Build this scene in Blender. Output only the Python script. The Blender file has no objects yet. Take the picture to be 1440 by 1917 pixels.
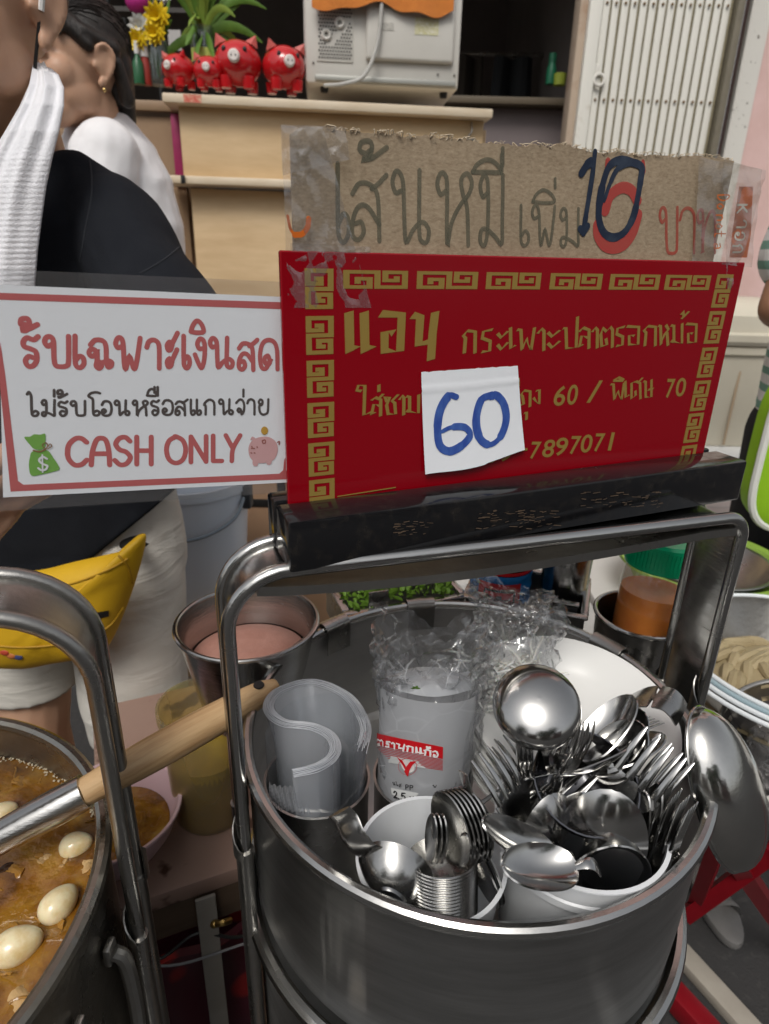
import bpy, bmesh, math, random
from mathutils import Vector, Matrix, noise
random.seed(11)
V = Vector
R = math.radians
sc = bpy.context.scene
COL = sc.collection

# ------------------------------------------------------------------ camera
CAM_H, PITCH, ROLL, FPX, CX, CY = 1.15, R(22), R(1.5), 1200.0, 720.0, 958.5
_F = V((0, math.cos(PITCH), -math.sin(PITCH)))
_U0 = V((0, math.sin(PITCH), math.cos(PITCH)))
_R = V((1, 0, 0)) * math.cos(ROLL) + _U0 * math.sin(ROLL)
_U = V((-1, 0, 0)) * math.sin(ROLL) + _U0 * math.cos(ROLL)
EYE = V((0, 0, CAM_H))
cd = bpy.data.cameras.new('camera')
cam = bpy.data.objects.new('camera', cd)
COL.objects.link(cam)
m3 = Matrix((_R, _U, -_F)).transposed()
cam.matrix_world = Matrix.Translation(EYE) @ m3.to_4x4()
cd.sensor_fit = 'VERTICAL'
cd.sensor_height = 36
cd.sensor_width = 36
cd.lens = 36 * FPX / 1917
cd.clip_start = 0.01
cd.clip_end = 500
cd.dof.use_dof = True
cd.dof.focus_distance = 0.44
cd.dof.aperture_fstop = 11
sc.camera = cam

# ------------------------------------------------------------------ sky, sun, exposure
SUN_EL, SUN_AZ = 52, 192          # high, from behind the photographer
world = bpy.data.worlds.new('World')
sc.world = world
world.use_nodes = True
wn = world.node_tree
sky = wn.nodes.new('ShaderNodeTexSky')
sky.sky_type = 'NISHITA'
sky.sun_disc = False
sky.sun_elevation = R(SUN_EL)
sky.sun_rotation = R(SUN_AZ)
sky.dust_density = 4
hs = wn.nodes.new('ShaderNodeHueSaturation')
hs.inputs['Saturation'].default_value = 0.22      # overcast: a nearly white sky
wn.links.new(sky.outputs[0], hs.inputs['Color'])
wn.links.new(hs.outputs[0], wn.nodes['Background'].inputs[0])
wn.nodes['Background'].inputs[1].default_value = 0.12
sd = bpy.data.lights.new('sun', 'SUN')
sd.energy = 1.5
sd.angle = R(22)
sd.color = (1.0, 0.96, 0.9)
sun = bpy.data.objects.new('sun', sd)
COL.objects.link(sun)
_a, _e = R(SUN_AZ), R(SUN_EL)
sdir = V((math.sin(_a) * math.cos(_e), math.cos(_a) * math.cos(_e), math.sin(_e)))
sun.rotation_euler = sdir.to_track_quat('Z', 'Y').to_euler()
sc.view_settings.view_transform = 'Standard'
sc.view_settings.look = 'None'
sc.view_settings.exposure = 0.05
sc.view_settings.gamma = 1
sc.view_settings.use_curve_mapping = False
sc.cycles.max_bounces = 10
sc.cycles.transparent_max_bounces = 24
sc.cycles.use_denoising = True
sc.cycles.caustics_reflective = False
sc.cycles.caustics_refractive = False

# ------------------------------------------------------------------ where a picture point lies in the place
def ray(u, v):
    return _F + _R * ((u - CX) / FPX) - _U * ((v - CY) / FPX)
def W(u, v, z=None, y=None, d=None):
    r = ray(u, v)
    if z is not None: return EYE + r * ((z - CAM_H) / r.z)
    if y is not None: return EYE + r * (y / r.y)
    return EYE + r * d
SA = R(23.5)                       # heading of the sign board
SE, SN, SP = V((math.cos(SA), math.sin(SA), 0)), V((-math.sin(SA), math.cos(SA), 0)), V((-.062, .384, 1.0))
def sg(u, v, off=0.0):             # picture point -> (along, up) on the sign board
    r = ray(u, v)
    p = SP + SN * off
    q = EYE + r * ((p - EYE).dot(SN) / r.dot(SN))
    return ((q - SP).dot(SE), q.z - SP.z)

# ------------------------------------------------------------------ materials
MATS = {}
def nodes_of(name):
    m = bpy.data.materials.new(name)
    m.use_nodes = True
    nt = m.node_tree
    return m, nt, nt.nodes['Principled BSDF'], nt.nodes['Material Output']
def N(nt, typ, **kw):
    n = nt.nodes.new(typ)
    for k, v in kw.items():
        if k in n.inputs: n.inputs[k].default_value = v
        else: setattr(n, k, v)
    return n
def coords(nt, stretch=(1, 1, 1)):
    tc = N(nt, 'ShaderNodeTexCoord')
    mp = N(nt, 'ShaderNodeMapping')
    mp.inputs['Scale'].default_value = stretch
    nt.links.new(tc.outputs['Object'], mp.inputs['Vector'])
    return mp.outputs[0]
def mat(name, col, rough=.5, metal=0., var=.0, vs=25., vcol=None, bump=0., bs=80., stretch=(1, 1, 1), rvar=0.,
        spec=.5, coat=0., sss=0., sheen=0., trans=0., ior=1.45, emit=None, vlo=.35, vhi=.7, detail=4., alpha=1.):
    """plain surface: a base colour, a second colour by noise, roughness by noise, fine relief"""
    if name in MATS: return MATS[name]
    m, nt, b, out = nodes_of(name)
    b.inputs['Base Color'].default_value = (*col, 1)
    b.inputs['Roughness'].default_value = rough
    b.inputs['Metallic'].default_value = metal
    b.inputs['Specular IOR Level'].default_value = spec
    b.inputs['Coat Weight'].default_value = coat
    b.inputs['Subsurface Weight'].default_value = sss
    if sss:
        b.inputs['Subsurface Radius'].default_value = (.9, .35, .2)
        b.inputs['Subsurface Scale'].default_value = .006
    b.inputs['Sheen Weight'].default_value = sheen
    b.inputs['Transmission Weight'].default_value = trans
    b.inputs['IOR'].default_value = ior
    b.inputs['Alpha'].default_value = alpha
    if var or rvar or bump:
        co = coords(nt, stretch)
    if var or rvar:
        nz = N(nt, 'ShaderNodeTexNoise', Scale=vs, Detail=detail, Roughness=.62)
        nt.links.new(co, nz.inputs['Vector'])
        mr = N(nt, 'ShaderNodeMapRange')
        mr.inputs['From Min'].default_value = vlo
        mr.inputs['From Max'].default_value = vhi
        nt.links.new(nz.outputs['Fac'], mr.inputs['Value'])
        if var:
            mx = N(nt, 'ShaderNodeMix', data_type='RGBA')
            c2 = vcol or tuple(c * .6 for c in col)
            mx.inputs[6].default_value = (*col, 1)
            mx.inputs[7].default_value = (*c2, 1)
            ml = N(nt, 'ShaderNodeMath', operation='MULTIPLY')
            ml.inputs[1].default_value = var
            nt.links.new(mr.outputs[0], ml.inputs[0])
            nt.links.new(ml.outputs[0], mx.inputs[0])
            nt.links.new(mx.outputs[2], b.inputs['Base Color'])
        if rvar:
            ma = N(nt, 'ShaderNodeMath', operation='MULTIPLY_ADD', use_clamp=True)
            ma.inputs[1].default_value = rvar
            ma.inputs[2].default_value = rough
            nt.links.new(mr.outputs[0], ma.inputs[0])
            nt.links.new(ma.outputs[0], b.inputs['Roughness'])
    if bump:
        nb = N(nt, 'ShaderNodeTexNoise', Scale=bs, Detail=5., Roughness=.6)
        nt.links.new(co, nb.inputs['Vector'])
        bp = N(nt, 'ShaderNodeBump', Strength=min(1, bump), Distance=.002)
        nt.links.new(nb.outputs['Fac'], bp.inputs['Height'])
        nt.links.new(bp.outputs[0], b.inputs['Normal'])
    MATS[name] = m
    return m
def film(name, tint=(.9, .92, .95), haze=.08, rough=.12, refl=1.35, bump=0, bs=90, crease=0, cs_=45., cw=.05):
    """thin clear plastic: see-through, a little milky, glossy"""
    if name in MATS: return MATS[name]
    m, nt, b, out = nodes_of(name)
    nt.nodes.remove(b)
    tr = N(nt, 'ShaderNodeBsdfTransparent')
    tr.inputs[0].default_value = (*tint, 1)
    df = N(nt, 'ShaderNodeBsdfDiffuse')
    df.inputs[0].default_value = (.8, .82, .85, 1)
    tl = N(nt, 'ShaderNodeBsdfTranslucent')
    tl.inputs[0].default_value = (.8, .82, .85, 1)
    md = N(nt, 'ShaderNodeMixShader'); md.inputs[0].default_value = .5
    nt.links.new(df.outputs[0], md.inputs[1]); nt.links.new(tl.outputs[0], md.inputs[2])
    m1 = N(nt, 'ShaderNodeMixShader'); m1.inputs[0].default_value = haze
    nt.links.new(tr.outputs[0], m1.inputs[1]); nt.links.new(md.outputs[0], m1.inputs[2])
    gl = N(nt, 'ShaderNodeBsdfGlossy', Roughness=rough)
    fr = N(nt, 'ShaderNodeLayerWeight', Blend=.5)
    pw = N(nt, 'ShaderNodeMath', operation='POWER'); pw.inputs[1].default_value = 3.2
    sc_ = N(nt, 'ShaderNodeMath', operation='MULTIPLY_ADD', use_clamp=True)
    sc_.inputs[1].default_value = .55; sc_.inputs[2].default_value = (refl - 1) ** 2 / (refl + 1) ** 2 * 2
    nt.links.new(fr.outputs['Facing'], pw.inputs[0]); nt.links.new(pw.outputs[0], sc_.inputs[0])
    m2 = N(nt, 'ShaderNodeMixShader')
    nt.links.new(sc_.outputs[0], m2.inputs[0])
    nt.links.new(m1.outputs[0], m2.inputs[1]); nt.links.new(gl.outputs[0], m2.inputs[2])
    nt.links.new(m2.outputs[0], out.inputs['Surface'])
    if bump:
        co = coords(nt)
        nb = N(nt, 'ShaderNodeTexNoise', Scale=bs, Detail=3., Roughness=.5)
        nt.links.new(co, nb.inputs['Vector'])
        bp = N(nt, 'ShaderNodeBump', Strength=bump, Distance=.003)
        nt.links.new(nb.outputs['Fac'], bp.inputs['Height'])
        for n in (gl, fr): nt.links.new(bp.outputs[0], n.inputs['Normal'])
    if crease:                                     # whitened fold lines and the ridges they make
        co = coords(nt)
        nz = N(nt, 'ShaderNodeTexNoise', Scale=cs_ * .9, Detail=2.); nt.links.new(co, nz.inputs['Vector'])
        mxv = N(nt, 'ShaderNodeVectorMath', operation='MULTIPLY_ADD')
        mxv.inputs[1].default_value = (.016,) * 3
        nt.links.new(nz.outputs['Color'], mxv.inputs[0]); nt.links.new(co, mxv.inputs[2])
        vo = N(nt, 'ShaderNodeTexVoronoi', feature='DISTANCE_TO_EDGE', Scale=cs_); nt.links.new(mxv.outputs[0], vo.inputs['Vector'])
        mr = N(nt, 'ShaderNodeMapRange'); mr.inputs['From Max'].default_value = cw; mr.inputs['To Min'].default_value = crease; mr.inputs['To Max'].default_value = 0
        nt.links.new(vo.outputs['Distance'], mr.inputs['Value'])
        nm = N(nt, 'ShaderNodeTexNoise', Scale=cs_ * .5, Detail=1.); nt.links.new(co, nm.inputs['Vector'])
        mm = N(nt, 'ShaderNodeMapRange'); mm.inputs['From Min'].default_value = .45; mm.inputs['From Max'].default_value = .62
        nt.links.new(nm.outputs['Fac'], mm.inputs['Value'])
        ml = N(nt, 'ShaderNodeMath', operation='MULTIPLY_ADD'); nt.links.new(mr.outputs[0], ml.inputs[0]); nt.links.new(mm.outputs[0], ml.inputs[1]); ml.inputs[2].default_value = haze
        nt.links.new(ml.outputs[0], m1.inputs[0])
        bp = N(nt, 'ShaderNodeBump', Strength=.9, Distance=.0035)
        nt.links.new(vo.outputs['Distance'], bp.inputs['Height'])
        for n in (gl, fr): nt.links.new(bp.outputs[0], n.inputs['Normal'])
    MATS[name] = m
    return m

steel = mat('brushed_steel', (.50, .495, .48), .13, 1, var=.5, vs=11, vcol=(.34, .33, .31), rvar=.16, bump=.09, bs=60, stretch=(1, 1, 9))
def pot_metal(name, base, dark, rough):
    """used stainless steel: level brush lines, smudges, dried drip streaks, fine scratches"""
    m, nt, b, out = nodes_of(name)
    b.inputs['Metallic'].default_value = 1
    co, cd_, cs2 = coords(nt, (1, 1, 10)), coords(nt, (1, 1, .10)), coords(nt, (1, 1, 1))
    n1 = N(nt, 'ShaderNodeTexNoise', Scale=9., Detail=6., Roughness=.7); nt.links.new(co, n1.inputs['Vector'])
    n2 = N(nt, 'ShaderNodeTexNoise', Scale=34., Detail=3., Distortion=.6); nt.links.new(cd_, n2.inputs['Vector'])
    n3 = N(nt, 'ShaderNodeTexNoise', Scale=5., Detail=5.); nt.links.new(cs2, n3.inputs['Vector'])
    r1 = N(nt, 'ShaderNodeValToRGB'); e = r1.color_ramp.elements
    e[0].position = .3; e[0].color = (*dark, 1); e[1].position = .7; e[1].color = (*base, 1)
    nt.links.new(n1.outputs['Fac'], r1.inputs[0])
    r2 = N(nt, 'ShaderNodeMapRange'); r2.inputs['From Min'].default_value = .69; r2.inputs['From Max'].default_value = .76
    nt.links.new(n2.outputs['Fac'], r2.inputs['Value'])
    gate_ = N(nt, 'ShaderNodeMapRange'); gate_.inputs['From Min'].default_value = .50; gate_.inputs['From Max'].default_value = .62; gate_.inputs['To Max'].default_value = .55
    nt.links.new(n3.outputs['Fac'], gate_.inputs['Value'])
    k = N(nt, 'ShaderNodeMath', operation='MULTIPLY'); nt.links.new(r2.outputs[0], k.inputs[0]); nt.links.new(gate_.outputs[0], k.inputs[1])
    mx = N(nt, 'ShaderNodeMix', data_type='RGBA'); mx.inputs[7].default_value = (.34, .27, .18, 1)
    nt.links.new(k.outputs[0], mx.inputs[0]); nt.links.new(r1.outputs[0], mx.inputs[6]); nt.links.new(mx.outputs[2], b.inputs['Base Color'])
    mi = N(nt, 'ShaderNodeMapRange'); mi.inputs['To Min'].default_value = 1; mi.inputs['To Max'].default_value = .35
    nt.links.new(k.outputs[0], mi.inputs['Value']); nt.links.new(mi.outputs[0], b.inputs['Metallic'])
    ro = N(nt, 'ShaderNodeMapRange'); ro.inputs['From Min'].default_value = .35; ro.inputs['From Max'].default_value = .7; ro.inputs['To Min'].default_value = rough; ro.inputs['To Max'].default_value = rough + .16
    nt.links.new(n3.outputs['Fac'], ro.inputs['Value']); nt.links.new(ro.outputs[0], b.inputs['Roughness'])
    n4 = N(nt, 'ShaderNodeTexNoise', Scale=70., Detail=5., Roughness=.75); nt.links.new(co, n4.inputs['Vector'])
    ad = N(nt, 'ShaderNodeMath', operation='MULTIPLY_ADD'); ad.inputs[1].default_value = 1.5
    nt.links.new(n3.outputs['Fac'], ad.inputs[0]); nt.links.new(n4.outputs['Fac'], ad.inputs[2])
    bp = N(nt, 'ShaderNodeBump', Strength=.10, Distance=.003); nt.links.new(ad.outputs[0], bp.inputs['Height']); nt.links.new(bp.outputs[0], b.inputs['Normal'])
    MATS[name] = m
    return m
steel_pot = pot_metal('pot_steel', (.56, .56, .55), (.38, .38, .37), .24)
steel_dull = mat('dull_steel', (.42, .41, .39), .24, 1, var=.65, vs=16, vcol=(.22, .21, .19), rvar=.2, bump=.14, bs=160)
steel_bright = mat('cutlery_steel', (.48, .475, .46), .12, 1, var=.25, vs=60, rvar=.12, bump=.02, bs=50)
steel_worn = mat('worn_spoon_steel', (.44, .435, .42), .17, 1, var=.3, vs=60, rvar=.14, bump=.06, bs=200)
white_plastic = mat('white_plastic', (.70, .72, .74), .35, var=.25, vs=18, vcol=(.60, .60, .58), bump=.03)
white_china = mat('white_melamine', (.76, .76, .74), .22, var=.15, vs=14, vcol=(.66, .64, .58))
paper_w = mat('white_paper', (.80, .82, .85), .75, var=.2, vs=30, vcol=(.74, .76, .80), bump=.10, bs=140)
black_acr = mat('black_acrylic', (.008, .008, .009), .12, var=.5, vs=90, vcol=(.03, .025, .02), rvar=.18, vlo=.5, vhi=.75)
red_acr = mat('red_acrylic', (.245, .0, .005), .12, var=.25, vs=5, vcol=(.205, 0, .007), coat=.3, rvar=.14)
gold = mat('gold_vinyl', (.26, .175, .038), .38, var=.35, vs=60, vcol=(.27, .18, .045), rvar=.15)
black_rub = mat('black_rubber', (.012, .012, .012), .5, var=.4, vs=60)
skin = mat('skin', (.54, .325, .215), .48, var=.55, vs=22, vcol=(.44, .245, .155), sss=.12, bump=.10, bs=320)
skin_dk = mat('tanned_skin', (.30, .155, .09), .5, var=.5, vs=16, vcol=(.22, .10, .055), sss=.1, bump=.10, bs=300)
hair_m = mat('black_hair', (.012, .010, .009), .42, var=.5, vs=90, vcol=(.05, .035, .025), bump=.8, bs=160, stretch=(3, 3, .35))

# ------------------------------------------------------------------ scene graph helpers
WM = {}                            # world matrix of each thing's root
def link(o, parent=None):
    COL.objects.link(o)
    if parent is not None:
        o.parent = parent
    return o
def tag(o, label, cat, group=None, kind=None):
    if label: o['label'] = label
    if cat: o['category'] = cat
    if group: o['group'] = group
    if kind: o['kind'] = kind
    return o
def thing(name, label, cat, loc=(0, 0, 0), rz=0., group=None):
    o = bpy.data.objects.new(name, None)
    o.empty_display_size = .05
    o.location = loc
    o.rotation_euler = (0, 0, rz)
    COL.objects.link(o)
    WM[o.name] = Matrix.Translation(V(loc)) @ Matrix.Rotation(rz, 4, 'Z')
    return tag(o, label, cat, group)
def world_of(parent):
    mw = Matrix()
    while parent is not None:
        if parent.name in WM: return WM[parent.name] @ mw
        mw = parent.matrix_basis @ mw
        parent = parent.parent
    return mw
def mesh(name, vf, m=None, parent=None, smooth=True, world=False, loc=None, rot=None, sharp=35):
    """vf = (verts, faces); world=True: verts are world points, moved into the parent's frame"""
    vs, fs = vf
    if world and parent is not None:
        inv = world_of(parent).inverted()
        vs = [inv @ V(p) for p in vs]
    me = bpy.data.meshes.new(name)
    me.from_pydata([tuple(p) for p in vs], [], [tuple(f) for f in fs])
    if smooth:
        me.polygons.foreach_set('use_smooth', [True] * len(me.polygons))
        if sharp: me.set_sharp_from_angle(angle=R(sharp))
    me.update()
    o = bpy.data.objects.new(name, me)
    if m: me.materials.append(m)
    link(o, parent)
    if loc is not None: o.location = loc
    if rot is not None: o.rotation_euler = rot
    return o
def bmo(name, bm, m, parent=None, smooth=True, world=False, sharp=35):
    bm.verts.index_update()
    vf = ([v.co.copy() for v in bm.verts], [[v.index for v in f.verts] for f in bm.faces])
    bm.free()
    return mesh(name, vf, m, parent, smooth, world, sharp=sharp)
def fixn(o):
    bm = bmesh.new(); bm.from_mesh(o.data)
    bmesh.ops.recalc_face_normals(bm, faces=bm.faces)
    bm.to_mesh(o.data); bm.free()
    return o
def join(*parts):
    vs, fs = [], []
    for v, f in parts:
        n = len(vs)
        vs += [V(p) for p in v]
        fs += [[i + n for i in q] for q in f]
    return vs, fs
def xf(vf, M):
    return [M @ V(p) for p in vf[0]], vf[1]
def box(sx, sy, sz, c=(0, 0, 0), bev=0., seg=2, M=None):
    bm = bmesh.new()
    bmesh.ops.create_cube(bm, size=1)
    for v in bm.verts: v.co = V((v.co.x * sx, v.co.y * sy, v.co.z * sz))
    if bev: bmesh.ops.bevel(bm, geom=bm.edges[:], offset=bev, segments=seg, profile=.5, affect='EDGES')
    bm.verts.index_update()
    M = M or Matrix()
    vs = [M @ (v.co + V(c)) for v in bm.verts]
    fs = [[v.index for v in f.verts] for f in bm.faces]
    bm.free()
    return vs, fs
def lathe(prof, n=48, a0=0., a1=2 * math.pi, close=False):
    """profile of (r, z) turned round z"""
    vs, fs = [], []
    full = abs(a1 - a0 - 2 * math.pi) < 1e-6
    k = n if full else n + 1
    for i in range(k):
        a = a0 + (a1 - a0) * i / n
        for r, z in prof: vs.append(V((r * math.cos(a), r * math.sin(a), z)))
    p = len(prof)
    for i in range(n):
        j = (i + 1) % k
        for q in range(p - 1 if not close else p):
            q2 = (q + 1) % p
            fs.append([i * p + q, j * p + q, j * p + q2, i * p + q2])
    return vs, fs
def crom(pts, n=8, closed=False):
    """Catmull-Rom through the points"""
    P = [V(p) for p in pts]
    if len(P) < 3: return P
    out = []
    m = len(P)
    rng = range(m) if closed else range(m - 1)
    for i in rng:
        p0 = P[(i - 1) % m] if closed or i > 0 else P[0] * 2 - P[1]
        p1, p2 = P[i], P[(i + 1) % m]
        p3 = P[(i + 2) % m] if closed or i + 2 < m else P[-1] * 2 - P[-2]
        for k in range(n):
            t = k / n
            out.append(.5 * ((2 * p1) + (p2 - p0) * t + (2 * p0 - 5 * p1 + 4 * p2 - p3) * t * t + (3 * p1 - p0 - 3 * p2 + p3) * t ** 3))
    if not closed: out.append(P[-1])
    return out
def tube(pts, r, n=10, closed=False, caps=True, sq=None, up=None):
    """pipe along points; r a number or a list; sq=(a,b) stretches the section along (normal, binormal)"""
    P = [V(p) for p in pts]
    m = len(P)
    rad = r if isinstance(r, (list, tuple)) else [r] * m
    vs, fs = [], []
    nrm = None
    for i in range(m):
        t = (P[(i + 1) % m] - P[i - 1]) if closed or 0 < i < m - 1 else (P[1] - P[0] if i == 0 else P[-1] - P[-2])
        t.normalize()
        if up is not None:
            nrm = V(up) - t * V(up).dot(t); nrm.normalize()
        elif nrm is None:
            a = V((0, 0, 1)) if abs(t.z) < .9 else V((1, 0, 0))
            nrm = (a - t * a.dot(t)).normalized()
        else:
            nrm = (nrm - t * nrm.dot(t)).normalized()
        b = t.cross(nrm)
        sa, sb = sq or (1, 1)
        for k in range(n):
            an = 2 * math.pi * k / n
            vs.append(P[i] + nrm * (math.cos(an) * rad[i] * sa) + b * (math.sin(an) * rad[i] * sb))
    for i in range(m if closed else m - 1):
        j = (i + 1) % m
        for k in range(n):
            k2 = (k + 1) % n
            fs.append([i * n + k, i * n + k2, j * n + k2, j * n + k])
    if caps and not closed:
        fs.append(list(range(n))[::-1]); fs.append([(m - 1) * n + k for k in range(n)])
    return vs, fs
def grid(fn, nu, nv, thick=0., closed_u=False):
    """sheet from fn(u, v), u and v in 0..1; with thickness when asked"""
    vs, fs = [], []
    cu = nu if closed_u else nu + 1
    for j in range(nv + 1):
        for i in range(cu): vs.append(V(fn(i / nu, j / nv)))
    for j in range(nv):
        for i in range(nu):
            i2 = (i + 1) % cu
            fs.append([j * cu + i, j * cu + i2, (j + 1) * cu + i2, (j + 1) * cu + i])
    if thick:
        nn = [V() for _ in vs]
        for f in fs:
            q = (vs[f[1]] - vs[f[0]]).cross(vs[f[3]] - vs[f[0]])
            for i in f: nn[i] += q
        k = len(vs)
        back = [v - (q.normalized() if q.length else V((0, 0, 1))) * thick for v, q in zip(vs, nn)]
        vs = vs + back
        fs2 = [[i + k for i in f[::-1]] for f in fs]
        ed = []
        for i in range(nu):
            i2 = (i + 1) % cu
            ed.append([i2, i, i + k, i2 + k])
            a, b_ = nv * cu + i, nv * cu + i2
            ed.append([a, b_, b_ + k, a + k])
        if not closed_u:
            for j in range(nv):
                a, b_ = j * cu, (j + 1) * cu
                ed.append([a, b_, b_ + k, a + k])
                a, b_ = j * cu + nu, (j + 1) * cu + nu
                ed.append([b_, a, a + k, b_ + k])
        fs = fs + fs2 + ed
    return vs, fs
def ico(c, rx, ry=None, rz=None, sub=3, M=None):
    bm = bmesh.new()
    bmesh.ops.create_icosphere(bm, subdivisions=sub, radius=1)
    ry = ry or rx; rz = rz or rx
    bm.verts.index_update()
    vs = []
    for v in bm.verts:
        p = V((v.co.x * rx, v.co.y * ry, v.co.z * rz))
        if M: p = M @ p
        vs.append(p + V(c))
    fs = [[v.index for v in f.verts] for f in bm.faces]
    bm.free()
    return vs, fs
def capsule(p0, r0, p1, r1, n=16, rings=5):
    p0, p1 = V(p0), V(p1)
    t = p1 - p0
    L = t.length
    pts, rr = [], []
    for i in range(rings + 1):
        a = math.pi / 2 * i / rings
        pts.append(p0 - t / L * r0 * math.cos(a)); rr.append(max(1e-4, r0 * math.sin(a)))
    for i in range(rings + 1):
        a = math.pi / 2 * i / rings
        pts.append(p1 + t / L * r1 * math.sin(a)); rr.append(max(1e-4, r1 * math.cos(a)))
    return tube(pts, rr, n)
def loft(secs, n=28):
    """closed stack of ellipses: (centre, rx, ry[, power])"""
    vs, fs = [], []
    for s in secs:
        c, rx, ry = V(s[0]), s[1], s[2]
        for k in range(n):
            a = 2 * math.pi * k / n
            vs.append(c + V((math.cos(a) * rx, math.sin(a) * ry, 0)))
    m = len(secs)
    for i in range(m - 1):
        for k in range(n):
            k2 = (k + 1) % n
            fs.append([i * n + k, i * n + k2, (i + 1) * n + k2, (i + 1) * n + k])
    fs.append(list(range(n))[::-1]); fs.append([(m - 1) * n + k for k in range(n)])
    return vs, fs
def blob(name, parts, m, parent, voxel=.006, smooth=6, fn=None):
    """closed pieces fused into ONE continuous skin"""
    vs, fs = join(*parts)
    me = bpy.data.meshes.new(name)
    me.from_pydata([tuple(p) for p in vs], [], [tuple(f) for f in fs])
    o = bpy.data.objects.new(name, me)
    COL.objects.link(o)
    rm = o.modifiers.new('r', 'REMESH'); rm.mode = 'VOXEL'; rm.voxel_size = voxel
    if smooth:
        sm = o.modifiers.new('s', 'SMOOTH'); sm.factor = .5; sm.iterations = smooth
    dg = bpy.context.evaluated_depsgraph_get()
    ev = o.evaluated_get(dg)
    e = ev.to_mesh()
    vs2 = [v.co.copy() for v in e.vertices]
    fs2 = [list(p.vertices) for p in e.polygons]
    ev.to_mesh_clear()
    bpy.data.objects.remove(o); bpy.data.meshes.remove(me)
    if fn: vs2 = [fn(p) for p in vs2]
    return mesh(name, (vs2, fs2), m, parent, True, world=True, sharp=0)
def copy_tree(o, parent=None):
    c = o.copy()
    COL.objects.link(c)
    c.parent = parent
    for ch in list(o.children): copy_tree(ch, c)
    return c
def frame_of(xd, zd, at):
    """matrix with local X along xd and local Z as near zd as possible"""
    x = V(xd).normalized()
    z = V(zd) - x * V(zd).dot(x)
    z.normalize()
    y = z.cross(x)
    return Matrix((( x.x, y.x, z.x, at[0]), (x.y, y.y, z.y, at[1]), (x.z, y.z, z.z, at[2]), (0, 0, 0, 1)))

# ------------------------------------------------------------------ lettering: pen strokes
def ribbon2(pts, w, nib=None, cap=True):
    """2-D stroke -> (verts2d, faces); nib=(angle) gives a broad pen edge"""
    P = [V((p[0], p[1])) for p in pts]
    vs, fs = [], []
    n = len(P)
    ws = w if isinstance(w, list) else [w] * n
    for i in range(n):
        t = P[min(n - 1, i + 1)] - P[max(0, i - 1)]
        if t.length < 1e-9: t = V((1, 0))
        t.normalize()
        if nib is not None:
            nx = V((math.cos(nib), math.sin(nib)))
            pr = V((-t.y, t.x))
            if nx.dot(pr) < 0: nx = -nx
            nx = (nx * .62 + pr * .55)
        else:
            nx = V((-t.y, t.x))
            if 0 < i < n - 1:
                a = (P[i] - P[i - 1]).normalized(); b = (P[i + 1] - P[i]).normalized()
                nx = nx / max(.55, math.sqrt(max(0.0, (1 + a.dot(b)) / 2)))
        vs += [P[i] + nx * ws[i] / 2, P[i] - nx * ws[i] / 2]
    for i in range(n - 1): fs.append([2 * i, 2 * i + 1, 2 * i + 3, 2 * i + 2])
    if cap and nib is None:
        for e, s in ((0, -1), (n - 1, 1)):
            t = (P[1] - P[0]) if e == 0 else (P[-1] - P[-2])
            if t.length < 1e-9: continue
            t.normalize(); t *= s
            pr = V((-t.y, t.x))
            k = len(vs)
            vs.append(P[e])
            for q in range(7):
                a = -math.pi / 2 + math.pi * q / 6
                vs.append(P[e] + (t * math.cos(a) + pr * math.sin(a)) * ws[e] / 2)
            for q in range(6): fs.append([k, k + 1 + q, k + 2 + q])
    return vs, fs
class Print:
    """collects strokes and fills on a flat board; each is lifted a hair above the last one"""
    def __init__(s, step=8e-6): s.v, s.f, s.k, s.step = [], [], 0, step
    def stroke(s, pts, w, smooth=True, nib=None, closed=False, cap=True, res=6):
        p = [V((a[0], a[1], 0)) for a in pts]
        if smooth and len(p) > 2: p = crom(p, res, closed)
        if closed: p = p + [p[0]]
        if isinstance(w, list):
            q = [w[min(len(w) - 1, int(i / max(1, len(p) - 1) * (len(w) - 1)))] for i in range(len(p))]
            w = q
        vs, fs = ribbon2(p, w, nib, cap)
        n = len(s.v); m = len(vs)
        for i, a in enumerate(vs): s.v.append((a.x, a.y, s.k * s.step + s.step * i / m))
        s.f += [[i + n for i in q] for q in fs]
        s.k += 1.02
    def poly(s, pts):
        n = len(s.v)
        for a in pts: s.v.append((a[0], a[1], s.k * s.step))
        s.f.append(list(range(n, n + len(pts))))
        s.k += 1.02
    def disc(s, c, rx, ry, n=24, rot=0):
        s.poly([(c[0] + math.cos(t) * rx * math.cos(rot) - math.sin(t) * ry * math.sin(rot), c[1] + math.cos(t) * rx * math.sin(rot) + math.sin(t) * ry * math.cos(rot)) for t in [2 * math.pi * i / n for i in range(n)]])
    def build(s, name, m, parent, off, warp=None):
        """board frame: x along, z up, -y towards the reader"""
        vs = [V((x, -off - k, z)) for x, z, k in s.v]
        if warp: vs = [warp(p) for p in vs]
        o = mesh(name, (vs, s.f), m, parent, smooth=False)
        return o
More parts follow.
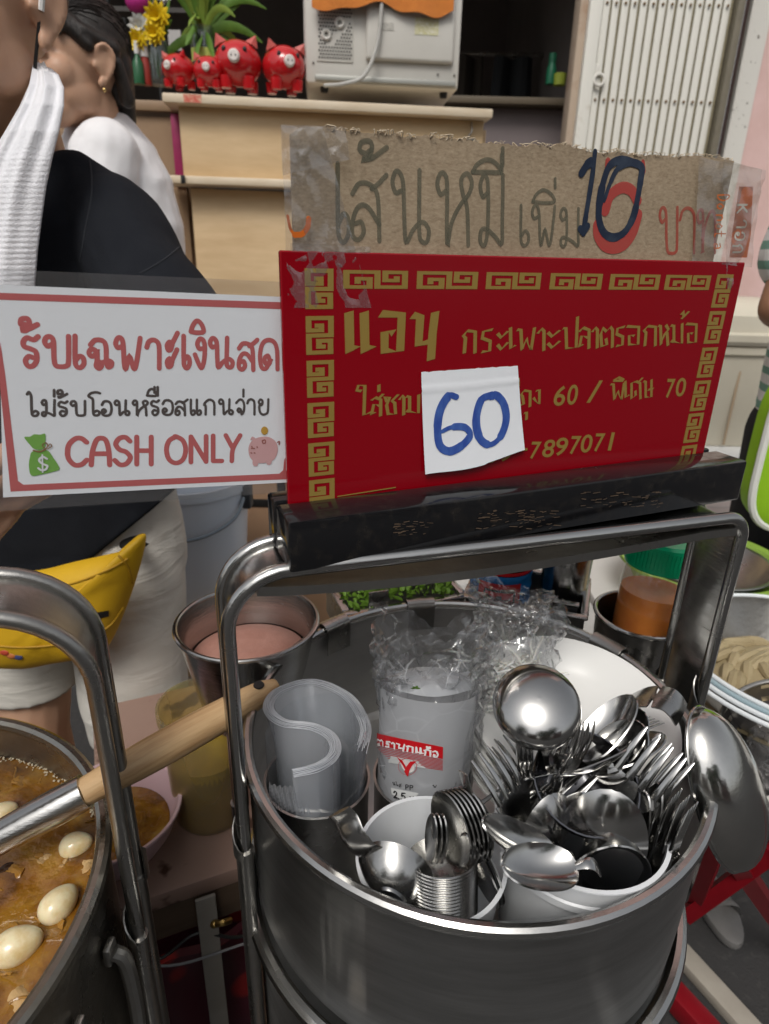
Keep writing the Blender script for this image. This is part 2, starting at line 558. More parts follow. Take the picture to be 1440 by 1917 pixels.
LOOP = {   # round looped hand
 'ร': [[(.62, .3), (.38, .34), (.2, .2), (.35, .03), (.62, .04), (.82, .22), (.78, .48), (.5, .58), (.14, .66), (.08, .82), (.28, .94), (.5, .9), (.68, .88), (.9, .98)]],
 'บ': [[(.3, .74), (.14, .68), (.03, .82), (.1, .97), (.26, .98), (.36, .82), (.38, .3), (.44, .06), (.62, .01), (.86, .04), (.93, .2), (.93, 1)]],
 'เ': [[(.12, 1), (.12, .3), (.22, .06), (.55, 0), (.85, .12), (.8, .3), (.5, .36), (.18, .24)]],
 'ฉ': [[(.3, .62), (.14, .66), (.04, .54), (.12, .42), (.28, .44), (.36, .6), (.38, .3), (.34, .08), (.46, 0), (.56, .1), (.48, .22), (.36, .16)],
       [(.1, .8), (.3, .96), (.6, .94), (.74, .76), (.76, .3), (.82, .06), (.95, .08), (.98, .2), (.84, .26), (.6, .2)]],
 'พ': [[(.26, .72), (.1, .68), (.02, .82), (.1, .98), (.22, .98), (.3, .8), (.34, .2), (.4, .02), (.54, .4), (.7, .02), (.8, .2), (.94, .98)]],
 'ท': [[(.26, .74), (.1, .7), (.02, .84), (.1, .98), (.24, .98), (.3, .8), (.3, 0), (.36, .5), (.6, .9), (.82, .95), (.92, .7), (.92, 0)]],
 'า': [[(.06, .74), (.2, .94), (.5, 1), (.78, .9), (.86, .66), (.86, 0)]],
 'ะ': [[(.5, .62), (.3, .72), (.1, .62), (.2, .48), (.42, .52), (.5, .66), (.94, .98)], [(.5, .14), (.3, .24), (.1, .14), (.2, 0), (.42, .04), (.5, .18), (.9, .5)]],
 'ง': [[(.66, .66), (.4, .66), (.26, .82), (.44, .98), (.7, .94), (.82, .74), (.78, .3), (.6, .03), (.42, .1), (.08, .46)]],
 'น': [[(.24, .72), (.1, .7), (.02, .84), (.1, .98), (.22, .96), (.3, .8), (.32, .3), (.36, .03), (.55, .2), (.78, .3), (.94, .2), (.9, .04), (.76, .04), (.7, .2), (.72, 1)]],
 'ล': [[(.16, .28), (.32, .3), (.38, .14), (.24, .02), (.08, .1), (.1, .36), (.26, .56), (.5, .54), (.82, .26)], [(.08, .78), (.26, .96), (.56, .97), (.78, .84), (.84, .6), (.86, 0)]],
 'ส': [[(.16, .28), (.32, .3), (.38, .14), (.24, .02), (.08, .1), (.1, .36), (.26, .56), (.5, .54), (.8, .26)], [(.08, .76), (.26, .92), (.52, .92), (.72, .8), (.78, .55), (.8, 0)], [(.6, .84), (.78, .92), (1.0, 1.06)]],
 'ด': [[(.52, .3), (.42, .46), (.26, .38), (.3, .2), (.48, .18), (.54, .34), (.34, .04), (.1, .08), (.03, .5), (.16, .88), (.46, 1), (.76, .9), (.88, .6), (.9, 0)]],
 'ไ': [[(.02, 1.36), (.16, 1.5), (.3, 1.36), (.36, 1.16), (.4, .3), (.5, .04), (.82, .04), (.94, .2), (.72, .32), (.48, .22)]],
 'โ': [[(.98, 1.44), (.7, 1.5), (.3, 1.44), (.1, 1.26), (.3, 1.14), (.44, 1.0), (.46, .3), (.54, .05), (.84, .04), (.96, .2), (.76, .32), (.52, .22)]],
 'ม': [[(.26, .74), (.12, .7), (.03, .84), (.12, .98), (.26, .97), (.32, .8), (.32, .24), (.22, .02), (.06, .06), (.08, .22), (.28, .24), (.6, .14), (.86, .04), (.86, .4), (.88, 1)]],
 'อ': [[(.08, .74), (.26, .96), (.62, .98), (.88, .8), (.94, .4), (.8, .08), (.44, 0), (.14, .1), (.1, .34), (.28, .44), (.42, .32), (.28, .2), (.14, .28)]],
 'ห': [[(.24, .74), (.1, .7), (.02, .84), (.1, .98), (.22, .97), (.28, .8), (.28, .02), (.4, .3), (.62, .54), (.86, .7), (.94, .86), (.82, .98), (.66, .9), (.7, .7), (.82, .5), (.86, 0)]],
 'แ': [[(.08, 1), (.08, .3), (.14, .05), (.3, .02), (.42, .14), (.34, .3), (.14, .24)], [(.58, 1), (.58, .3), (.64, .05), (.8, .02), (.92, .14), (.84, .3), (.64, .24)]],
 'ก': [[(.14, 0), (.14, .56), (.02, .66), (.16, .86), (.45, 1), (.76, .9), (.86, .66), (.86, 0)]],
 'จ': [[(.5, .34), (.3, .4), (.2, .26), (.36, .16), (.54, .26), (.6, .02), (.8, .2), (.86, .6), (.7, .92), (.4, .98), (.06, .76)]],
 'ย': [[(.36, .74), (.2, .68), (.1, .82), (.22, .98), (.4, .9), (.36, .64), (.14, .56), (.2, .16), (.45, 0), (.8, .1), (.88, .4), (.9, 1)]],
 'ั': [[(.5, .3), (.3, .5), (.08, .5), (.1, .86), (.4, .92), (.52, .6), (.36, .1), (.14, .1), (.5, .2), (.95, .5)]],
 'mai': [[(.46, .5), (.3, .34), (.1, .5), (.16, .85), (.42, .9), (.5, .6), (.4, .2), (.2, .06), (.5, .12), (.98, .62)]],
 'ิ': [[(.04, .12), (.2, .62), (.5, .96), (.84, .66), (.96, .12), (.5, .04), (.04, .12)]],
 'ี': [[(.04, .12), (.2, .62), (.5, .9), (.8, .6), (.9, .12), (.5, .1), (.04, .12)], [(.95, .05), (.95, 1.2)]],
 'ื': [[(.04, .1), (.18, .6), (.45, .8), (.72, .5), (.8, .1), (.4, .06), (.04, .1)], [(.66, .4), (.66, 1)], [(.92, .1), (.92, 1)]],
 '่': [[(.5, 1), (.5, 0)]],
 'ว': [[(.4, .3), (.2, .36), (.14, .16), (.34, .04), (.7, .1), (.88, .5), (.7, .92), (.4, .98), (.06, .8)]],
 'C': [[(.95, .85), (.7, .99), (.4, .97), (.1, .72), (.08, .3), (.36, .03), (.7, .03), (.96, .2)]],
 'A': [[(.04, 0), (.1, .5), (.3, .92), (.55, 1), (.78, .9), (.92, .5), (.96, 0)], [(.12, .42), (.9, .42)]],
 'S': [[(.92, .86), (.65, 1), (.3, .96), (.1, .76), (.3, .56), (.7, .46), (.94, .26), (.7, .03), (.34, 0), (.04, .16)]],
 'H': [[(.08, 1), (.08, 0)], [(.92, 1), (.92, 0)], [(.08, .5), (.92, .5)]],
 'O': [[(.5, 1), (.16, .84), (.03, .5), (.16, .14), (.5, 0), (.84, .14), (.97, .5), (.84, .84), (.5, 1), (.4, .97)]],
 'N': [[(.06, 0), (.06, .5), (.06, .98)], [(.06, .98), (.5, .5), (.94, .02)], [(.94, .02), (.94, .5), (.94, 1)]],
 'L': [[(.08, 1), (.08, .02)], [(.08, .02), (.95, .02)]],
 'Y': [[(.04, 1), (.5, .48)], [(.96, 1), (.5, .48), (.42, 0)]],
}
BRUSH = {  # angular brush hand without loops
 'เ': [[(.3, 1), (.34, .12), (.9, .26)]], 'แ': [[(.14, 1), (.17, .1), (.42, .24)], [(.66, 1), (.69, .1), (.96, .24)]],
 'อ': [[(.04, .93), (.86, .9), (.8, .1), (.2, .1), (.2, .52), (.56, .5)]],
 'น': [[(.06, .92), (.36, .88), (.3, .28), (.86, .36)], [(.92, 1), (.82, .5), (.76, -.08)]],
 'ก': [[(.12, 0), (.2, .62), (.06, .72), (.34, .92), (.86, .88), (.84, 0)]], 'ถ': [[(.04, .1), (.32, .15), (.22, .6), (.1, .7), (.36, .93), (.86, .88), (.84, 0)]],
 'ร': [[(.16, .06), (.72, .1), (.76, .48), (.2, .6), (.28, .86), (.94, .94)]],
 'ะ': [[(.1, .8), (.4, .62), (.96, .9)], [(.1, .32), (.4, .12), (.96, .42)]],
 'พ': [[(.0, .9), (.2, .9), (.26, .06), (.5, .55), (.74, .06), (.92, 1)]], 'า': [[(.06, .74), (.5, .94), (.74, .84), (.72, 0)]],
 'ป': [[(.04, .64), (.22, .66), (.26, .06), (.8, .08), (.88, 1)]],
 'ล': [[(.08, .76), (.42, .94), (.88, .84), (.86, 0)], [(.8, .5), (.28, .58), (.1, .08), (.4, .2)]],
 'ส': [[(.08, .76), (.42, .9), (.84, .8), (.82, 0)], [(.78, .5), (.28, .58), (.1, .08), (.4, .2)], [(.6, .8), (1.04, 1.08)]],
 'ต': [[(.42, .42), (.5, .14), (.12, .06), (.06, .6), (.18, .9), (.46, .74), (.76, .94), (.9, .8), (.88, 0)]],
 'ห': [[(.0, .9), (.2, .9), (.24, .04), (.52, .5), (.86, .74), (.64, .95)], [(.74, .6), (.82, 0)]],
 'ม': [[(.05, .9), (.27, .88), (.27, .12), (.06, .2), (.84, .08), (.86, 1)]], 'mai': [[(.1, .55), (.34, .9), (.4, .4), (.15, .12), (.98, .9)]],
 'ใ': [[(.4, .78), (.1, .8), (.2, .95), (.6, .94), (.54, .08), (.96, .16)]], '่': [[(.5, 1), (.5, 0)]],
 'ช': [[(.24, .66), (.1, .9), (.42, .84), (.22, .5), (.32, .08), (.82, .08), (.76, .6), (.58, .7), (1, 1)]],
 'ง': [[(.36, .84), (.72, .9), (.7, .1), (.1, .46)]], 'ิ': [[(.05, .2), (.5, .8), (.95, .3)], [(.05, .15), (.95, .15)]],
 'ศ': [[(.42, .44), (.46, .2), (.12, .02), (.12, .84), (.5, .92), (.8, .84), (.84, 0)], [(.66, .88), (1.02, 1.12)]],
 'ษ': [[(.04, .9), (.26, .88), (.26, .08), (.84, .08), (.86, 1)], [(.5, .46), (1.06, .52)]], 'ุ': [[(.2, .8), (.7, .9), (.66, .0)]],
}
def glyph(pr, lib, ch, u0, v0, u1, v1, w, off=0., plane=None, nib=None, smooth=True):
    """one letter into the picture box (u0,v0)-(u1,v1) of the board; w = pen width in metres"""
    to = plane or (lambda u, v: sg(u, v, off))
    for st in lib[ch]:
        pts = [to(u0 + x * (u1 - u0), v1 - y * (v1 - v0)) for x, y in st]
        pr.stroke(pts, w, smooth=smooth, nib=nib)

# ================================================================== THE SETTING
def struct(name, vf, m, label=None, smooth=False):
    o = mesh(name, vf, m, smooth=smooth)
    o['kind'] = 'structure'
    return o
asphalt = mat('asphalt', (.035, .034, .034), .8, var=.7, vs=55, vcol=(.085, .08, .075), vlo=.55, vhi=.8, bump=.9, bs=180, detail=7)
concrete = mat('pale_concrete', (.52, .51, .49), .7, var=.6, vs=6, vcol=(.40, .39, .37), bump=.3, bs=120)
struct('ground', ([(-60, -60, 0), (60, -60, 0), (60, 60, 0), (-60, 60, 0)], [[0, 1, 2, 3]]), asphalt)
# pavement of square slabs along the shop front
pave = struct('pavement', box(9, 1.78, .10, (0, 2.39, .06), .006), mat('slab_joint', (.2, .19, .18), .9))
pv = box(.392, .392, .02, (0, 0, 0), .004, 1)
proto = None
for i in range(-4, 12):
    for j in range(4):
        if proto is None:
            proto = mesh('slab', pv, concrete, pave, smooth=False); o = proto
        else:
            o = proto.copy(); COL.objects.link(o)
        o.location = (i * .4, 1.72 + j * .4, .108 + random.uniform(-.0015, .0015))
# shop: raised floor, dark room
dark_wall = mat('dim_room_wall', (.22, .20, .19), .8, var=.5, vs=4, vcol=(.15, .14, .13))
struct('shop_floor', box(5.2, 3.2, .16, (-1.6, 4.68, .38), .004), mat('floor_tile', (.25, .22, .20), .4, var=.3, vs=3))
shop = struct('shop_wall', box(5.4, .1, 3.2, (-1.7, 6.3, 1.7)), dark_wall)
struct('shop_wall_side', box(.1, 3.2, 3.2, (-4.3, 4.7, 1.7)), dark_wall)
struct('shop_wall_partition', box(.1, 3.05, 3.2, (.93, 4.76, 1.7)), dark_wall)
struct('shop_ceiling', box(5.4, 3.3, .1, (-1.7, 4.7, 3.25)), mat('dim_ceiling', (.3, .29, .27), .8, var=.3, vs=3))
pink = mat('pink_paint', (.66, .46, .43), .75, var=.7, vs=7, vcol=(.56, .37, .33), bump=.35, bs=30)
white_strip = mat('chipped_white_paint', (.62, .60, .55), .7, var=1, vs=48, vcol=(.09, .07, .05), vlo=.66, vhi=.72, bump=.4, bs=60)
struct('front_wall', join(box(1.8, .2, 3.6, (2.34, 3.16, 1.8)), box(7, .2, 1.6, (-1.9, 3.2, 3.42)), box(8.9, .2, 1.6, (-.8, 3.22, 5.0))), pink)

# ---- door post and folding gate
jx = lambda u, v: W(u, v, y=3.0)
post = thing('door_post', 'rust-stained brown door post between the dark shop and the folding gate', 'door post', (.735, 3.05, 0))
rusty = mat('rust_stained_paint', (.42, .33, .25), .75, var=.9, vs=6, vcol=(.24, .12, .055), vlo=.5, vhi=.75, bump=.5, bs=60)
mesh('upright', box(.075, .10, 2.6, (0, 0, 1.42), .006), rusty, post)
mesh('latch_plate', box(.035, .02, .07, (.045, -.058, 1.82), .006), white_strip, post)
mesh('latch_ring', xf(lathe([(.020 + .006 * math.cos(a), .006 * math.sin(a)) for a in [i * math.pi / 4 for i in range(8)]], 20, close=True), Matrix.Translation((.062, -.075, 1.80)) @ Matrix.Rotation(R(80), 4, 'X')), white_strip, post)
mesh('hinge_pin', tube([(.052, -.05, 1.35), (.052, -.05, 2.5)], .009, 8), white_strip, post)
gate = thing('folding_gate', 'cream metal folding gate with ribbed slats and rusty rivets', 'gate', (.80, 2.98, .12))
slat_m = mat('cream_gate_paint', (.66, .645, .585), .55, var=.9, vs=10, vcol=(.30, .22, .11), vlo=.60, vhi=.78, bump=.15, bs=60, stretch=(1, 1, .5))
groove_m = mat('gate_backing', (.33, .29, .19), .8, var=.5, vs=20)
mesh('backing', box(.52, .01, 2.5, (.22, .03, 1.25)), groove_m, gate)
sl = None
NS = 14
for i in range(NS):
    if sl is None:
        vs, fs = box(.0268, .012, 2.5, (0, 0, 1.25), .004, 2)
        sl = mesh('slat', (vs, fs), slat_m, gate); o = sl
    else:
        o = sl.copy(); COL.objects.link(o)
    o.location = (-.006 + i * .0352, .012 + (.004 if i % 2 else 0), 0)
mesh('edge_channel', box(.05, .04, 2.5, (-.048, .01, 1.25), .006), slat_m, gate)
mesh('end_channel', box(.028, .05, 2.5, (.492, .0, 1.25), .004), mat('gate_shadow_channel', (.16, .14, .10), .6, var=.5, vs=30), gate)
rivet_m = mat('rusty_rivet', (.20, .12, .05), .7, var=.6, vs=200, vcol=(.06, .04, .02))
for zz in (1.31, 1.615, 1.93, 2.22):
    ps = [ico((-.006 + i * .0352, .004, zz), .0062, .005, .0062, 1) for i in range(-1, NS)]
    mesh('rivet_row', join(*ps), rivet_m, gate)
struct('wall_strip', box(.08, .03, 3.0, (1.405, 3.045, 1.6), .003), white_strip)

# ================================================================== THE COUNTER AND WHAT STANDS ON IT
ply = mat('pale_plywood', (.64, .47, .275), .55, var=.8, vs=5, vcol=(.46, .31, .16), bump=.08, bs=50, stretch=(.6, 1, 3))
ply_edge = mat('laminate_edge', (.66, .56, .42), .5, var=.6, vs=12, vcol=(.52, .40, .26), stretch=(1, 1, 5))
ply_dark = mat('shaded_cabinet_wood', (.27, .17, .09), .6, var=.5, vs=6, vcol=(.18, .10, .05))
CA = R(6.5)
counter = thing('counter', 'pale plywood counter with a thick top and a ledge, behind the signs', 'counter', (-.66, 2.16, .46), CA)
CT = 1.10                                        # top above the shop floor (z = 1.56)
mesh('counter_top', box(.97, .48, .024, (.475, .22, CT - .012), .004), ply_edge, counter)
mesh('front_panel', box(.92, .02, .185, (.485, .035, CT - .117), .002), ply, counter)
mesh('ledge', box(.97, .12, .022, (.46, .03, CT - .222), .004), ply_edge, counter)
mesh('lower_panel', box(.90, .02, .80, (.49, .045, CT - .64), .002), ply, counter)
mesh('ledge_bracket', box(.012, .006, .022, (.032, -.034, CT - .222), .001), black_rub, counter)
mesh('side_panel', box(.02, .40, 1.05, (.95, .25, .53), .002), ply, counter)
hk = mesh('hook', tube(crom([(.905, .02, CT - .03), (.905, .012, CT - .055), (.895, .012, CT - .075), (.915, .012, CT - .085)], 5), .0025, 6), steel_dull, counter)
mesh('key_ring', xf(lathe([(.024 + .003 * math.cos(a), .003 * math.sin(a)) for a in [i * math.pi / 3 for i in range(6)]], 24, close=True), Matrix.Translation((.905, .012, CT - .10)) @ Matrix.Rotation(R(88), 4, 'X')), steel_dull, counter)
st = mesh('sticker', box(.05, .001, .020, (.075, -.0206, CT - .012)), mat('red_sticker', (.55, .05, .03), .4, var=.8, vs=90, vcol=(.7, .5, .35)), counter)
cab = thing('side_cabinet', 'wooden cabinet, painted darker for shade, with magenta strip beside the woman', 'cabinet', (-1.0, 2.30, .46), R(4))
mesh('cabinet_top', box(.66, .46, .028, (.02, .16, CT - .014), .004), mat('shaded_top', (.30, .20, .12), .5, var=.4, vs=9), cab)  # continues the counter's top; the shade on it is put into a darker colour
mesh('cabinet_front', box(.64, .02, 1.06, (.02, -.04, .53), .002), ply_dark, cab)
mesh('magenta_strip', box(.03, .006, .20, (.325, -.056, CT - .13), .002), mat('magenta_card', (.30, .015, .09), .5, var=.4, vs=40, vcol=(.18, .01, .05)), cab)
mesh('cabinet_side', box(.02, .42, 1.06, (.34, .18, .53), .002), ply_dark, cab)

# ---- microwave
MWS = .92
mw = thing('microwave_oven', 'white microwave oven turned back to front on the counter', 'microwave', W(722, 172, y=2.27), CA + R(-1))
mw.scale = (MWS,) * 3; WM[mw.name] = WM[mw.name] @ Matrix.Scale(MWS, 4)
mwm = mat('microwave_white', (.62, .60, .55), .4, var=.35, vs=8, vcol=(.50, .48, .43), bump=.04)
mw_body = mesh('case', box(.50, .36, .34, (-.01, .18, .185), .010), mwm, mw)
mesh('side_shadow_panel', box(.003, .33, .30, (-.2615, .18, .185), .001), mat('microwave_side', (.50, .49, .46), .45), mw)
mesh('raised_back', box(.285, .022, .235, (.075, -.008, .20), .011, 3), mwm, mw)
mesh('bottom_channel', box(.46, .012, .016, (.0, -.004, .03), .003), mat('channel_grey', (.36, .36, .33), .5, metal=.4), mw)
vp = mesh('vent_panel', box(.115, .004, .25, (-.165, -.0015, .20), .001), mwm, mw)
hole = mat('vent_hole', (.03, .028, .025), .8)
hs_ = []
for i in range(12):
    for j in range(26):
        x = -.215 + i * .0088 + (j % 2) * .0044; z = .085 + j * .0092
        if (x + .185) ** 2 + (z - .275) ** 2 < .00035 or (abs(x + .15 - (z - .155) * .9) < .012 and abs(z - .155) < .035): continue
        hs_.append(xf(lathe([(.0001, 0), (.0030, 0), (.0030, .0006), (.0001, .0006)], 6), Matrix.Translation((x, -.0045, z)) @ Matrix.Rotation(R(90), 4, 'X')))
o = mesh('vent_holes', join(*hs_), hole, vp, smooth=False); o['kind'] = 'stuff'
for (x, z) in ((-.185, .275), (-.150, .178), (-.192, .145)):
    mesh('vent_boss', xf(lathe([(.006, 0), (.016, 0), (.017, .004), (.012, .008), (.007, .006), (.006, 0)], 18), Matrix.Translation((x, -.004, z)) @ Matrix.Rotation(R(90), 4, 'X')), mwm, mw)
lab = mat('rating_label', (.52, .50, .45), .5, var=.9, vs=160, vcol=(.25, .24, .22), vlo=.5, vhi=.55, stretch=(1, 1, 4))
mesh('rating_label', box(.075, .001, .085, (.005, -.0198, .262)), lab, mw)
mesh('warning_label', box(.075, .001, .045, (.125, -.0198, .178)), mat('yellow_label', (.55, .52, .28), .5, var=.9, vs=120, vcol=(.70, .68, .60), vlo=.5, vhi=.55, stretch=(1, 1, 5)), mw)
mesh('small_label', box(.05, .001, .02, (-.005, -.0198, .172)), lab, mw)
mesh('power_cord', tube(crom([(-.03, -.022, .34), (-.022, -.03, .27), (-.022, -.035, .2), (-.035, -.04, .11), (-.075, -.05, .03), (-.14, -.05, .006), (-.20, -.03, .003)], 8), .006, 8), mat('grey_cord', (.42, .41, .38), .5), mw)
for sx in (-.2, .2):
    mesh('foot', lathe([(.0001, 0), (.012, 0), (.014, .016), (.0001, .016)], 12), black_rub, mw, loc=(sx, .05, 0))
for x, z in ((-.235, .07), (.17, .055), (.225, .055), (.225, .3)): mesh('screw', ico((x, -.002, z), .004, .003, .004, 1), mat('screw', (.2, .19, .17), .4, 1), mw)
def cloth_fn(u, v):
    x = -.235 + .44 * u
    w = .006 * math.sin(u * 21 + 1) + .004 * math.sin(u * 47)
    if v < .5: return (x, .30 - .33 * (v * 2), .362 + .003 * math.sin(u * 17) )
    q = (v - .5) * 2
    return (x, -.035 - .006 * math.sin(u * 19) * q,  .360 - q * (.148 + .012 * math.sin(u * 9 + .6) + .005 * math.sin(u * 23)))
orange = mat('orange_towelling', (.62, .20, .03), .9, var=.4, vs=60, vcol=(.48, .13, .02), bump=.9, bs=240, sheen=.3)
ot = mesh('orange_cloth', xf(grid(cloth_fn, 60, 24, .005), WM[mw.name]), orange)
tag(ot, 'orange towel draped over the top of the microwave', 'towel')

# ---- piggy banks
pig_red = mat('red_glazed_pottery', (.50, .012, .016), .16, var=.3, vs=14, vcol=(.36, .006, .01), coat=.5)
pig_ear = mat('ear_pink', (.62, .14, .12), .4)
snout_w = mat('snout_white', (.68, .62, .58), .4)
def pig(u, v, size, y, rz, label):
    s = size
    p = W(u, v, y=y)
    t = thing('piggy_bank', label, 'piggy bank', p, rz, 'red piggy banks on the counter')
    body = ico((0, 0, .50 * s), .50 * s, .56 * s, .43 * s, 3)
    mesh('body', body, pig_red, t, sharp=0)
    for x in (-.24, .24):
        for yy in (-.26, .26):
            mesh('leg', xf(lathe([(.0001, 0), (.11 * s, 0), (.13 * s, .06 * s), (.14 * s, .22 * s), (.0001, .24 * s)], 12), Matrix.Translation((x * s, yy * s, 0))), pig_red, t)
        M = Matrix.Translation((x * 1.35 * s, -.20 * s, .80 * s)) @ Matrix.Rotation(R(28 if x > 0 else -28), 4, 'Y') @ Matrix.Rotation(R(18), 4, 'X')
        e = mesh('ear', xf(([V((-.14 * s, 0, 0)), V((.14 * s, 0, 0)), V((.02 * s, 0, .2 * s)), V((0, .09 * s, 0)), V((0, -.05 * s, .02 * s))], [[0, 4, 2], [4, 1, 2], [1, 3, 2], [3, 0, 2], [0, 3, 1, 4]]), M), pig_ear if x < 0 or s > .1 else pig_red, t)
        mesh('eye', ico((x * .9 * s, -.47 * s, .66 * s), .045 * s, .03 * s, .055 * s, 2), black_rub, t)
    sn = mesh('snout', xf(lathe([(.0001, .07 * s), (.09 * s, .07 * s), (.12 * s, .04 * s), (.13 * s, -.05 * s)], 20), Matrix.Translation((0, -.54 * s, .52 * s)) @ Matrix.Rotation(R(88), 4, 'X')), snout_w, t)
    for x in (-.045, .045): mesh('nostril', ico((x * s, -.612 * s, .52 * s), .016 * s, .008 * s, .026 * s, 1), black_rub, sn)
    mesh('tail', tube([(0, .55 * s, .5 * s), (.03 * s, .6 * s, .55 * s), (0, .62 * s, .6 * s), (-.03 * s, .6 * s, .55 * s)], .02 * s, 6), pig_red, t)
pig(338, 166, .094, 2.24, R(-22), 'leftmost red piggy bank, turned a little away, white snout hidden')
pig(394, 168, .090, 2.22, R(4), 'smallest red piggy bank, second from the left, facing the street')
pig(449, 171, .138, 2.25, R(3), 'largest red piggy bank, with pink ears, in the middle of the counter')
pig(533, 174, .128, 2.26, R(22), 'red piggy bank standing right against the microwave')

# ---- flowers and plant in glass jars
glass = film('clear_glass', (.80, .86, .84), .04, .03, 1.5)
leaf_m = mat('fresh_leaf', (.10, .20, .025), .5, var=.6, vs=20, vcol=(.05, .12, .012))
leaf2_m = mat('yellowish_leaf', (.20, .28, .04), .5, var=.6, vs=20, vcol=(.10, .18, .02))
stem_m = mat('stem', (.07, .13, .03), .6)
def blade(p0, p1, p2, w, fold=.25, n=9):
    c = [V(p0) * (1 - t) ** 2 + V(p1) * 2 * t * (1 - t) + V(p2) * t * t for t in [i / n for i in range(n + 1)]]
    vs, fs = [], []
    for i, p in enumerate(c):
        t = (c[min(n, i + 1)] - c[max(0, i - 1)]).normalized()
        sdir_ = t.cross(V((.3, 1, .2))).normalized()
        ww = w * math.sin(math.pi * (.08 + .9 * i / n)) ** .7
        up = sdir_.cross(t)
        vs += [p - sdir_ * ww + up * ww * fold, p, p + sdir_ * ww + up * ww * fold]
    for i in range(n): fs += [[3 * i, 3 * i + 1, 3 * i + 4, 3 * i + 3], [3 * i + 1, 3 * i + 2, 3 * i + 5, 3 * i + 4]]
    return vs, fs
pl = thing('leafy_plant', 'bushy green plant with long strap leaves in a glass jar', 'plant', W(386, 160, y=2.42))
mesh('vase', lathe([(.0001, 0), (.032, 0), (.036, .01), (.038, .11), (.033, .13), (.033, .15), (.036, .155), (.031, .15), (.031, .13), (.035, .11), (.033, .012), (.0001, .01)], 24), glass, pl)
mesh('vase_label', lathe([(.0385, .06), (.0385, .095)], 24, R(200), R(340)), mat('lime_label', (.55, .65, .15), .5), pl)
mesh('stem', join(*[tube([(random.uniform(-.01, .01), random.uniform(-.01, .01), .02), (random.uniform(-.02, .02), random.uniform(-.02, .02), .19)], .003, 5) for _ in range(7)]), stem_m, pl)
rnd = random.Random(5)
for i in range(46):
    a = rnd.uniform(0, 6.28); sp = rnd.uniform(.03, .17); h = rnd.uniform(.16, .42)
    tipd = V((math.cos(a) * sp * 1.25, math.sin(a) * sp * .7, h - (.12 if sp > .11 else 0)))
    mid = V((math.cos(a) * sp * .45, math.sin(a) * sp * .3, h * .85))
    mesh('leaf', blade((0, 0, .12), mid, tipd, rnd.uniform(.008, .014)), leaf_m if rnd.random() < .6 else leaf2_m, pl)
fl = thing('flower_vase', 'glass jar of yellow, white and magenta flowers beside the piggy banks', 'flowers', W(300, 160, y=2.34))
mesh('vase', lathe([(.0001, 0), (.03, 0), (.032, .01), (.032, .10), (.028, .12), (.026, .12), (.030, .10), (.030, .012), (.0001, .01)], 24), glass, fl)
mesh('stem', join(*[tube([(0, 0, .02), (x, -.01, z)], .0025, 5) for x, z in ((-.06, .25), (.0, .22), (-.04, .16), (.02, .30), (.03, .2), (-.03, .2))]), stem_m, fl)
ym, wm_, mm = mat('yellow_petal', (.72, .52, .01), .6), mat('white_petal', (.66, .66, .62), .6), mat('magenta_petal', (.42, .02, .20), .6)
def flower(x, y, z, r, m_, rings=3):
    ps = []
    for k in range(rings):
        n = 12 - 2 * k
        for i in range(n):
            a = 2 * math.pi * (i + .5 * k) / n
            el = .25 + .35 * k
            d = V((math.cos(a) * math.cos(el), -math.sin(el), math.sin(a) * math.cos(el)))
            c = V((x, y, z))
            ps.append(blade(c, c + d * r * .6, c + d * r * (1 - .15 * k), r * .2, .2, 4))
    mesh('flower', join(*ps), m_, fl)
flower(.020, -.03, .168, .042, ym); flower(.010, -.035, .125, .036, ym); flower(-.045, -.03, .110, .034, ym)
flower(-.035, -.02, .145, .04, wm_); flower(-.005, .02, .24, .03, wm_, 2); flower(.03, .02, .235, .026, wm_, 2); flower(.0, .0, .265, .026, wm_, 2)
mesh('flower', ico((-.038, -.02, .208), .036, .032, .034, 3), mm, fl)
for i in range(14):
    a = rnd.uniform(0, 6.28)
    mesh('leaf', blade((0, 0, .1), (math.cos(a) * .03, -.01, .15), (math.cos(a) * .06, -.02, rnd.uniform(.13, .22)), .009), leaf_m, fl)
# clutter on the back cabinet: bottles and jars
def bottle(u, v, y, r, h, m_, label, capm=None, neck=.4):
    t = thing('bottle', label, 'bottle', W(u, v, y=y), 0)
    mesh('body', lathe([(.0001, 0), (r, 0), (r * 1.03, .01), (r, h * .62), (r * neck, h * .8), (r * neck, h), (.0001, h)], 20), m_, t)
    mesh('cap', lathe([(.0001, h + .02), (r * neck * 1.15, h + .02), (r * neck * 1.15, h - .012), (.0001, h - .012)], 16), capm or black_rub, t)
bottle(262, 158, 2.30, .016, .09, mat('bottle_green', (.02, .10, .04), .25), 'small green bottle left of the flower jar', mat('white_cap', (.6, .6, .58), .4))
bottle(276, 160, 2.32, .015, .085, mat('bottle_red', (.28, .03, .02), .3), 'small red-brown jar left of the flower jar', mat('white_cap2', (.55, .53, .5), .4), .8)
bottle(246, 158, 2.36, .018, .15, mat('bottle_dark', (.03, .03, .035), .25), 'tall dark bottle right beside the dark tied hair', None, .5)
rack = thing('wire_rack', 'dark shelf frame with small hung papers behind the flowers', 'shelf', W(300, 150, y=2.75))
for x in (-.16, .0, .16): mesh('upright', tube([(x, 0, -1), (x, 0, .9)], .008, 6), black_rub, rack)
for z in (.05, .2, .34): mesh('shelf_board', box(.40, .18, .014, (0, .05, z)), mat('dark_shelf', (.05, .045, .04), .6), rack)
for i, (x, z) in enumerate(((-.12, .12), (-.02, .28), (.08, .11), (.13, .27), (-.10, .30))):
    mesh('paper_note', box(.045, .002, .06, (x, -.05, z)), mat('note', (.40, .39, .38), .7), rack)
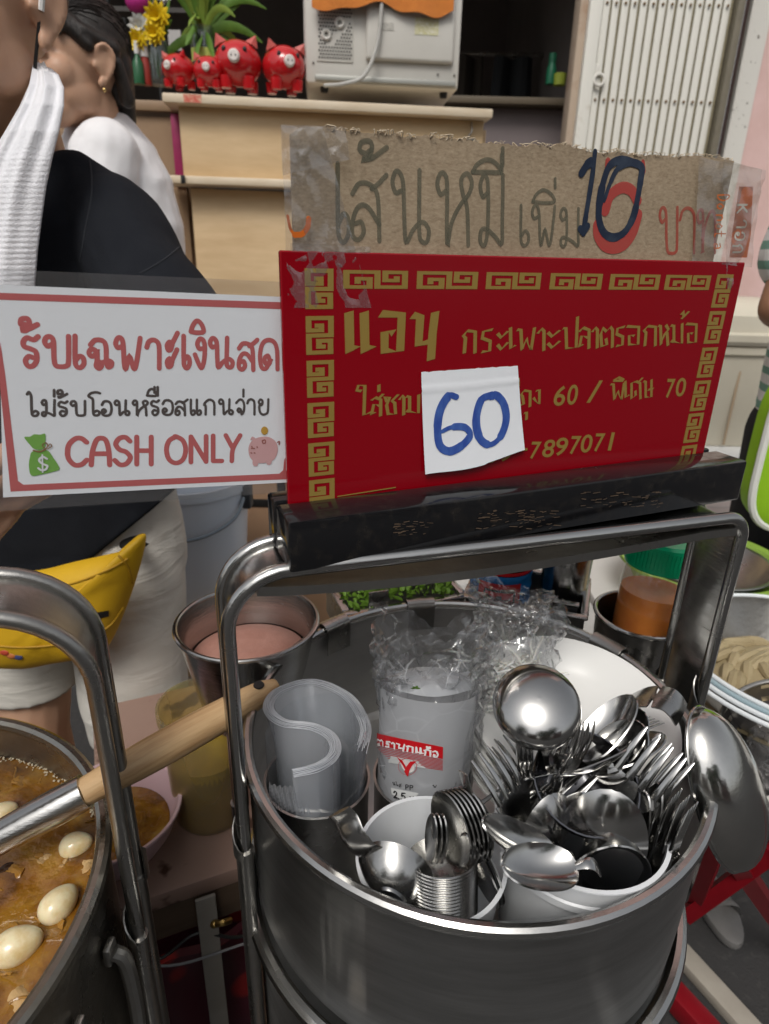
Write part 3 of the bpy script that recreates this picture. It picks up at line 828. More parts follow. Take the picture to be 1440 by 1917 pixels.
# ---- dark interior on the right: back bench, small things
bench = thing('back_bench', 'dim bench with grey panel at the back of the shop', 'bench', W(960, 190, y=3.5))
mesh('bench_top', box(1.0, .45, .03, (.05, .2, .0), .004), mat('bench_wood', (.11, .085, .055), .6), bench)
mesh('bench_panel', box(.98, .02, .80, (.05, .06, -.42)), mat('mauve_panel', (.20, .165, .165), .7, var=.3, vs=5), bench)
bottle(1030, 158, 3.52, .022, .10, mat('green_plastic', (.01, .12, .06), .4), 'small green bottle on the dim back bench', mat('green_cap', (.01, .10, .05), .4), .7)
cupy = thing('small_tub', 'small yellow-green tub on the dim back bench', 'tub', W(1047, 160, y=3.5))
mesh('body', lathe([(.0001, 0), (.026, 0), (.03, .045), (.028, .045), (.024, .004), (.0001, .004)], 18), mat('lime_plastic', (.30, .36, .05), .4), cupy)
hang = thing('hanging_clothes', 'dark clothes hanging in the back of the shop', 'clothes', (.3, 4.6, 1.9))
for i, x in enumerate((-.5, -.2, .12, .4)):
    mesh('garment', grid(lambda u, v, x=x: (x + (u - .5) * (.2 + .08 * v), .04 * math.sin(u * 9 + x * 9), .35 - .9 * v), 14, 6, .02), mat('dark_cloth%d' % i, ((.05, .05, .06), (.03, .03, .03), (.07, .06, .05), (.04, .045, .05))[i], .9), hang)
mesh('rail', tube([(-.8, 0, .37), (.6, 0, .37)], .012, 8), steel_dull, hang)

# ================================================================== THE TWO POTS AND THEIR CARRYING FRAMES
wood_dk = mat('old_stand_wood', (.13, .085, .055), .7, var=.6, vs=9, vcol=(.06, .04, .025), stretch=(1, 1, 6))
def rim_tube(Rr, z, r, n=72):
    return lathe([(Rr + r * math.cos(a), z + r * math.sin(a)) for a in [2 * math.pi * i / 10 for i in range(10)]], n, close=True)
PC = V((.075, .425, 0)); PR = .178; RZ = .80
pot = thing('steel_pot', 'large round stainless steel pot holding cutlery, bowls and plastic bags', 'pot', PC)
ut = mesh('upper_tier', lathe([(.1788, RZ), (.1795, RZ), (.1795, .70), (.1785, .668), (.176, .662), (.0001, .662)], 96), steel_pot, pot)
mesh('inner_wall', lathe([(.0001, .668), (.17, .668), (.176, .674), (.1775, .70), (.178, RZ), (.1788, RZ)], 96), mat('lightened_inner_steel', (.62, .61, .59), .42, 1, var=.4, vs=8, vcol=(.48, .47, .45), rvar=.12, bump=.10, bs=60, stretch=(1, 1, 9)), ut)  # same steel as outside, made lighter and rougher to brighten the dark interior
mesh('rim', rim_tube(.1795, RZ, .0046, 96), steel, pot)
lt = mesh('lower_tier', lathe([(.168, .648), (.1845, .648), (.1845, .640), (.180, .632), (.179, .44), (.172, .43), (.0001, .43)], 96), steel_pot, pot)
mesh('flange', rim_tube(.1845, .652, .0062, 96), steel, lt)
mesh('bail_loop', tube(crom([(.128, -.155, .600), (.141, -.170, .602), (.152, -.178, .592), (.160, -.172, .575), (.157, -.150, .560)], 6), .004, 8), steel, pot)
stand = thing('pot_stand', 'dark wooden crate stand under the cutlery pot', 'stand', (PC.x, PC.y, 0))
for i in range(4): mesh('slat', box(.30, .012, .075, (0, -.15, .06 + i * .105), .003), wood_dk, stand)
for sx in (-1, 1):
    for sy in (-1, 1): mesh('leg', box(.03, .03, .428, (sx * .13, sy * .128, .214), .003), wood_dk, stand)
mesh('top', box(.31, .31, .016, (0, 0, .421), .003), wood_dk, stand)

def ufold(sl_, sr, ztop, zl, zr, rl, rr, n=10):
    """path of an upside-down U in (s, z)"""
    P = [(sl_, zl), (sl_, (zl + ztop - rl) / 2)]
    for i in range(n + 1):
        a = math.pi - (math.pi / 2) * i / n
        P.append((sl_ + rl + rl * math.cos(a), ztop - rl + rl * math.sin(a)))
    k = 16
    a0, a1 = sl_ + rl, sr - rr
    for i in range(1, k): P.append((a0 + (a1 - a0) * i / k, ztop))
    for i in range(n + 1):
        a = math.pi / 2 - (math.pi / 2) * i / n
        P.append((sr - rr + rr * math.cos(a), ztop - rr + rr * math.sin(a)))
    P += [(sr, (zr + ztop - rr) / 2), (sr, zr)]
    return P
def channel(P, w, thick=.0016, sag=.002, seg=6):
    """strip of width w (local y) following P in local xz, a shallow trough"""
    vs, fs = [], []
    m = len(P)
    for i, (x, z) in enumerate(P):
        a = V(P[min(m - 1, i + 1)]) - V(P[max(0, i - 1)])
        nx, nz = -a.y / a.length, a.x / a.length            # outward normal
        for k in range(seg + 1):
            y = (k / seg - .5) * w
            d = -sag * (1 - (2 * k / seg - 1) ** 2)
            vs.append(V((x + nx * d, y, z + nz * d)))
        for k in range(seg, -1, -1):
            y = (k / seg - .5) * w
            d = -sag * (1 - (2 * k / seg - 1) ** 2) - thick
            vs.append(V((x + nx * d, y, z + nz * d)))
    q = 2 * (seg + 1)
    for i in range(m - 1):
        for k in range(q):
            k2 = (k + 1) % q
            fs.append([i * q + k, (i + 1) * q + k, (i + 1) * q + k2, i * q + k2])
    fs.append(list(range(q))); fs.append([(m - 1) * q + k for k in range(q)][::-1])
    return vs, fs
def carrier(name, label, at, az, sl_, sr, ztop, w, rl, rr, zsl, zsr, zbot, m_, inner=True):
    t = thing(name, label, 'carrying frame', at, az)
    P = ufold(sl_, sr, ztop, zsl - .05, zsr - .05, rl, rr)
    mesh('handle_band', channel(P, w - .006), m_, t)
    for sy in (-1, 1):
        mesh('rolled_edge', tube([(x, sy * (w / 2 - .0046), z) for x, z in P], .0050, 12, up=(0, 1, 0)), m_, t)
    if inner:
        P2 = []
        k = 26
        for i in range(k + 1):
            f_ = i / k
            x = sl_ + .020 + (sr - sl_ - .030) * f_
            drop = .0075 + .0095 * math.sin(math.pi * min(1, f_ * 1.1)) ** .8 * (1 - .5 * f_)
            P2.append((x, ztop - drop))
        mesh('inner_band', channel(P2, w - .002, .0065, .001), steel_dull, t)
    for s_, zs in ((sl_, zsl), (sr, zsr)):
        # lower socket: folded channel that grips the two rolled edges, riveted to the pot
        sg_ = 1 if s_ > 0 else -1
        br = mesh('lower_post', channel([(s_ + .001 * sg_, zbot), (s_ + .001 * sg_, zs - .03), (s_ + .001 * sg_, zs - .012)] if sg_ < 0 else [(s_ + .001, zs - .012), (s_ + .001, zs - .03), (s_ + .001, zbot)], w + .002, .002, .001), steel_dull, t)
        for sy in (-1, 1):
            y0 = sy * (w / 2 - .0045)
            mesh('socket', join(tube([(s_, y0, zbot), (s_, y0, zs - .045), (s_, y0, zs - .012), (s_, y0, zs)], [.0054, .0056, .0060, .0062], 12),
                                tube([(s_, y0, zs - .0012), (s_, y0, zs + .0012)], .0066, 12)), steel_dull, br)
            mesh('clip_lip', xf(grid(lambda u, v: (.0082 * math.cos(u * 2.6 + .3), .0082 * math.sin(u * 2.6 + .3), v * (.035 - .03 * u)), 6, 4, .001), Matrix.Translation((s_, y0, zs - .002)) @ Matrix.Rotation(R(90 if sy < 0 else -60), 4, 'Z')), steel_dull, br)
    return t
fr1 = carrier('carrying_frame', 'tall steel handle frame over the cutlery pot, carrying the red sign', (PC.x, PC.y, 0), R(18), -.188, .213, .965, .055, .040, .018, .738, .778, .45, steel)

# ---- left pot with soup
LC = V((-.353, .262, 0)); LZ = .77
lp = thing('soup_pot', 'deep steel pot of brown braised egg soup at the left edge', 'pot', LC)
greasy = mat('greasy_pot_steel', (.38, .365, .33), .20, 1, var=.7, vs=18, vcol=(.20, .165, .11), rvar=.24, bump=.25, bs=140)
mesh('body', lathe([(.0001, .52), (.165, .52), (.172, .53), (.1745, LZ), (.1765, LZ), (.1765, .53), (.172, .512), (.0001, .512)], 96), greasy, lp)
mesh('rim', rim_tube(.1765, LZ, .0055, 96), greasy, lp)
mesh('lower_tier', lathe([(.165, .506), (.181, .506), (.181, .495), (.177, .49), (.177, .30), (.0001, .30)], 80), steel_pot, lp)
hl = mesh('drop_handle', tube(crom([(.181, .020, .718), (.188, .021, .706), (.192, .016, .660), (.194, .004, .642), (.194, -.010, .640), (.192, -.022, .655), (.186, -.026, .700), (.180, -.026, .712)], 6), .0050, 10), steel_dull, lp)
mesh('handle_lug', box(.005, .012, .016, (.1795, .020, .718), .002, 2), steel_dull, lp)
mesh('handle_lug', box(.005, .012, .016, (.1795, -.026, .716), .002, 2), steel_dull, lp)
st2 = thing('pot_stand', 'dark wooden stand under the soup pot at the left edge', 'stand', (LC.x, LC.y, 0))
mesh('top', box(.31, .31, .016, (0, 0, .291), .003), wood_dk, st2)
for sx in (-1, 1):
    for sy in (-1, 1): mesh('leg', box(.03, .03, .283, (sx * .13, sy * .13, .1415), .003), wood_dk, st2)
fr2 = carrier('carrying_frame', 'greasy steel handle frame over the soup pot, left edge', (LC.x, LC.y, 0), R(20.6), -.190, .191, .968, .060, .05, .055, .70, .700, .32, steel_dull, inner=False)
# soup
SZ = .735
m, nt, b, out = nodes_of('brown_gravy')
co = coords(nt)
n1 = N(nt, 'ShaderNodeTexNoise', Scale=30., Detail=4., Roughness=.5, Distortion=.5); nt.links.new(co, n1.inputs['Vector'])
cr = N(nt, 'ShaderNodeValToRGB'); e = cr.color_ramp.elements
e[0].position = .30; e[0].color = (.07, .024, .003, 1); e[1].position = .74; e[1].color = (.44, .255, .05, 1)
x_ = e.new(.48); x_.color = (.23, .095, .010, 1); x_ = e.new(.58); x_.color = (.30, .145, .018, 1)
nt.links.new(n1.outputs['Fac'], cr.inputs[0]); nt.links.new(cr.outputs[0], b.inputs['Base Color'])
b.inputs['Roughness'].default_value = .04
b.inputs['Coat Weight'].default_value = .6; b.inputs['Coat Roughness'].default_value = .03
b.inputs['Subsurface Weight'].default_value = .15; b.inputs['Subsurface Radius'].default_value = (1, .4, .1); b.inputs['Subsurface Scale'].default_value = .01
n2 = N(nt, 'ShaderNodeTexNoise', Scale=85., Detail=3.); nt.links.new(co, n2.inputs['Vector'])
bp = N(nt, 'ShaderNodeBump', Strength=.5, Distance=.005); nt.links.new(n2.outputs['Fac'], bp.inputs['Height']); nt.links.new(bp.outputs[0], b.inputs['Normal'])
gravy = m
vs, fs = [], []
for j in range(46):
    for i in range(96):
        rr_, a = .1742 * (j / 45), 2 * math.pi * i / 96
        p = V((rr_ * math.cos(a), rr_ * math.sin(a), 0))
        q = p * 34
        h = .0026 * noise.noise(q) + .0016 * noise.noise(q * 2.3 + V((5, 1, 0))) + .0009 * noise.noise(q * 5)
        vs.append(p + V((0, 0, h)))
for j in range(45):
    for i in range(96):
        i2 = (i + 1) % 96
        fs.append([j * 96 + i, j * 96 + i2, (j + 1) * 96 + i2, (j + 1) * 96 + i])
soup = mesh('soup', (vs, fs), gravy, loc=(LC.x, LC.y, SZ))
tag(soup, 'thick brown gravy filling the left pot', 'soup', kind='stuff')
egg_m = mat('boiled_egg', (.80, .70, .45), .22, var=.75, vs=60, vcol=(.58, .38, .11), vlo=.42, vhi=.7, sss=.25, coat=.4)
def egg(u, v, a, b_, az, dz, label):
    dz -= .0022
    p = W(u, v, z=SZ + .004)
    s = ico((0, 0, 0), a, b_, b_, 4)
    vs = [V((q.x * 1, q.y * (1 - .16 * q.x / a), q.z * (1 - .16 * q.x / a))) for q in s[0]]
    o = mesh('egg', (vs, s[1]), egg_m, sharp=0)
    o.location = (p.x, p.y, SZ + dz); o.rotation_euler = (0, R(-8), R(az))
    tag(o, label, 'egg', 'boiled eggs in the soup')
egg(142, 1578, .0118, .0094, 20, .004, 'boiled egg nearest the right rim of the soup pot, farthest back')
egg(110, 1690, .0138, .0106, 62, .005, 'boiled egg standing tall in the middle of the gravy')
egg(32, 1768, .0152, .0114, 25, .005, 'largest boiled egg, at the left edge of the picture')
egg(4, 1512, .011, .009, 40, .000, 'egg piece by the ladle shaft at the left edge, half sunk')
meat = mat('shredded_chicken', (.50, .33, .15), .22, var=.5, vs=60, vcol=(.48, .26, .09), bump=.6, bs=160)
maw = mat('fish_maw', (.34, .17, .03), .14, var=.6, vs=40, vcol=(.22, .09, .015), bump=.5, bs=120)
dark_bit = mat('dark_mushroom', (.06, .028, .012), .2, var=.4, vs=50)
rs = random.Random(3)
def strip(u, v, L, w, az, m_, label, name='meat_strip', cat='meat', lift=-.0004):
    p = W(u, v, z=SZ)
    ph = rs.uniform(0, 6)
    vf = grid(lambda a, b_: ((a - .5) * L, (b_ - .5) * w * (.55 + .5 * math.sin(a * 3.1) + .18 * noise.noise(V((a * 9, b_ * 4, ph)))), .0022 * math.sin(a * 6 + ph) + .0014 * noise.noise(V((a * 8, b_ * 6, ph)))), 14, 5, .0018)
    o = mesh(name, vf, m_, loc=(p.x, p.y, SZ + lift), rot=(rs.uniform(-.12, .12), rs.uniform(-.1, .1), R(az)))
    tag(o, label, cat, 'pieces floating in the soup')
strip(100, 1612, .021, .010, -12, meat, 'pale shredded meat strip between the two upper eggs')
strip(152, 1628, .020, .010, 30, meat, 'pale meat strip against the right side of the soup')
strip(28, 1618, .026, .006, 38, dark_bit, 'dark curled mushroom strip left of the meat', 'mushroom_strip', 'mushroom')
strip(85, 1742, .022, .014, 10, maw, 'golden fish maw piece right of the largest egg', 'fish_maw_piece')
strip(40, 1865, .020, .012, 60, meat, 'pale meat piece at the bottom left of the soup')
strip(50, 1462, .022, .010, 10, maw, 'golden fish maw piece below the far rim', 'fish_maw_piece')
strip(20, 1640, .020, .012, 70, maw, 'fish maw piece at the left edge beside the dark mushroom', 'fish_maw_piece')
strip(85, 1520, .018, .012, -20, maw, 'fish maw piece just in front of the ladle shaft', 'fish_maw_piece')
bits = []
for i in range(70):
    a, rr_ = rs.uniform(-1.2, 1.9), .172 * math.sqrt(rs.random())
    p = V((rr_ * math.cos(a), rr_ * math.sin(a), SZ + rs.uniform(-.001, .0015)))
    if rs.random() < .55:
        pts = [p]
        d = V((rs.uniform(-1, 1), rs.uniform(-1, 1), 0)).normalized()
        for k in range(4):
            d = (d + V((rs.uniform(-.6, .6), rs.uniform(-.6, .6), rs.uniform(-.1, .1)))).normalized()
            pts.append(pts[-1] + d * rs.uniform(.002, .005))
        bits.append(tube(crom(pts, 3), rs.uniform(.0004, .0010), 5))
    else:
        bits.append(ico(p, rs.uniform(.001, .004), rs.uniform(.001, .003), .0012, 1))
o = mesh('soup_shreds', join(*bits), maw, loc=(LC.x, LC.y, 0)); tag(o, 'small golden shreds floating in the gravy', 'soup shreds', kind='stuff')
foam = []
for i in range(150):
    a = R(rs.uniform(40, 95)); rr_ = .1742 - abs(rs.gauss(0, .002))
    foam.append(ico((rr_ * math.cos(a), rr_ * math.sin(a), SZ + .0012), rs.uniform(.0004, .0012), None, .0006, 1))
o = mesh('foam_bubbles', join(*foam), mat('foam', (.7, .6, .42), .2), loc=(LC.x, LC.y, 0)); tag(o, 'tiny foam bubbles along the far edge of the soup', 'foam', kind='stuff')

# ---- ladle with wooden handle resting on both rims
la, lb = W(517, 1283, y=.450), W(150, 1487, z=.797)
lc_ = W(-70, 1606, z=.768)
ladle = thing('ladle', 'ladle with pale wooden handle lying across both pots', 'ladle', lb)
beech = mat('beech_wood', (.58, .385, .20), .5, var=.85, vs=150, vcol=(.36, .19, .075), vlo=.42, vhi=.72, bump=.4, bs=320, stretch=(.07, 1, 1), detail=3)
def seg_pts(a, b_, n): return [a + (b_ - a) * (i / n) for i in range(n + 1)]
hp = seg_pts(lb, la, 16)
hr = [.0098, .0104, .0112, .0120, .0127, .0131, .0133, .0134, .0134, .0133, .0131, .0128, .0124, .0118, .0110, .0096, .0060]
hd = (la - lb).normalized()
woodn = MATS['beech_wood'].node_tree
MH = frame_of(hd, (0, -.5, 1), lb)
hnd = mesh('wooden_handle', tube([V(((p - lb).length, 0, 0)) for p in hp], hr, 24), beech, ladle)
hnd.matrix_basis = Matrix.Translation(-lb) @ MH
hc = la - hd * .017
hn = V((-hd.y * .5, hd.x * .2 - .62, .72)); hn = (hn - hd * hn.dot(hd)).normalized()
mesh('hanging_hole', xf(lathe([(.0001, 0), (.0042, 0), (.0046, .0008), (.0042, .0016), (.0001, .0012)], 16), Matrix.Translation(hc + hn * .0103) @ hn.to_track_quat('Z', 'Y').to_matrix().to_4x4()), black_rub, hnd, world=True)
mesh('steel_shaft', tube(seg_pts(lb + hd * .004, lc_, 8) + [lc_ + V((-.05, -.01, -.03)), lc_ + V((-.07, -.012, -.06))], [.0124, .0126, .0126, .0124, .0120, .0116, .0112, .0108, .0104, .009, .006], 20), steel, ladle, world=True)
bc = lc_ + V((-.085, -.015, -.065))
mesh('ladle_bowl', xf(lathe([(.0001, -.032), (.02, -.028), (.034, -.012), (.04, .004), (.0415, .004), (.035, -.014), (.021, -.030), (.0001, -.034)], 32), Matrix.Translation(bc)), steel, ladle, world=True)

# ================================================================== THE RED SIGN, THE CARDBOARD, THE PAPERS
sign = thing('red_sign', 'red acrylic sign with gold Thai lettering on a black base', 'sign', SP, SA)
SW, SH = .3635, .150
BW = .385
mesh('panel', box(SW, .004, SH + .012, (SW / 2, .002, (SH - .012) / 2), .0008, 1), red_acr, sign)
mesh('base', box(BW, .032, .0345, (BW / 2 - .0085, -.0165, -.0175), .0022, 2), black_acr, sign)
mesh('base_back', box(BW, .019, .0345, (BW / 2 - .0085, .0145, -.0175), .0022, 2), black_acr, sign)
scr = Print()
rq = random.Random(9)
for (u0, v0, u1, v1, n) in ((735, 975, 800, 1003, 26), (890, 955, 1040, 990, 60), (1085, 920, 1235, 950, 40)):
    for i in range(n):
        u, v = rq.uniform(u0, u1), rq.uniform(v0, v1)
        a = sg(u, v, -.0325); b_ = sg(u + rq.uniform(3, 14), v + rq.uniform(-2.5, 1), -.0325)
        scr.stroke([a, b_], rq.uniform(.0002, .0007), smooth=False)
scr.build('worn_lettering', mat('worn_gold', (.10, .068, .045), .5), sign, .0326)['kind'] = 'stuff'
# meander border
ME = [(.22, .36), (.22, .54), (.40, .54), (.40, .09), (.05, .09), (.05, .91), (.52, .91), (.52, .09), (.95, .09), (.95, .91), (.64, .91), (.64, .46), (.82, .46), (.82, .60)]
MV = [(.42, .25), (.55, .25), (.55, .37), (.11, .37), (.11, .06), (.89, .06), (.89, .50), (.11, .50), (.11, .94), (.87, .94), (.87, .64), (.46, .64), (.46, .79), (.60, .79)]
def square_path(pr, pts, wv, wh):
    """right-angled path; wv = width of upright bars, wh = of level bars"""
    for i in range(len(pts) - 1):
        (x0, y0), (x1, y1) = pts[i], pts[i + 1]
        if abs(x1 - x0) > abs(y1 - y0):
            a0, a1 = min(x0, x1) - wv / 2, max(x0, x1) + wv / 2
            pr.poly([(a0, y0 - wh / 2), (a1, y0 - wh / 2), (a1, y0 + wh / 2), (a0, y0 + wh / 2)])
        else:
            a0, a1 = min(y0, y1) - wh / 2, max(y0, y1) + wh / 2
            pr.poly([(x0 - wv / 2, a0), (x0 + wv / 2, a0), (x0 + wv / 2, a1), (x0 - wv / 2, a1)])
def meander(box_, vert):
    s0, t0, s1, t1 = box_
    pts = [(s0 + x * (s1 - s0), (t1 - y * (t1 - t0)) if vert else (t0 + y * (t1 - t0))) for x, y in (MV if vert else ME)]
    pr = Print(2e-6)
    square_path(pr, pts, (s1 - s0) * (.20 if vert else .095), (t1 - t0) * (.105 if vert else .19))
    pr.build('meander_border', gold, sign, .0002)
ro = [(642, 764), (780, 895), (910, 1013), (1030, 1128), (1142, 1236), (1246, 1331)]
for u0, u1 in ro:
    v = 521
    meander((sg(u0, v)[0], .1300, sg(u1, v)[0], .1402), False)
lcol = [(502, 579), (591, 664), (674, 744), (753, 819), (828, 891), (897, 968)]
for v0, v1 in lcol: meander((.0138, sg(597, v1)[1], .0315, sg(597, v0)[1]), True)
rcol = [(513, 576), (582, 643), (650, 706), (712, 768), (773, 827), (833, 885)]
for k, (v0, v1) in enumerate(rcol):
    u = 1355 - 12.5 * k
    meander((.3362, sg(u, v1)[1], .3535, sg(u, v0)[1]), True)
def zoomer(ox, oy, k): return lambda x, y: (ox + x * k, oy + y * k)
zr = zoomer(630, 540, 700 / 1440)
def brush_line(name, items, w):
    pr = Print(4e-6)
    for ch, x0, y0, x1, y1 in items:
        (u0, v0), (u1, v1) = zr(x0, y0), zr(x1, y1)
        glyph(pr, BRUSH, ch, u0, v0, u1, v1, w, nib=R(25), smooth=False)
    pr.build(name, gold, sign, .0002)
brush_line('shop_name', [('แ', 32, 90, 145, 262), ('อ', 165, 85, 265, 258), ('น', 285, 90, 388, 262)], .0054)
brush_line('dish_name', [('ก', 485, 155, 542, 250), ('ร', 550, 152, 605, 250), ('ะ', 615, 155, 662, 245), ('เ', 660, 150, 692, 242), ('พ', 695, 150, 768, 242), ('า', 772, 150, 808, 240), ('ะ', 808, 152, 862, 238), ('ป', 868, 108, 936, 238), ('ล', 930, 146, 978, 232), ('า', 982, 146, 1012, 230), ('ต', 1014, 143, 1068, 228), ('ร', 1070, 142, 1112, 226), ('อ', 1115, 140, 1172, 224), ('ก', 1180, 138, 1236, 222), ('ห', 1238, 136, 1284, 220), ('ม', 1284, 134, 1338, 218), ('mai', 1322, 84, 1358, 122), ('อ', 1344, 130, 1392, 216)], .0024)
brush_line('price_line', [('ใ', 72, 366, 134, 497), ('ส', 130, 412, 178, 492), ('่', 150, 370, 176, 398), ('ช', 180, 408, 238, 490), ('า', 240, 408, 266, 488), ('ม', 265, 408, 325, 486)], .0021)
brush_line('price_line', [('่', 688, 345, 712, 378), ('ถ', 706, 388, 752, 456), ('ุ', 718, 474, 738, 506), ('ง', 754, 384, 792, 452)], .0021)
brush_line('price_line', [('พ', 1055, 362, 1112, 432), ('ิ', 1064, 338, 1108, 358), ('เ', 1104, 356, 1130, 428), ('ศ', 1130, 352, 1178, 426), ('ษ', 1180, 350, 1218, 424)], .0021)
def font_text(txt, u0, v0, u1, v1, m_, parent, off, name, shear=.22, zz=zr, ofs=.012, plane=None):
    """digits from the built-in face, laid into the picture box"""
    c = bpy.data.curves.new('t', 'FONT')
    c.body = txt; c.size = 1; c.shear = shear; c.offset = ofs; c.resolution_u = 4; c.fill_mode = 'FRONT'
    o = bpy.data.objects.new('t', c); COL.objects.link(o)
    dg = bpy.context.evaluated_depsgraph_get()
    e = o.evaluated_get(dg).to_mesh()
    vs = [v.co.copy() for v in e.vertices]; fs = [list(p.vertices) for p in e.polygons]
    bpy.data.objects.remove(o)
    if not vs: return
    xs = [v.x for v in vs]; ys = [v.y for v in vs]
    xa, xb, ya, yb = min(xs), max(xs), min(ys), max(ys)
    (a, b_), (c_, d) = zz(u0, v0), zz(u1, v1)
    to = plane or (lambda u, v: sg(u, v))
    out = []
    for v in vs:
        s, t = to(a + (v.x - xa) / (xb - xa) * (c_ - a), d - (v.y - ya) / (yb - ya) * (d - b_))
        out.append((s, -off, t))
    return mesh(name, (out, fs), m_, parent, smooth=False)
for ch, a, b_, c_, d in (('6', 836, 374, 880, 452), ('0', 888, 370, 930, 448), ('/', 962, 354, 1026, 440), ('7', 1268, 348, 1306, 422), ('0', 1306, 344, 1346, 416),
                         ('8', 572, 612, 622, 672), ('9', 634, 604, 682, 666), ('7', 745, 590, 790, 656), ('8', 792, 582, 842, 650), ('9', 846, 574, 892, 644), ('7', 898, 568, 944, 638), ('0', 940, 562, 986, 632), ('7', 992, 558, 1036, 628), ('1', 1044, 554, 1072, 624)):
    font_text(ch, a, b_, c_, d, gold, sign, .0002, 'digit')
pr = Print(); pr.stroke([sg(*zr(682, 626)), sg(*zr(734, 618))], .0018, smooth=False, cap=False); pr.build('digit_dash', gold, sign, .0006)
gl_line = Print(); gl_line.stroke([sg(632, 929), sg(740, 912)], .0008, smooth=False); gl_line.build('gold_foot_line', gold, sign, .0005)

# ---- cardboard sign taped behind the top edge
card_m, nt, b, out = nodes_of('brown_cardboard')
co = coords(nt, (1, 1, 1))
n1 = N(nt, 'ShaderNodeTexNoise', Scale=420., Detail=6., Roughness=.75)
mp = coords(nt, (.7, 1, 1.5)); nt.links.new(mp, n1.inputs['Vector'])
n2 = N(nt, 'ShaderNodeTexNoise', Scale=14., Detail=4.); nt.links.new(co, n2.inputs['Vector'])
c1 = N(nt, 'ShaderNodeValToRGB'); e = c1.color_ramp.elements
e[0].position = .32; e[0].color = (.235, .170, .105, 1); e[1].position = .68; e[1].color = (.40, .315, .215, 1)
nt.links.new(n1.outputs['Fac'], c1.inputs[0])
c2 = N(nt, 'ShaderNodeMix', data_type='RGBA', blend_type='MULTIPLY'); c2.inputs[0].default_value = .35
nt.links.new(c1.outputs[0], c2.inputs[6]); nt.links.new(n2.outputs['Color'], c2.inputs[7])
nt.links.new(c1.outputs[0], b.inputs['Base Color']); b.inputs['Roughness'].default_value = .9
wv = N(nt, 'ShaderNodeTexWave', wave_type='BANDS', bands_direction='X', Scale=42., Distortion=1.5); nt.links.new(co, wv.inputs['Vector'])
ad = N(nt, 'ShaderNodeMath', operation='MULTIPLY_ADD'); ad.inputs[1].default_value = .35
nt.links.new(wv.outputs['Fac'], ad.inputs[0]); nt.links.new(n1.outputs['Fac'], ad.inputs[2])
bp = N(nt, 'ShaderNodeBump', Strength=.35, Distance=.001); nt.links.new(ad.outputs[0], bp.inputs['Height']); nt.links.new(bp.outputs[0], b.inputs['Normal'])
card = thing('cardboard_sign', 'torn brown cardboard with hand-written Thai price, taped above the red sign', 'sign', SP + SN * .0045, SA)
ctop = [(525, 262), (560, 240), (600, 238), (660, 246), (700, 248), (745, 249), (760, 256), (800, 252), (830, 258), (880, 262), (900, 268), (950, 270), (985, 275), (1000, 268), (1030, 277), (1045, 268), (1065, 272), (1100, 283), (1130, 287), (1160, 283), (1200, 290), (1235, 289), (1270, 293), (1300, 291), (1340, 296), (1375, 301)]
cpts = [sg(u, v, .0045) for u, v in ctop]
def top_at(s):
    for (a, b_), (c_, d) in zip(cpts, cpts[1:]):
        if a <= s <= c_: return b_ + (d - b_) * (s - a) / (c_ - a)
    return cpts[0][1] if s < cpts[0][0] else cpts[-1][1]
c0, c1_ = cpts[0][0] + .006, cpts[-1][0] - .0005
def card_fn(u, v):
    s = c0 + (c1_ - c0) * u
    tt = top_at(s) + .0012 * noise.noise(V((s * 260, 0, 3))) + .0006 * noise.noise(V((s * 900, 0, 7)))
    t = .118 + (tt - .118) * v
    bend = .0012 * math.sin(s * 30) * v + .0018 * noise.noise(V((s * 18, t * 22, 1))) * v
    return (s, bend + .0006, t)
mesh('board', grid(lambda u, v: card_fn(1 - u, v), 190, 14, -.003), card_m, card)
fray = []
for i in range(150):
    s = rq.uniform(c0 + .02, c1_); p = V((s, rq.uniform(.0005, .003), top_at(s)))
    fray.append(tube(crom([p - V((0, 0, .001)), p + V((rq.uniform(-.002, .002), rq.uniform(-.002, .001), rq.uniform(0, .002))), p + V((rq.uniform(-.004, .004), rq.uniform(-.002, .001), rq.uniform(-.0005, .0022)))], 3), rq.uniform(.00012, .0004), 4))
o = mesh('torn_fibres', join(*fray), mat('torn_fibre', (.52, .43, .31), .95), card); o['kind'] = 'stuff'
ink_g = mat('faded_green_marker', (.105, .100, .068), .85, var=.8, vs=160, vcol=(.17, .15, .10), stretch=(1, 1, .6), alpha=.72)
ink_r = mat('red_marker', (.40, .06, .04), .85, var=.6, vs=120, vcol=(.36, .14, .09), alpha=.75)
ink_b = mat('blue_black_marker', (.010, .018, .040), .35, var=.6, vs=70, vcol=(.05, .07, .10), vlo=.5, vhi=.75)
zc = zoomer(500, 0, 580 / 1440); zd = zoomer(1000, 0, 440 / 1440)
cwarp = lambda p: V((p.x, p.y + (.0012 * math.sin(p.x * 30) + .0018 * noise.noise(V((p.x * 18, p.z * 22, 1)))) * max(0, (p.z - .118) / .095), p.z))
def hand(name, items, w, ink, zz, lib=LOOP, off=-.0003):
    pr = Print(3e-6)
    for ch, x0, y0, x1, y1 in items:
        (u0, v0), (u1, v1) = zz(x0, y0), zz(x1, y1)
        glyph(pr, lib, ch, u0, v0, u1, v1, w, off=.0045)
    return pr.build(name, ink, card, off, cwarp)
INK = -.0003
hand('noodle_lettering', [('เ', 322, 760, 392, 1125), ('ส', 385, 830, 560, 1120), ('mai', 420, 645, 565, 745), ('น', 585, 790, 765, 1135), ('ห', 792, 800, 960, 1140), ('ม', 985, 815, 1108, 1145), ('ี', 948, 735, 1095, 808), ('่', 1082, 690, 1102, 770)], .0027, ink_g, zc)
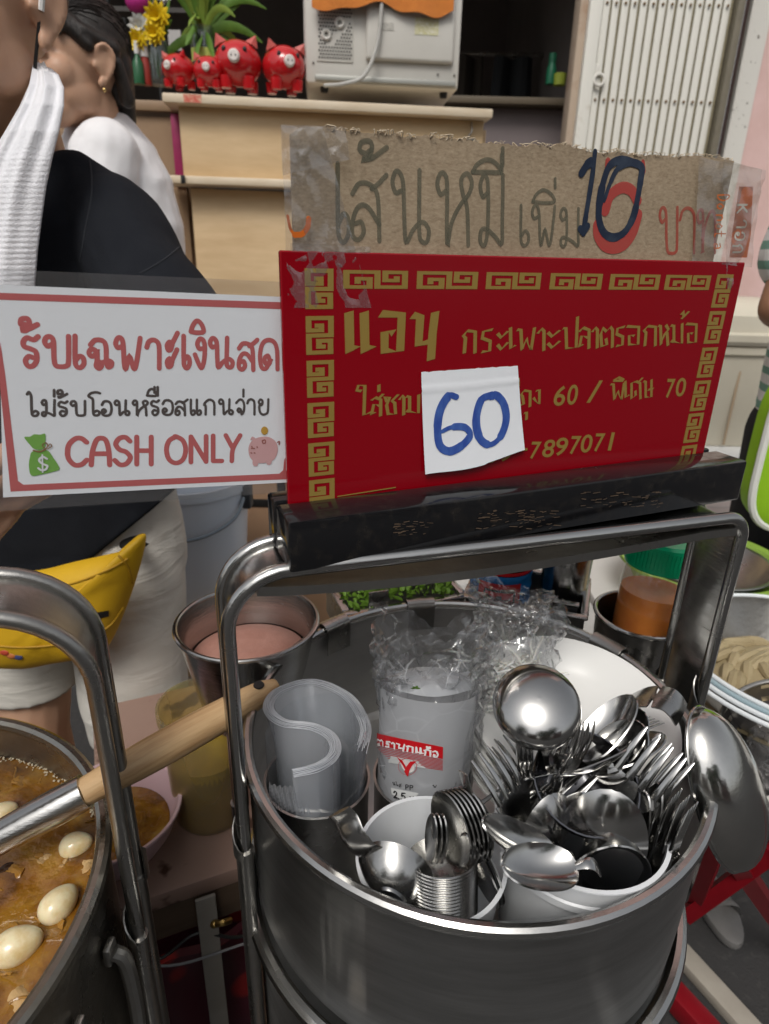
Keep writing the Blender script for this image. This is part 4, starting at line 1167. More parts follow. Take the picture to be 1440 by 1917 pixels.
hand('extra_lettering', [('เ', 1172, 955, 1222, 1142), ('พ', 1228, 955, 1345, 1142), ('ิ', 1228, 880, 1340, 945), ('่', 1330, 830, 1352, 872), ('ม', 1362, 968, 1462, 1148)], .0022, ink_g, zc)
hand('baht_lettering', [('บ', 775, 1270, 890, 1555), ('า', 892, 1275, 1000, 1550), ('ท', 1000, 1285, 1120, 1550)], .0023, ink_r, zd)
P_ = lambda x, y: sg(*zd(x, y), .0045)
pr = Print()
for pts, w in (([(455, 985), (452, 1040)], .0042), ([(680, 990), (682, 1050)], .0032), ([(440, 1290), (470, 1200), (540, 1150), (600, 1165), (640, 1230)], .0072),
               ([(395, 1380), (400, 1440), (440, 1500), (500, 1515), (560, 1490), (610, 1420), (640, 1320)], .0085)):
    pr.stroke([P_(*q) for q in pts], w)
pr.build('overwritten_red_digit', mat('red_marker_bold', (.42, .045, .04), .8, var=.4, vs=60, vcol=(.36, .09, .06), alpha=.85), card, -.0002, cwarp)
pr = Print()
pr.stroke([P_(*q) for q in ((372, 930), (360, 1060), (338, 1210), (318, 1330), (305, 1430))], [.0036, .0040, .0038, .0042, .0040])
pr.stroke([P_(*q) for q in ((292, 1062), (325, 1010), (362, 985))], [.0050, .0060, .0034])
pr.stroke([P_(*q) for q in ((285, 1400), (305, 1420), (330, 1385))], .0044)
pr.stroke([P_(*q) for q in ((640, 1000), (560, 975), (470, 1010), (428, 1110), (405, 1230), (400, 1340), (430, 1425), (490, 1455), (560, 1420), (612, 1330), (640, 1210), (662, 1090), (668, 1020), (600, 995), (520, 1030), (470, 1120), (432, 1230))], [.004, .0052, .0048, .0060, .0050, .0052, .0056, .005, .0058, .0046, .0052, .0050, .0046, .0036, .003, .0024])
pr.build('black_ten', ink_b, card, -.00005, cwarp)
# tapes
tape = film('packing_tape', (.93, .91, .87), .13, .09, 1.6, .5, 70)
def crumple(q, a, s, k=0.): return a * (1 - abs(noise.noise(V((q[0] * s, q[1] * s, 3 + k)))) * 2.2) + a * .6 * noise.noise(V((q[0] * s * 2.7, q[1] * s * 2.7, 9 + k)))
def tape_patch(quad, off, parent, amp=.0010, sc_=70, name='tape', m_=None, nu=34, nv=26, k=0.):
    q = [V((*sg(*p, off), 0)) for p in quad]
    def fn(u, v):
        a = q[0].lerp(q[1], u); b_ = q[3].lerp(q[2], u); c_ = a.lerp(b_, v)
        return (c_.x, -.0012 - .0009 - amp - crumple((c_.x, c_.y), amp, sc_, k), c_.y)
    return mesh(name, grid(fn, nu, nv), m_ or tape, parent, sharp=0)
tape_patch([(520, 236), (640, 240), (650, 300), (525, 330)], .0045, card, .0016, 60)
tape_patch([(523, 238), (600, 240), (690, 575), (536, 575)], .0045, card, .0014, 55, k=4)
tape_patch([(540, 455), (690, 462), (690, 500), (540, 500)], .0045, card, .0012, 80, k=8)
tape_patch([(1300, 296), (1420, 318), (1398, 500), (1290, 490)], .0045, card, .0014, 50, k=2)
tape_patch([(1345, 300), (1424, 320), (1408, 385), (1352, 560)], .0045, card, .0018, 45, k=6)
o_print = mat('orange_tape_print', (.60, .13, .012), .35, var=.3, vs=30)
pr = Print()
pr.poly([sg(*p, .0045) for p in ((1376, 350), (1402, 350), (1400, 390), (1398, 440), (1391, 482), (1358, 482), (1364, 430))])
pr.build('orange_tape_band', o_print, card, .0036)
w_print = mat('tape_white_print', (.62, .58, .50), .5)
for ch, u, v in (('K', 1372, 384), ('า', 1371, 412), ('อ', 1368, 434), ('ก', 1364, 458)):
    if ch == 'K':
        pr = Print()
        for st in ([(0, 0), (0, 1)], [(0, .45), (.8, 1)], [(.25, .6), (.9, 0)]):
            pr.stroke([sg(u + (1 - y) * -18 + 18, v + x * 16, .0045) for x, y in st], .0014, smooth=False)
    else:
        pr = Print()
        for st in LOOP[ch]: pr.stroke([sg(u + y * 18, v + x * 16, .0045) for x, y in st], .0013)
    pr.build('tape_letter', w_print, card, .0039)
letters = {'D': [[(0, 0), (0, 1), (.5, .95), (.85, .5), (.5, .05), (0, 0)]], 'o': [[(.5, .6), (.1, .3), (.5, 0), (.9, .3), (.5, .6), (.45, .6)]], 'n': [[(0, .6), (0, 0)], [(0, .4), (.4, .6), (.8, .4), (.8, 0)]], 't': [[(.4, 1), (.4, .1), (.8, 0)], [(0, .6), (.8, .6)]], 'a': [[(.1, .55), (.6, .6), (.8, .4), (.8, 0)], [(.8, .3), (.2, .3), (.2, 0), (.8, .1)]]}
v = 366
for ch in 'Do not a':
    if ch != ' ':
        pr = Print()
        for st in letters[ch]: pr.stroke([sg(1335 + y * 20 - (v - 366) * .08, v + x * 12, .0045) for x, y in st], .0009)
        pr.build('tape_letter', o_print, card, .0042)
    v += 15 if ch != ' ' else 7
pr = Print()
pr.stroke([sg(548, 440, .0045), sg(562, 438, .0045), sg(572, 425, .0045), sg(574, 410, .0045)], .003); pr.stroke([sg(535, 405, .0045), sg(540, 428, .0045), sg(548, 440, .0045)], .0016)
pr.build('orange_tape_scrap', o_print, card, .0042)
orange_clear = film('orange_clear_tape', (.95, .45, .10), .02, .2)
tape_patch([(600, 503), (640, 500), (655, 560), (610, 575)], -.001, card, .0004, 60, 'orange_tape_print', orange_clear, 8, 8)
tape_patch([(572, 512), (668, 518), (660, 534), (575, 530)], -.001, card, .0004, 60, 'orange_tape_print', orange_clear, 8, 8, 3)

# ---- small white paper with a hand-written 60
note = thing('price_note', 'small white paper with a blue hand-written 60, stuck on the red sign', 'paper note', SP, SA)
nq = [V((*sg(u, v), 0)) for u, v in ((787, 696), (967, 684), (978, 840), (792, 885))]
def note_warp(s, t):
    u = (s - nq[0].x) / (nq[1].x - nq[0].x)
    h = max(0., min(1., (nq[0].y - .012 - t) / .07))
    return -.0016 - .0030 * h * h - .0008 * math.sin(u * 3.1) * h - .001 * h * h * u
def note_fn(u, v):
    a = nq[0].lerp(nq[1], u); b_ = nq[3].lerp(nq[2], u); b_.y -= .0035 * math.sin(u * math.pi) ** 1.5 * (1 if u < .6 else .8)
    if v == 0: a.y += .0006 * noise.noise(V((u * 20, 0, 0)))
    c_ = a.lerp(b_, v)
    return (c_.x, note_warp(c_.x, c_.y) - (.0005 if .16 < v < .18 else 0), c_.y)
mesh('paper', grid(lambda u, v: note_fn(u, 1 - v), 26, 30, .0002), paper_w, note)
blue_ink = mat('blue_marker', (.022, .060, .30), .6, var=.9, vs=60, vcol=(.06, .14, .42), stretch=(3, 1, 1))
pr = Print()
pr.stroke([sg(u, v) for u, v in ((852, 742), (838, 740), (822, 765), (816, 800), (820, 832), (838, 842), (862, 830), (876, 812), (866, 798), (842, 798), (824, 806))], [.0040, .0062, .0062, .0056, .0056, .0062, .0056, .0046, .0050, .0030, .0026])
pr.stroke([sg(u, v) for u, v in ((918, 738), (898, 748), (888, 785), (894, 818), (912, 830), (932, 816), (944, 785), (940, 755), (925, 738), (916, 744))], [.0050, .0060, .0064, .0056, .0040, .0060, .0060, .0056, .0050, .003])
pr.build('hand_written_price', blue_ink, note, .0, lambda p: V((p.x, note_warp(p.x, p.z) - .0004 + p.y, p.z)))

# ---- laminated cash-only notice
CO = .0075
cash = thing('cash_only_notice', 'laminated white notice with red frame reading CASH ONLY, left of the red sign', 'notice', SP + SN * CO, SA)
cs = lambda u, v: sg(u, v, CO)
def quad_sheet(q, thick, y0):
    q = [V((*cs(*p), 0)) for p in q]
    def fn(u, v):
        c_ = q[3].lerp(q[2], u).lerp(q[0].lerp(q[1], u), v)
        return (c_.x, y0, c_.y)
    return grid(fn, 12, 8, thick)
mesh('paper', quad_sheet([(-3, 533), (534, 556), (538, 903), (6, 931)], -.0002, .0), paper_w, cash, smooth=False)
lam = film('laminate_film', (.985, .985, .985), .012, .06, 1.42, .10, 25)
lam2 = film('laminate_margin', (.90, .91, .92), .075, .08, 1.42, .2, 40)
mesh('laminate_front', quad_sheet([(-16, 503), (536, 528), (540, 922), (-12, 958)], 0, -.0012), lam, cash)
mesh('laminate_back', quad_sheet([(-16, 503), (536, 528), (540, 922), (-12, 958)], 0, .0006), lam2, cash)
red_p = mat('notice_red', (.50, .115, .115), .6, var=.15, vs=40)
dark_p = mat('notice_dark', (.075, .060, .055), .6)
def cbar(pr, pts, w): pr.stroke([cs(*p) for p in pts], w, smooth=False, cap=False)
pr = Print()
pr.poly([cs(*p) for p in ((-1, 548), (535, 566), (535, 579), (-1, 561))])
pr.poly([cs(*p) for p in ((1, 640), (10, 700), (34, 900), (44, 907), (536, 886), (536, 897), (20, 920), (-3, 690))])
pr.poly([cs(*p) for p in ((522, 887), (530, 880), (532, 860), (538, 850), (537, 890))])
pr.build('red_frame', red_p, cash, .00030)
zn = zoomer(0, 580, .375)
def line(name, items, w, m_, off=.00032):
    pr = Print(4e-6)
    for ch, x0, y0, x1, y1 in items:
        (u0, v0), (u1, v1) = zn(x0, y0), zn(x1, y1)
        glyph(pr, LOOP, ch, u0, v0, u1, v1, w, plane=cs)
    pr.build(name, m_, cash, off)
line('red_lettering', [('ั', 98, 38, 192, 108), ('ร', 110, 130, 200, 285), ('บ', 220, 132, 352, 285), ('เ', 368, 130, 428, 288), ('ฉ', 440, 145, 560, 292), ('พ', 575, 138, 708, 296), ('า', 728, 150, 806, 292), ('ะ', 828, 112, 890, 284), ('เ', 912, 130, 952, 290), ('ง', 968, 142, 1034, 292), ('ิ', 950, 52, 1018, 116), ('น', 1046, 140, 1168, 290), ('ส', 1185, 158, 1284, 300), ('ด', 1295, 150, 1395, 296)], .0026, red_p)
line('dark_lettering', [('ไ', 135, 450, 195, 530), ('ม', 208, 450, 282, 530), ('่', 262, 400, 280, 432), ('ร', 290, 455, 342, 530), ('ั', 285, 398, 338, 440), ('บ', 352, 455, 430, 528), ('โ', 436, 450, 500, 528), ('อ', 505, 455, 560, 528), ('น', 572, 452, 650, 526), ('ห', 662, 452, 742, 526), ('ร', 752, 450, 798, 526), ('ื', 732, 385, 792, 432), ('อ', 808, 450, 866, 524), ('ส', 872, 452, 936, 526), ('แ', 948, 448, 1008, 524), ('ก', 1018, 448, 1078, 522), ('น', 1092, 446, 1166, 522), ('จ', 1176, 446, 1226, 522), ('่', 1206, 398, 1224, 432), ('า', 1232, 446, 1276, 522), ('ย', 1286, 446, 1345, 522)], .00145, dark_p)
line('english_lettering', [('C', 332, 640, 438, 776), ('A', 452, 640, 552, 774), ('S', 570, 636, 656, 772), ('H', 676, 634, 762, 770), ('O', 828, 632, 930, 764), ('N', 948, 630, 1034, 760), ('L', 1060, 628, 1110, 756), ('Y', 1124, 626, 1202, 754)], .0028, red_p)
def decal(name, m_, shapes, off):
    pr = Print()
    for sh in shapes: pr.poly([cs(*zn(*p)) for p in sh])
    pr.build(name, m_, cash, off)
sm = lambda pts: [(p.x, p.y) for p in crom([(a, b_, 0) for a, b_ in pts], 5, True)]
decal('money_bag_drawing', mat('bag_green', (.18, .40, .07), .6, var=.3, vs=90, vcol=(.13, .32, .05)), [sm([(165, 705), (235, 700), (265, 735), (298, 790), (270, 806), (210, 820), (158, 826), (145, 780), (150, 735)]), sm([(122, 635), (150, 632), (172, 620), (200, 622), (226, 618), (228, 650), (222, 690), (175, 695), (150, 672)])], .0005)
pr = Print()
for pts, w in (([(168, 700), (200, 706), (228, 694)], .0008), ([(228, 694), (212, 672), (232, 662), (238, 680), (228, 694), (250, 668), (258, 680), (240, 692)], .0005)):
    pr.stroke([cs(*zn(*p)) for p in pts], w)
pr.build('money_bag_string', mat('string_brown', (.25, .13, .05), .7), cash, .0008)
pr = Print()
pr.stroke([cs(*zn(*p)) for p in ((236, 742), (214, 732), (196, 748), (212, 766), (236, 776), (230, 794), (208, 798), (192, 788))], .0011)
pr.stroke([cs(*zn(*p)) for p in ((212, 722), (214, 808))], .0008); pr.build('dollar_mark', mat('print_white', (.72, .73, .74), .7), cash, .0009)
decal('piggy_drawing', mat('piggy_pink', (.64, .37, .37), .7, var=.15, vs=60), [sm([(1240, 690), (1255, 655), (1290, 636), (1340, 634), (1378, 660), (1386, 705), (1368, 745), (1330, 762), (1280, 762), (1248, 735)]), sm([(1250, 650), (1258, 632), (1275, 642)]), sm([(1262, 750), (1264, 776), (1284, 778), (1288, 752)]), sm([(1330, 750), (1334, 772), (1352, 768), (1356, 742)])], .0005)
pr = Print()
for pts in ([(1254, 690), (1270, 690)], [(1252, 712), (1256, 714)], [(1268, 712), (1272, 714)], [(1308, 652), (1322, 648), (1324, 662), (1312, 664), (1308, 652)], [(1384, 660), (1394, 655), (1392, 670)], [(1256, 680), (1258, 684)], [(1282, 682), (1284, 686)]):
    pr.stroke([cs(*zn(*p)) for p in pts], .0007)
pr.build('piggy_lines', mat('piggy_brown', (.32, .10, .08), .7), cash, .0007)
pr = Print(); c_ = cs(*zn(1320, 602)); pr.disc(c_, .0022, .0026); pr.build('coin_drawing', mat('coin_gold', (.52, .30, .04), .6), cash, .0006)

# ================================================================== IN THE POT
def cup_prof(r0, r1, h, t=.0016, lip=.002):
    return [(.0001, 0), (r0, 0), (r0 + (r1 - r0) * .1, h * .06), (r1, h - lip), (r1 + lip, h - lip * .6), (r1 + lip, h), (r1 - t * .5, h), (r0 + (r1 - r0) * .1 - t, h * .06 + t), (.0001, h * .03 + t)]
FL = .669
def cup(name, label, c, r0, r1, z1, m_, tilt=(0, 0)):
    t = thing(name, label, 'cup', (c[0], c[1], FL))
    t.rotation_euler = (R(tilt[0]), R(tilt[1]), 0)
    WM[t.name] = Matrix.LocRotScale(V((c[0], c[1], FL)), t.rotation_euler, None)
    mesh('wall', lathe(cup_prof(r0, r1, z1 - FL), 64), m_, t)
    return t
cupB = cup('cutlery_cup', 'white plastic cup crammed with forks and spoons, right of the pot', (.137, .324), .042, .0552, .803, white_plastic)
mesh('rim_band', lathe([(.0552, .113), (.0566, .114), (.0566, .119), (.0552, .120)], 64), white_plastic, cupB)
cupA = cup('spoon_cup', 'white plastic cup of nested short soup spoons at the pot front', (.0365, .3045), .036, .0475, .786, white_plastic)
mesh('handle_stub', box(.006, .004, .01, (.047, -.002, .118), .001), white_plastic, cupA)
def can(label, c, r, z1):
    t = thing('steel_canister', label, 'canister', (c[0], c[1], FL))
    mesh('wall', lathe([(.0001, 0), (r, 0), (r, z1 - FL - .002), (r + .0012, z1 - FL), (r - .0008, z1 - FL), (r - .001, .002), (.0001, .002)], 56), steel_dull, t)
    return t
CS, C2 = V((-.047, .386)), V((.036, .394))
can('steel canister holding the curled clear plastic sheets', CS, .0402, .770)
can('steel canister holding the packet of small bags with red label', C2, .0385, .768)

# ---- S-shaped roll of clear bags
zt = .815
sp = [W(u, v, z=zt) for u, v in ((676, 1402), (684, 1350), (650, 1296), (585, 1270), (522, 1286), (502, 1318), (530, 1345), (588, 1354), (622, 1374), (626, 1404), (596, 1428), (548, 1440))]
roll = thing('plastic_bag_roll', 'curled S-shaped stack of clear plastic bags standing in a steel canister', 'plastic bags', (CS.x, CS.y, FL + .003))
milky = film('milky_plastic', (.96, .97, .98), .32, .14, 1.45, .12, 40)
milky_edge = film('milky_plastic_edge', (.85, .88, .92), .75, .25, 1.4)
cpath = crom([V((p.x, p.y, 0)) for p in sp], 8)
def inside(p, c, r):
    d = V((p.x - c.x, p.y - c.y)); L = d.length
    return p if L < r else V((c.x + d.x * r / L, c.y + d.y * r / L, 0))
for k in (0, 2, 4, 6):
    off = -.0036 + .0012 * k
    pts = []
    for i, p in enumerate(cpath):
        t = (cpath[min(len(cpath) - 1, i + 1)] - cpath[max(0, i - 1)]).normalized()
        pts.append(p + V((-t.y, t.x, 0)) * off)
    zz = zt - .0012 * abs(k - 3) + random.uniform(-.001, .001)
    def fn(u, v, pts=pts, zz=zz, k=k):
        p = pts[min(len(pts) - 1, int(u * (len(pts) - 1) + .5))]
        w_ = min(1., v / .30)
        c_ = inside(V((p.x, p.y, 0)), CS, .037)
        q = V((p.x, p.y, 0)).lerp(c_, w_)
        return (q.x + .0004 * noise.noise(V((u * 30, v * 5, k))), q.y + .0004 * noise.noise(V((u * 30, v * 5, k + 9))), zz - v * (zz - FL - .006))
    mesh('bag_sheet', grid(fn, len(pts) - 1, 10), milky, roll, world=True, sharp=0)
edge = []
for i, p in enumerate(cpath): edge.append(V((p.x, p.y, zt - .0022)))
for k in range(11):
    off = -.0040 + .0008 * k
    ed = []
    for i, p in enumerate(cpath):
        t = (cpath[min(len(cpath) - 1, i + 1)] - cpath[max(0, i - 1)]).normalized()
        q = p + V((-t.y, t.x, 0)) * (off + .00025 * noise.noise(V((i * .3, k * 3.1, 1))))
        ed.append(V((q.x, q.y, zt - .0012 - .0005 * abs(k - 5) + .0006 * noise.noise(V((i * .12, k * 2.3, 5))))))
    mesh('bag_mouth', tube(ed[(k * 3) % 4:], .00034, 5), milky_edge, roll, world=True)
wrapper = film('clear_wrapper', (.95, .96, .97), .02, .08, 1.4, .35, 60)
mesh('wrapper', grid(lambda u, v: (CS.x + (.0375 + .001 * math.sin(u * 40)) * math.cos(u * 6.283), CS.y + (.0375 + .001 * math.sin(u * 40)) * math.sin(u * 6.283), FL + .01 + v * (.139 + .006 * math.sin(u * 6.283 + 1.2))), 60, 10, closed_u=True), wrapper, roll, world=True, sharp=0)
# pleated front folds of the stack
for k in range(5):
    z0 = .772 + k * .005
    mesh('fold_crease', grid(lambda u, v, z0=z0, k=k: (W(510 + 95 * u, 1500, z=.77).x, CS.y - .034 - .004 * math.sin(u * 3.1) - .0012 * math.sin(u * 60 + k), z0 + v * .006 + .002 * math.sin(u * 5 + k)), 40, 3), film('crease_film', (.9, .92, .95), .30, .2, 1.4), roll, world=True, sharp=0)

# ---- packet of bags with printed label
CYR = .0368
def cyl(u, v):
    """picture point -> (arc, z) on the packet's curved front"""
    r = ray(u, v); ox, oy = EYE.x - C2.x, EYE.y - C2.y
    a = r.x ** 2 + r.y ** 2; b_ = 2 * (ox * r.x + oy * r.y); c_ = ox * ox + oy * oy - CYR ** 2
    d = max(0, b_ * b_ - 4 * a * c_)
    t = (-b_ - math.sqrt(d)) / (2 * a)
    p = EYE + r * t
    an = math.atan2(p.x - C2.x, -(p.y - C2.y))
    return (an * CYR, p.z)
def uncyl(p, dr=0.):
    an = p.x / CYR
    rr_ = CYR - p.y
    return V((C2.x + rr_ * math.sin(an), C2.y - rr_ * math.cos(an), p.z))
pk = thing('bag_packet', 'packet of small plastic bags with a red printed label', 'plastic bags', (C2.x, C2.y, FL + .003))
milky2 = film('milky_packet', (.92, .94, .96), .74, .16, 1.5, crease=.15, cs_=26., cw=.03)
mesh('bag_block', grid(lambda u, v: uncyl(V(((u - .5) * 2 * 1.45 * CYR, .0004 * noise.noise(V((u * 9, v * 9, 2))) + .0006, FL + .006 + v * (.862 - FL + .010 * math.cos((u - .45) * 3.4) - .012)))), 40, 24), milky2, pk, world=True, sharp=0)
mesh('bag_block_back', grid(lambda u, v: (C2.x - .031 + .062 * u, C2.y + .006 - .006 * math.sin(u * 3.14), FL + .006 + v * (.856 - FL)), 10, 10), milky2, pk, world=True, sharp=0)
mesh('bag_block_top', grid(lambda u, v: (C2.x + (u - .5) * .062, C2.y - .030 * math.cos((u - .5) * 2.6) * (1 - v) + .004 * v, .866 - .010 * (2 * u - 1) ** 2 + .003 * math.sin(v * 3)), 16, 8), milky2, pk, world=True, sharp=0)
zl = zoomer(690, 1360, 150 / 1440)
lp_ = lambda x, y: cyl(*zl(x, y))
red_lab = mat('label_red', (.55, .008, .014), .35)
lab_w = mat('label_white', (.80, .78, .76), .4)
def curved(pr, name, m_, off): 
    vs = [uncyl(V((x, -off - k, z))) for x, z, k in pr.v]
    return mesh(name, (vs, pr.f), m_, pk, smooth=False, world=True)
def band(pr, tl, tr, br, bl, n=14):
    """four picture corners -> a band that follows the curve"""
    a, b_, c_, d = [V((*q, 0)) for q in (tl, tr, br, bl)]
    at_ = lambda p: lp_(p.x, p.y)
    for i in range(n):
        u0, u1 = i / n, (i + 1) / n
        pr.poly([at_(a.lerp(b_, u0)), at_(d.lerp(c_, u0)), at_(d.lerp(c_, u1)), at_(a.lerp(b_, u1))])
        pr.k -= 1.02
    pr.k += 1.02
pr = Print(); band(pr, (112, 112), (1335, 360), (1330, 575), (115, 312)); curved(pr, 'red_band', red_lab, .0006)
pr = Print()
for k in range(9):
    y = 330 + k * 24; x1 = 1330
    band(pr, (115 + k * 40, y + k * 14), (1330, y + 262 - k * 2), (1330, y + 272 - k * 2), (115 + k * 40, y + k * 14 + 9), 10)
curved(pr, 'red_stripes', red_lab, .0006)
pr = Print(); band(pr, (420, 520), (880, 600), (1040, 740), (360, 640), 8); curved(pr, 'clear_patch', mat('label_grey', (.50, .51, .50), .4), .0008)
pr = Print()
def lrow(ch, x0, x1, lift=0, hh=112, lib=BRUSH):
    for st in lib[ch]:
        pts = []
        for x, y in st:
            xx = x0 + x * (x1 - x0)
            base = 310 + (xx - 165) * .205 + 15
            pts.append(lp_(xx, base - lift - y * hh))
        pr.stroke(pts, .0013, smooth=False)
for ch, a, b_ in (('ต', 165, 290), ('ร', 310, 410), ('า', 425, 500), ('น', 510, 670), ('ก', 690, 820), ('แ', 845, 985), ('ก', 1000, 1130)): lrow(ch, a, b_)
lrow('ะ', 1040, 1110, 120, 50); lrow('ว', 1150, 1255, 0, 112, LOOP)
curved(pr, 'label_lettering', lab_w, .0009)
pr = Print(); pr.disc(lp_(712, 700), .0052, .0056); curved(pr, 'emblem_disc', mat('emblem_pale', (.66, .60, .58), .4), .0010)
pr = Print()
ring = [lp_(712 + 158 * math.cos(a), 700 + 150 * math.sin(a)) for a in [i * math.pi / 10 for i in range(20)]]
pr.stroke(ring, .0003, closed=True)
for sh in ([(530, 535), (620, 590), (680, 690), (690, 800), (640, 690)], [(870, 600), (760, 610), (690, 700), (660, 790), (730, 815), (760, 740), (800, 670)], [(650, 770), (740, 800), (720, 880), (690, 850)]):
    pr.poly([lp_(*q) for q in sh])
curved(pr, 'bird_emblem', red_lab, .0013)
ink = mat('packet_ink', (.02, .02, .022), .5)
pr = Print(); band(pr, (415, 1090), (905, 1185), (760, 1375), (430, 1210), 8); curved(pr, 'size_patch', mat('label_pale', (.66, .67, .66), .4), .0008)
pr = Print()
def lett(st, x0, y0, x1, y1, w=.00075):
    for s_ in st: pr.stroke([lp_(x0 + x * (x1 - x0), y1 - y * (y1 - y0)) for x, y in s_], w, smooth=len(s_) > 3)
Pp = [[(0, 0), (0, 1)], [(0, 1), (.6, .98), (.9, .75), (.6, .5), (0, .48)]]
two = [[(.05, .8), (.4, 1), (.85, .8), (.7, .45), (.05, 0)], [(.05, 0), (.95, 0)]]
five = [[(.9, 1), (.2, 1)], [(.2, 1), (.12, .55), (.5, .65), (.92, .4), (.7, .05), (.3, 0), (.05, .12)]]
lett(Pp, 680, 1030, 730, 1110); lett(Pp, 755, 1040, 810, 1120)
lett(LOOP['น'], 450, 985, 500, 1040, .0004); lett(LOOP['ไ'], 505, 1000, 550, 1050, .0004); lett(LOOP['ส'], 560, 1015, 605, 1075, .0004); lett(LOOP['พ'], 1150, 1030, 1215, 1075, .0005)
lett(two, 470, 1150, 530, 1265, .0011); lett([[(.4, 0), (.6, 0)]], 548, 1180, 566, 1280, .0011); lett(five, 600, 1180, 675, 1300, .0011); lett([[(0, 0), (1, 1)], [(0, 1), (1, 0)]], 755, 1240, 815, 1300, .0009)
curved(pr, 'packet_print', ink, .0011)
bagfilm = film('crinkled_bag', (.97, .975, .98), .03, .10, 1.65, crease=.5, cs_=46., cw=.04)
def crumpled_bag(name_, label, c, w, d, z0, z1, amp, seed, parent=None, cat='plastic bag', rz=0., nu=64, nv=26, m_=None, flare=.2, top=None):
    """open crinkled bag: a wobbling tube of film with sharp creases"""
    def fn(u, v):
        a = u * 2 * math.pi
        k = 1 + flare * (v - .3) * v
        ca, sa = math.cos(a), math.sin(a)
        x = w * k * math.copysign(abs(ca) ** .8, ca); y = d * k * (1 - .5 * v) * math.copysign(abs(sa) ** .8, sa)
        p = V((x, y, z0 + (z1 - z0) * v))
        q = V((a * 1.2 + seed, v * 3.2, seed)); q2 = V((math.cos(a) * 2.3 + seed, math.sin(a) * 2.3, v * 3.5))
        n_ = abs(noise.noise(q2)) * 2 - .45 + .8 * (abs(noise.noise(q2 * 2.6)) - .25)
        rr_ = amp * n_ * (.25 + v)
        j_ = V((noise.noise(q2 * 7.1), noise.noise(q2 * 6.3 + V((9, 0, 0))), noise.noise(q2 * 5.7 + V((0, 9, 0))))) * amp * .25 * (.3 + v)
        p += V((ca, sa, 0)) * rr_ + j_
        if v > .8: p.z += (z1 - z0) * .16 * noise.noise(V((math.cos(a) * 2 + seed, math.sin(a) * 2, 4))) * (v - .8) * 5
        return p
    vf = xf(grid(fn, nu, nv, closed_u=True), Matrix.Translation((c[0], c[1], 0)) @ Matrix.Rotation(rz, 4, 'Z'))
    if parent is not None: return mesh(name_, vf, m_ or bagfilm, parent, world=True, sharp=0)
    t = thing(name_, label, cat, (c[0], c[1], z0))
    mesh('film', vf, m_ or bagfilm, t, world=True, sharp=0)
    return t
crumpled_bag('outer_bag', '', (C2.x + .002, C2.y), .0355, .034, .772, .900, .010, 2.3, pk, flare=.3)
crumpled_bag('outer_bag', '', (C2.x + .010, C2.y + .004), .036, .026, .790, .885, .012, 7.1, pk, rz=.4, flare=.4)
herb = mesh('herb_scrap', join(*[blade(V((0, 0, 0)), V((math.cos(a) * .001, -.0005, math.sin(a) * .001)), V((math.cos(a) * .0035, -.0008, math.sin(a) * .003)), .0009, n=3) for a in (.3, 1.2, 2.2, 2.9)]), leaf_m)
herb.location = W(778, 1289, y=.345); tag(herb, 'tiny green herb scrap stuck on the clear packet', 'herb scrap')

# ---- stack of white bowls with a bag of noodles in the top one
BC = V((.158, .452)); 
bprof = [(.0001, .004), (.034, .004), (.036, 0), (.040, 0), (.042, .006), (.066, .018), (.084, .034), (.0868, .036), (.0866, .038), (.083, .037), (.064, .021), (.040, .009), (.0001, .008)]
bl = None
for k in range(7):
    t = thing('white_bowl', 'top bowl of the white stack, under the noodle bag' if k == 6 else 'white melamine bowl lower in the stack inside the pot', 'bowl', (BC.x, BC.y - .002 * k, FL + .045 + .0088 * k), 0, 'stack of white bowls')
    t.rotation_euler = (R(9), R(2 + (k % 3)), 0)
    if bl is None: bl = mesh('body', lathe(bprof, 72), white_china, t)
    else:
        o = bl.copy(); COL.objects.link(o); o.parent = t
tb_z = FL + .045 + .0088 * 6
nb = thing('noodle_bag', 'clear crinkled bag of white rice noodles lying in the top bowl', 'noodle bag', (.118, .470, tb_z + .03))
noodle = mat('rice_noodle', (.80, .79, .74), .4, sss=.2)
rs2 = random.Random(21)
nd = []
for i in range(130):
    p = V((.112 + rs2.gauss(0, .017), .468 + rs2.gauss(0, .018), tb_z + .028 + abs(rs2.gauss(0, .010))))
    d = V((rs2.uniform(-1, 1), rs2.uniform(-1, 1), rs2.uniform(-.3, .3))).normalized()
    pts = [p]
    for k in range(5):
        d = (d + V((rs2.uniform(-.9, .9), rs2.uniform(-.9, .9), rs2.uniform(-.5, .5)))).normalized()
        q = pts[-1] + d * .009
        q.z = max(q.z, tb_z + .018)
        pts.append(q)
    nd.append(tube(crom(pts, 3), .0011, 5))
o = mesh('noodles', join(*nd), noodle, nb, world=True); o['kind'] = 'stuff'
crumpled_bag('bag_film', '', (.114, .470), .040, .034, tb_z + .012, .872, .011, 4.4, nb, rz=.3, flare=-.1)
crumpled_bag('bag_neck', '', (.108, .480), .024, .014, .845, .888, .012, 12.4, nb, rz=-.35, flare=.9)
car = mat('carrot', (.66, .22, .05), .4, var=.3, vs=50)
for i, (u, v) in enumerate(((935, 1375), (948, 1390), (1000, 1405))):
    o = mesh('carrot_slice', xf(box(.014, .005, .004, (0, 0, 0), .0015), Matrix.Translation(W(u, v, y=.44)) @ Matrix.Rotation(R(40 + 50 * i), 4, 'Z')), car, nb, world=True)

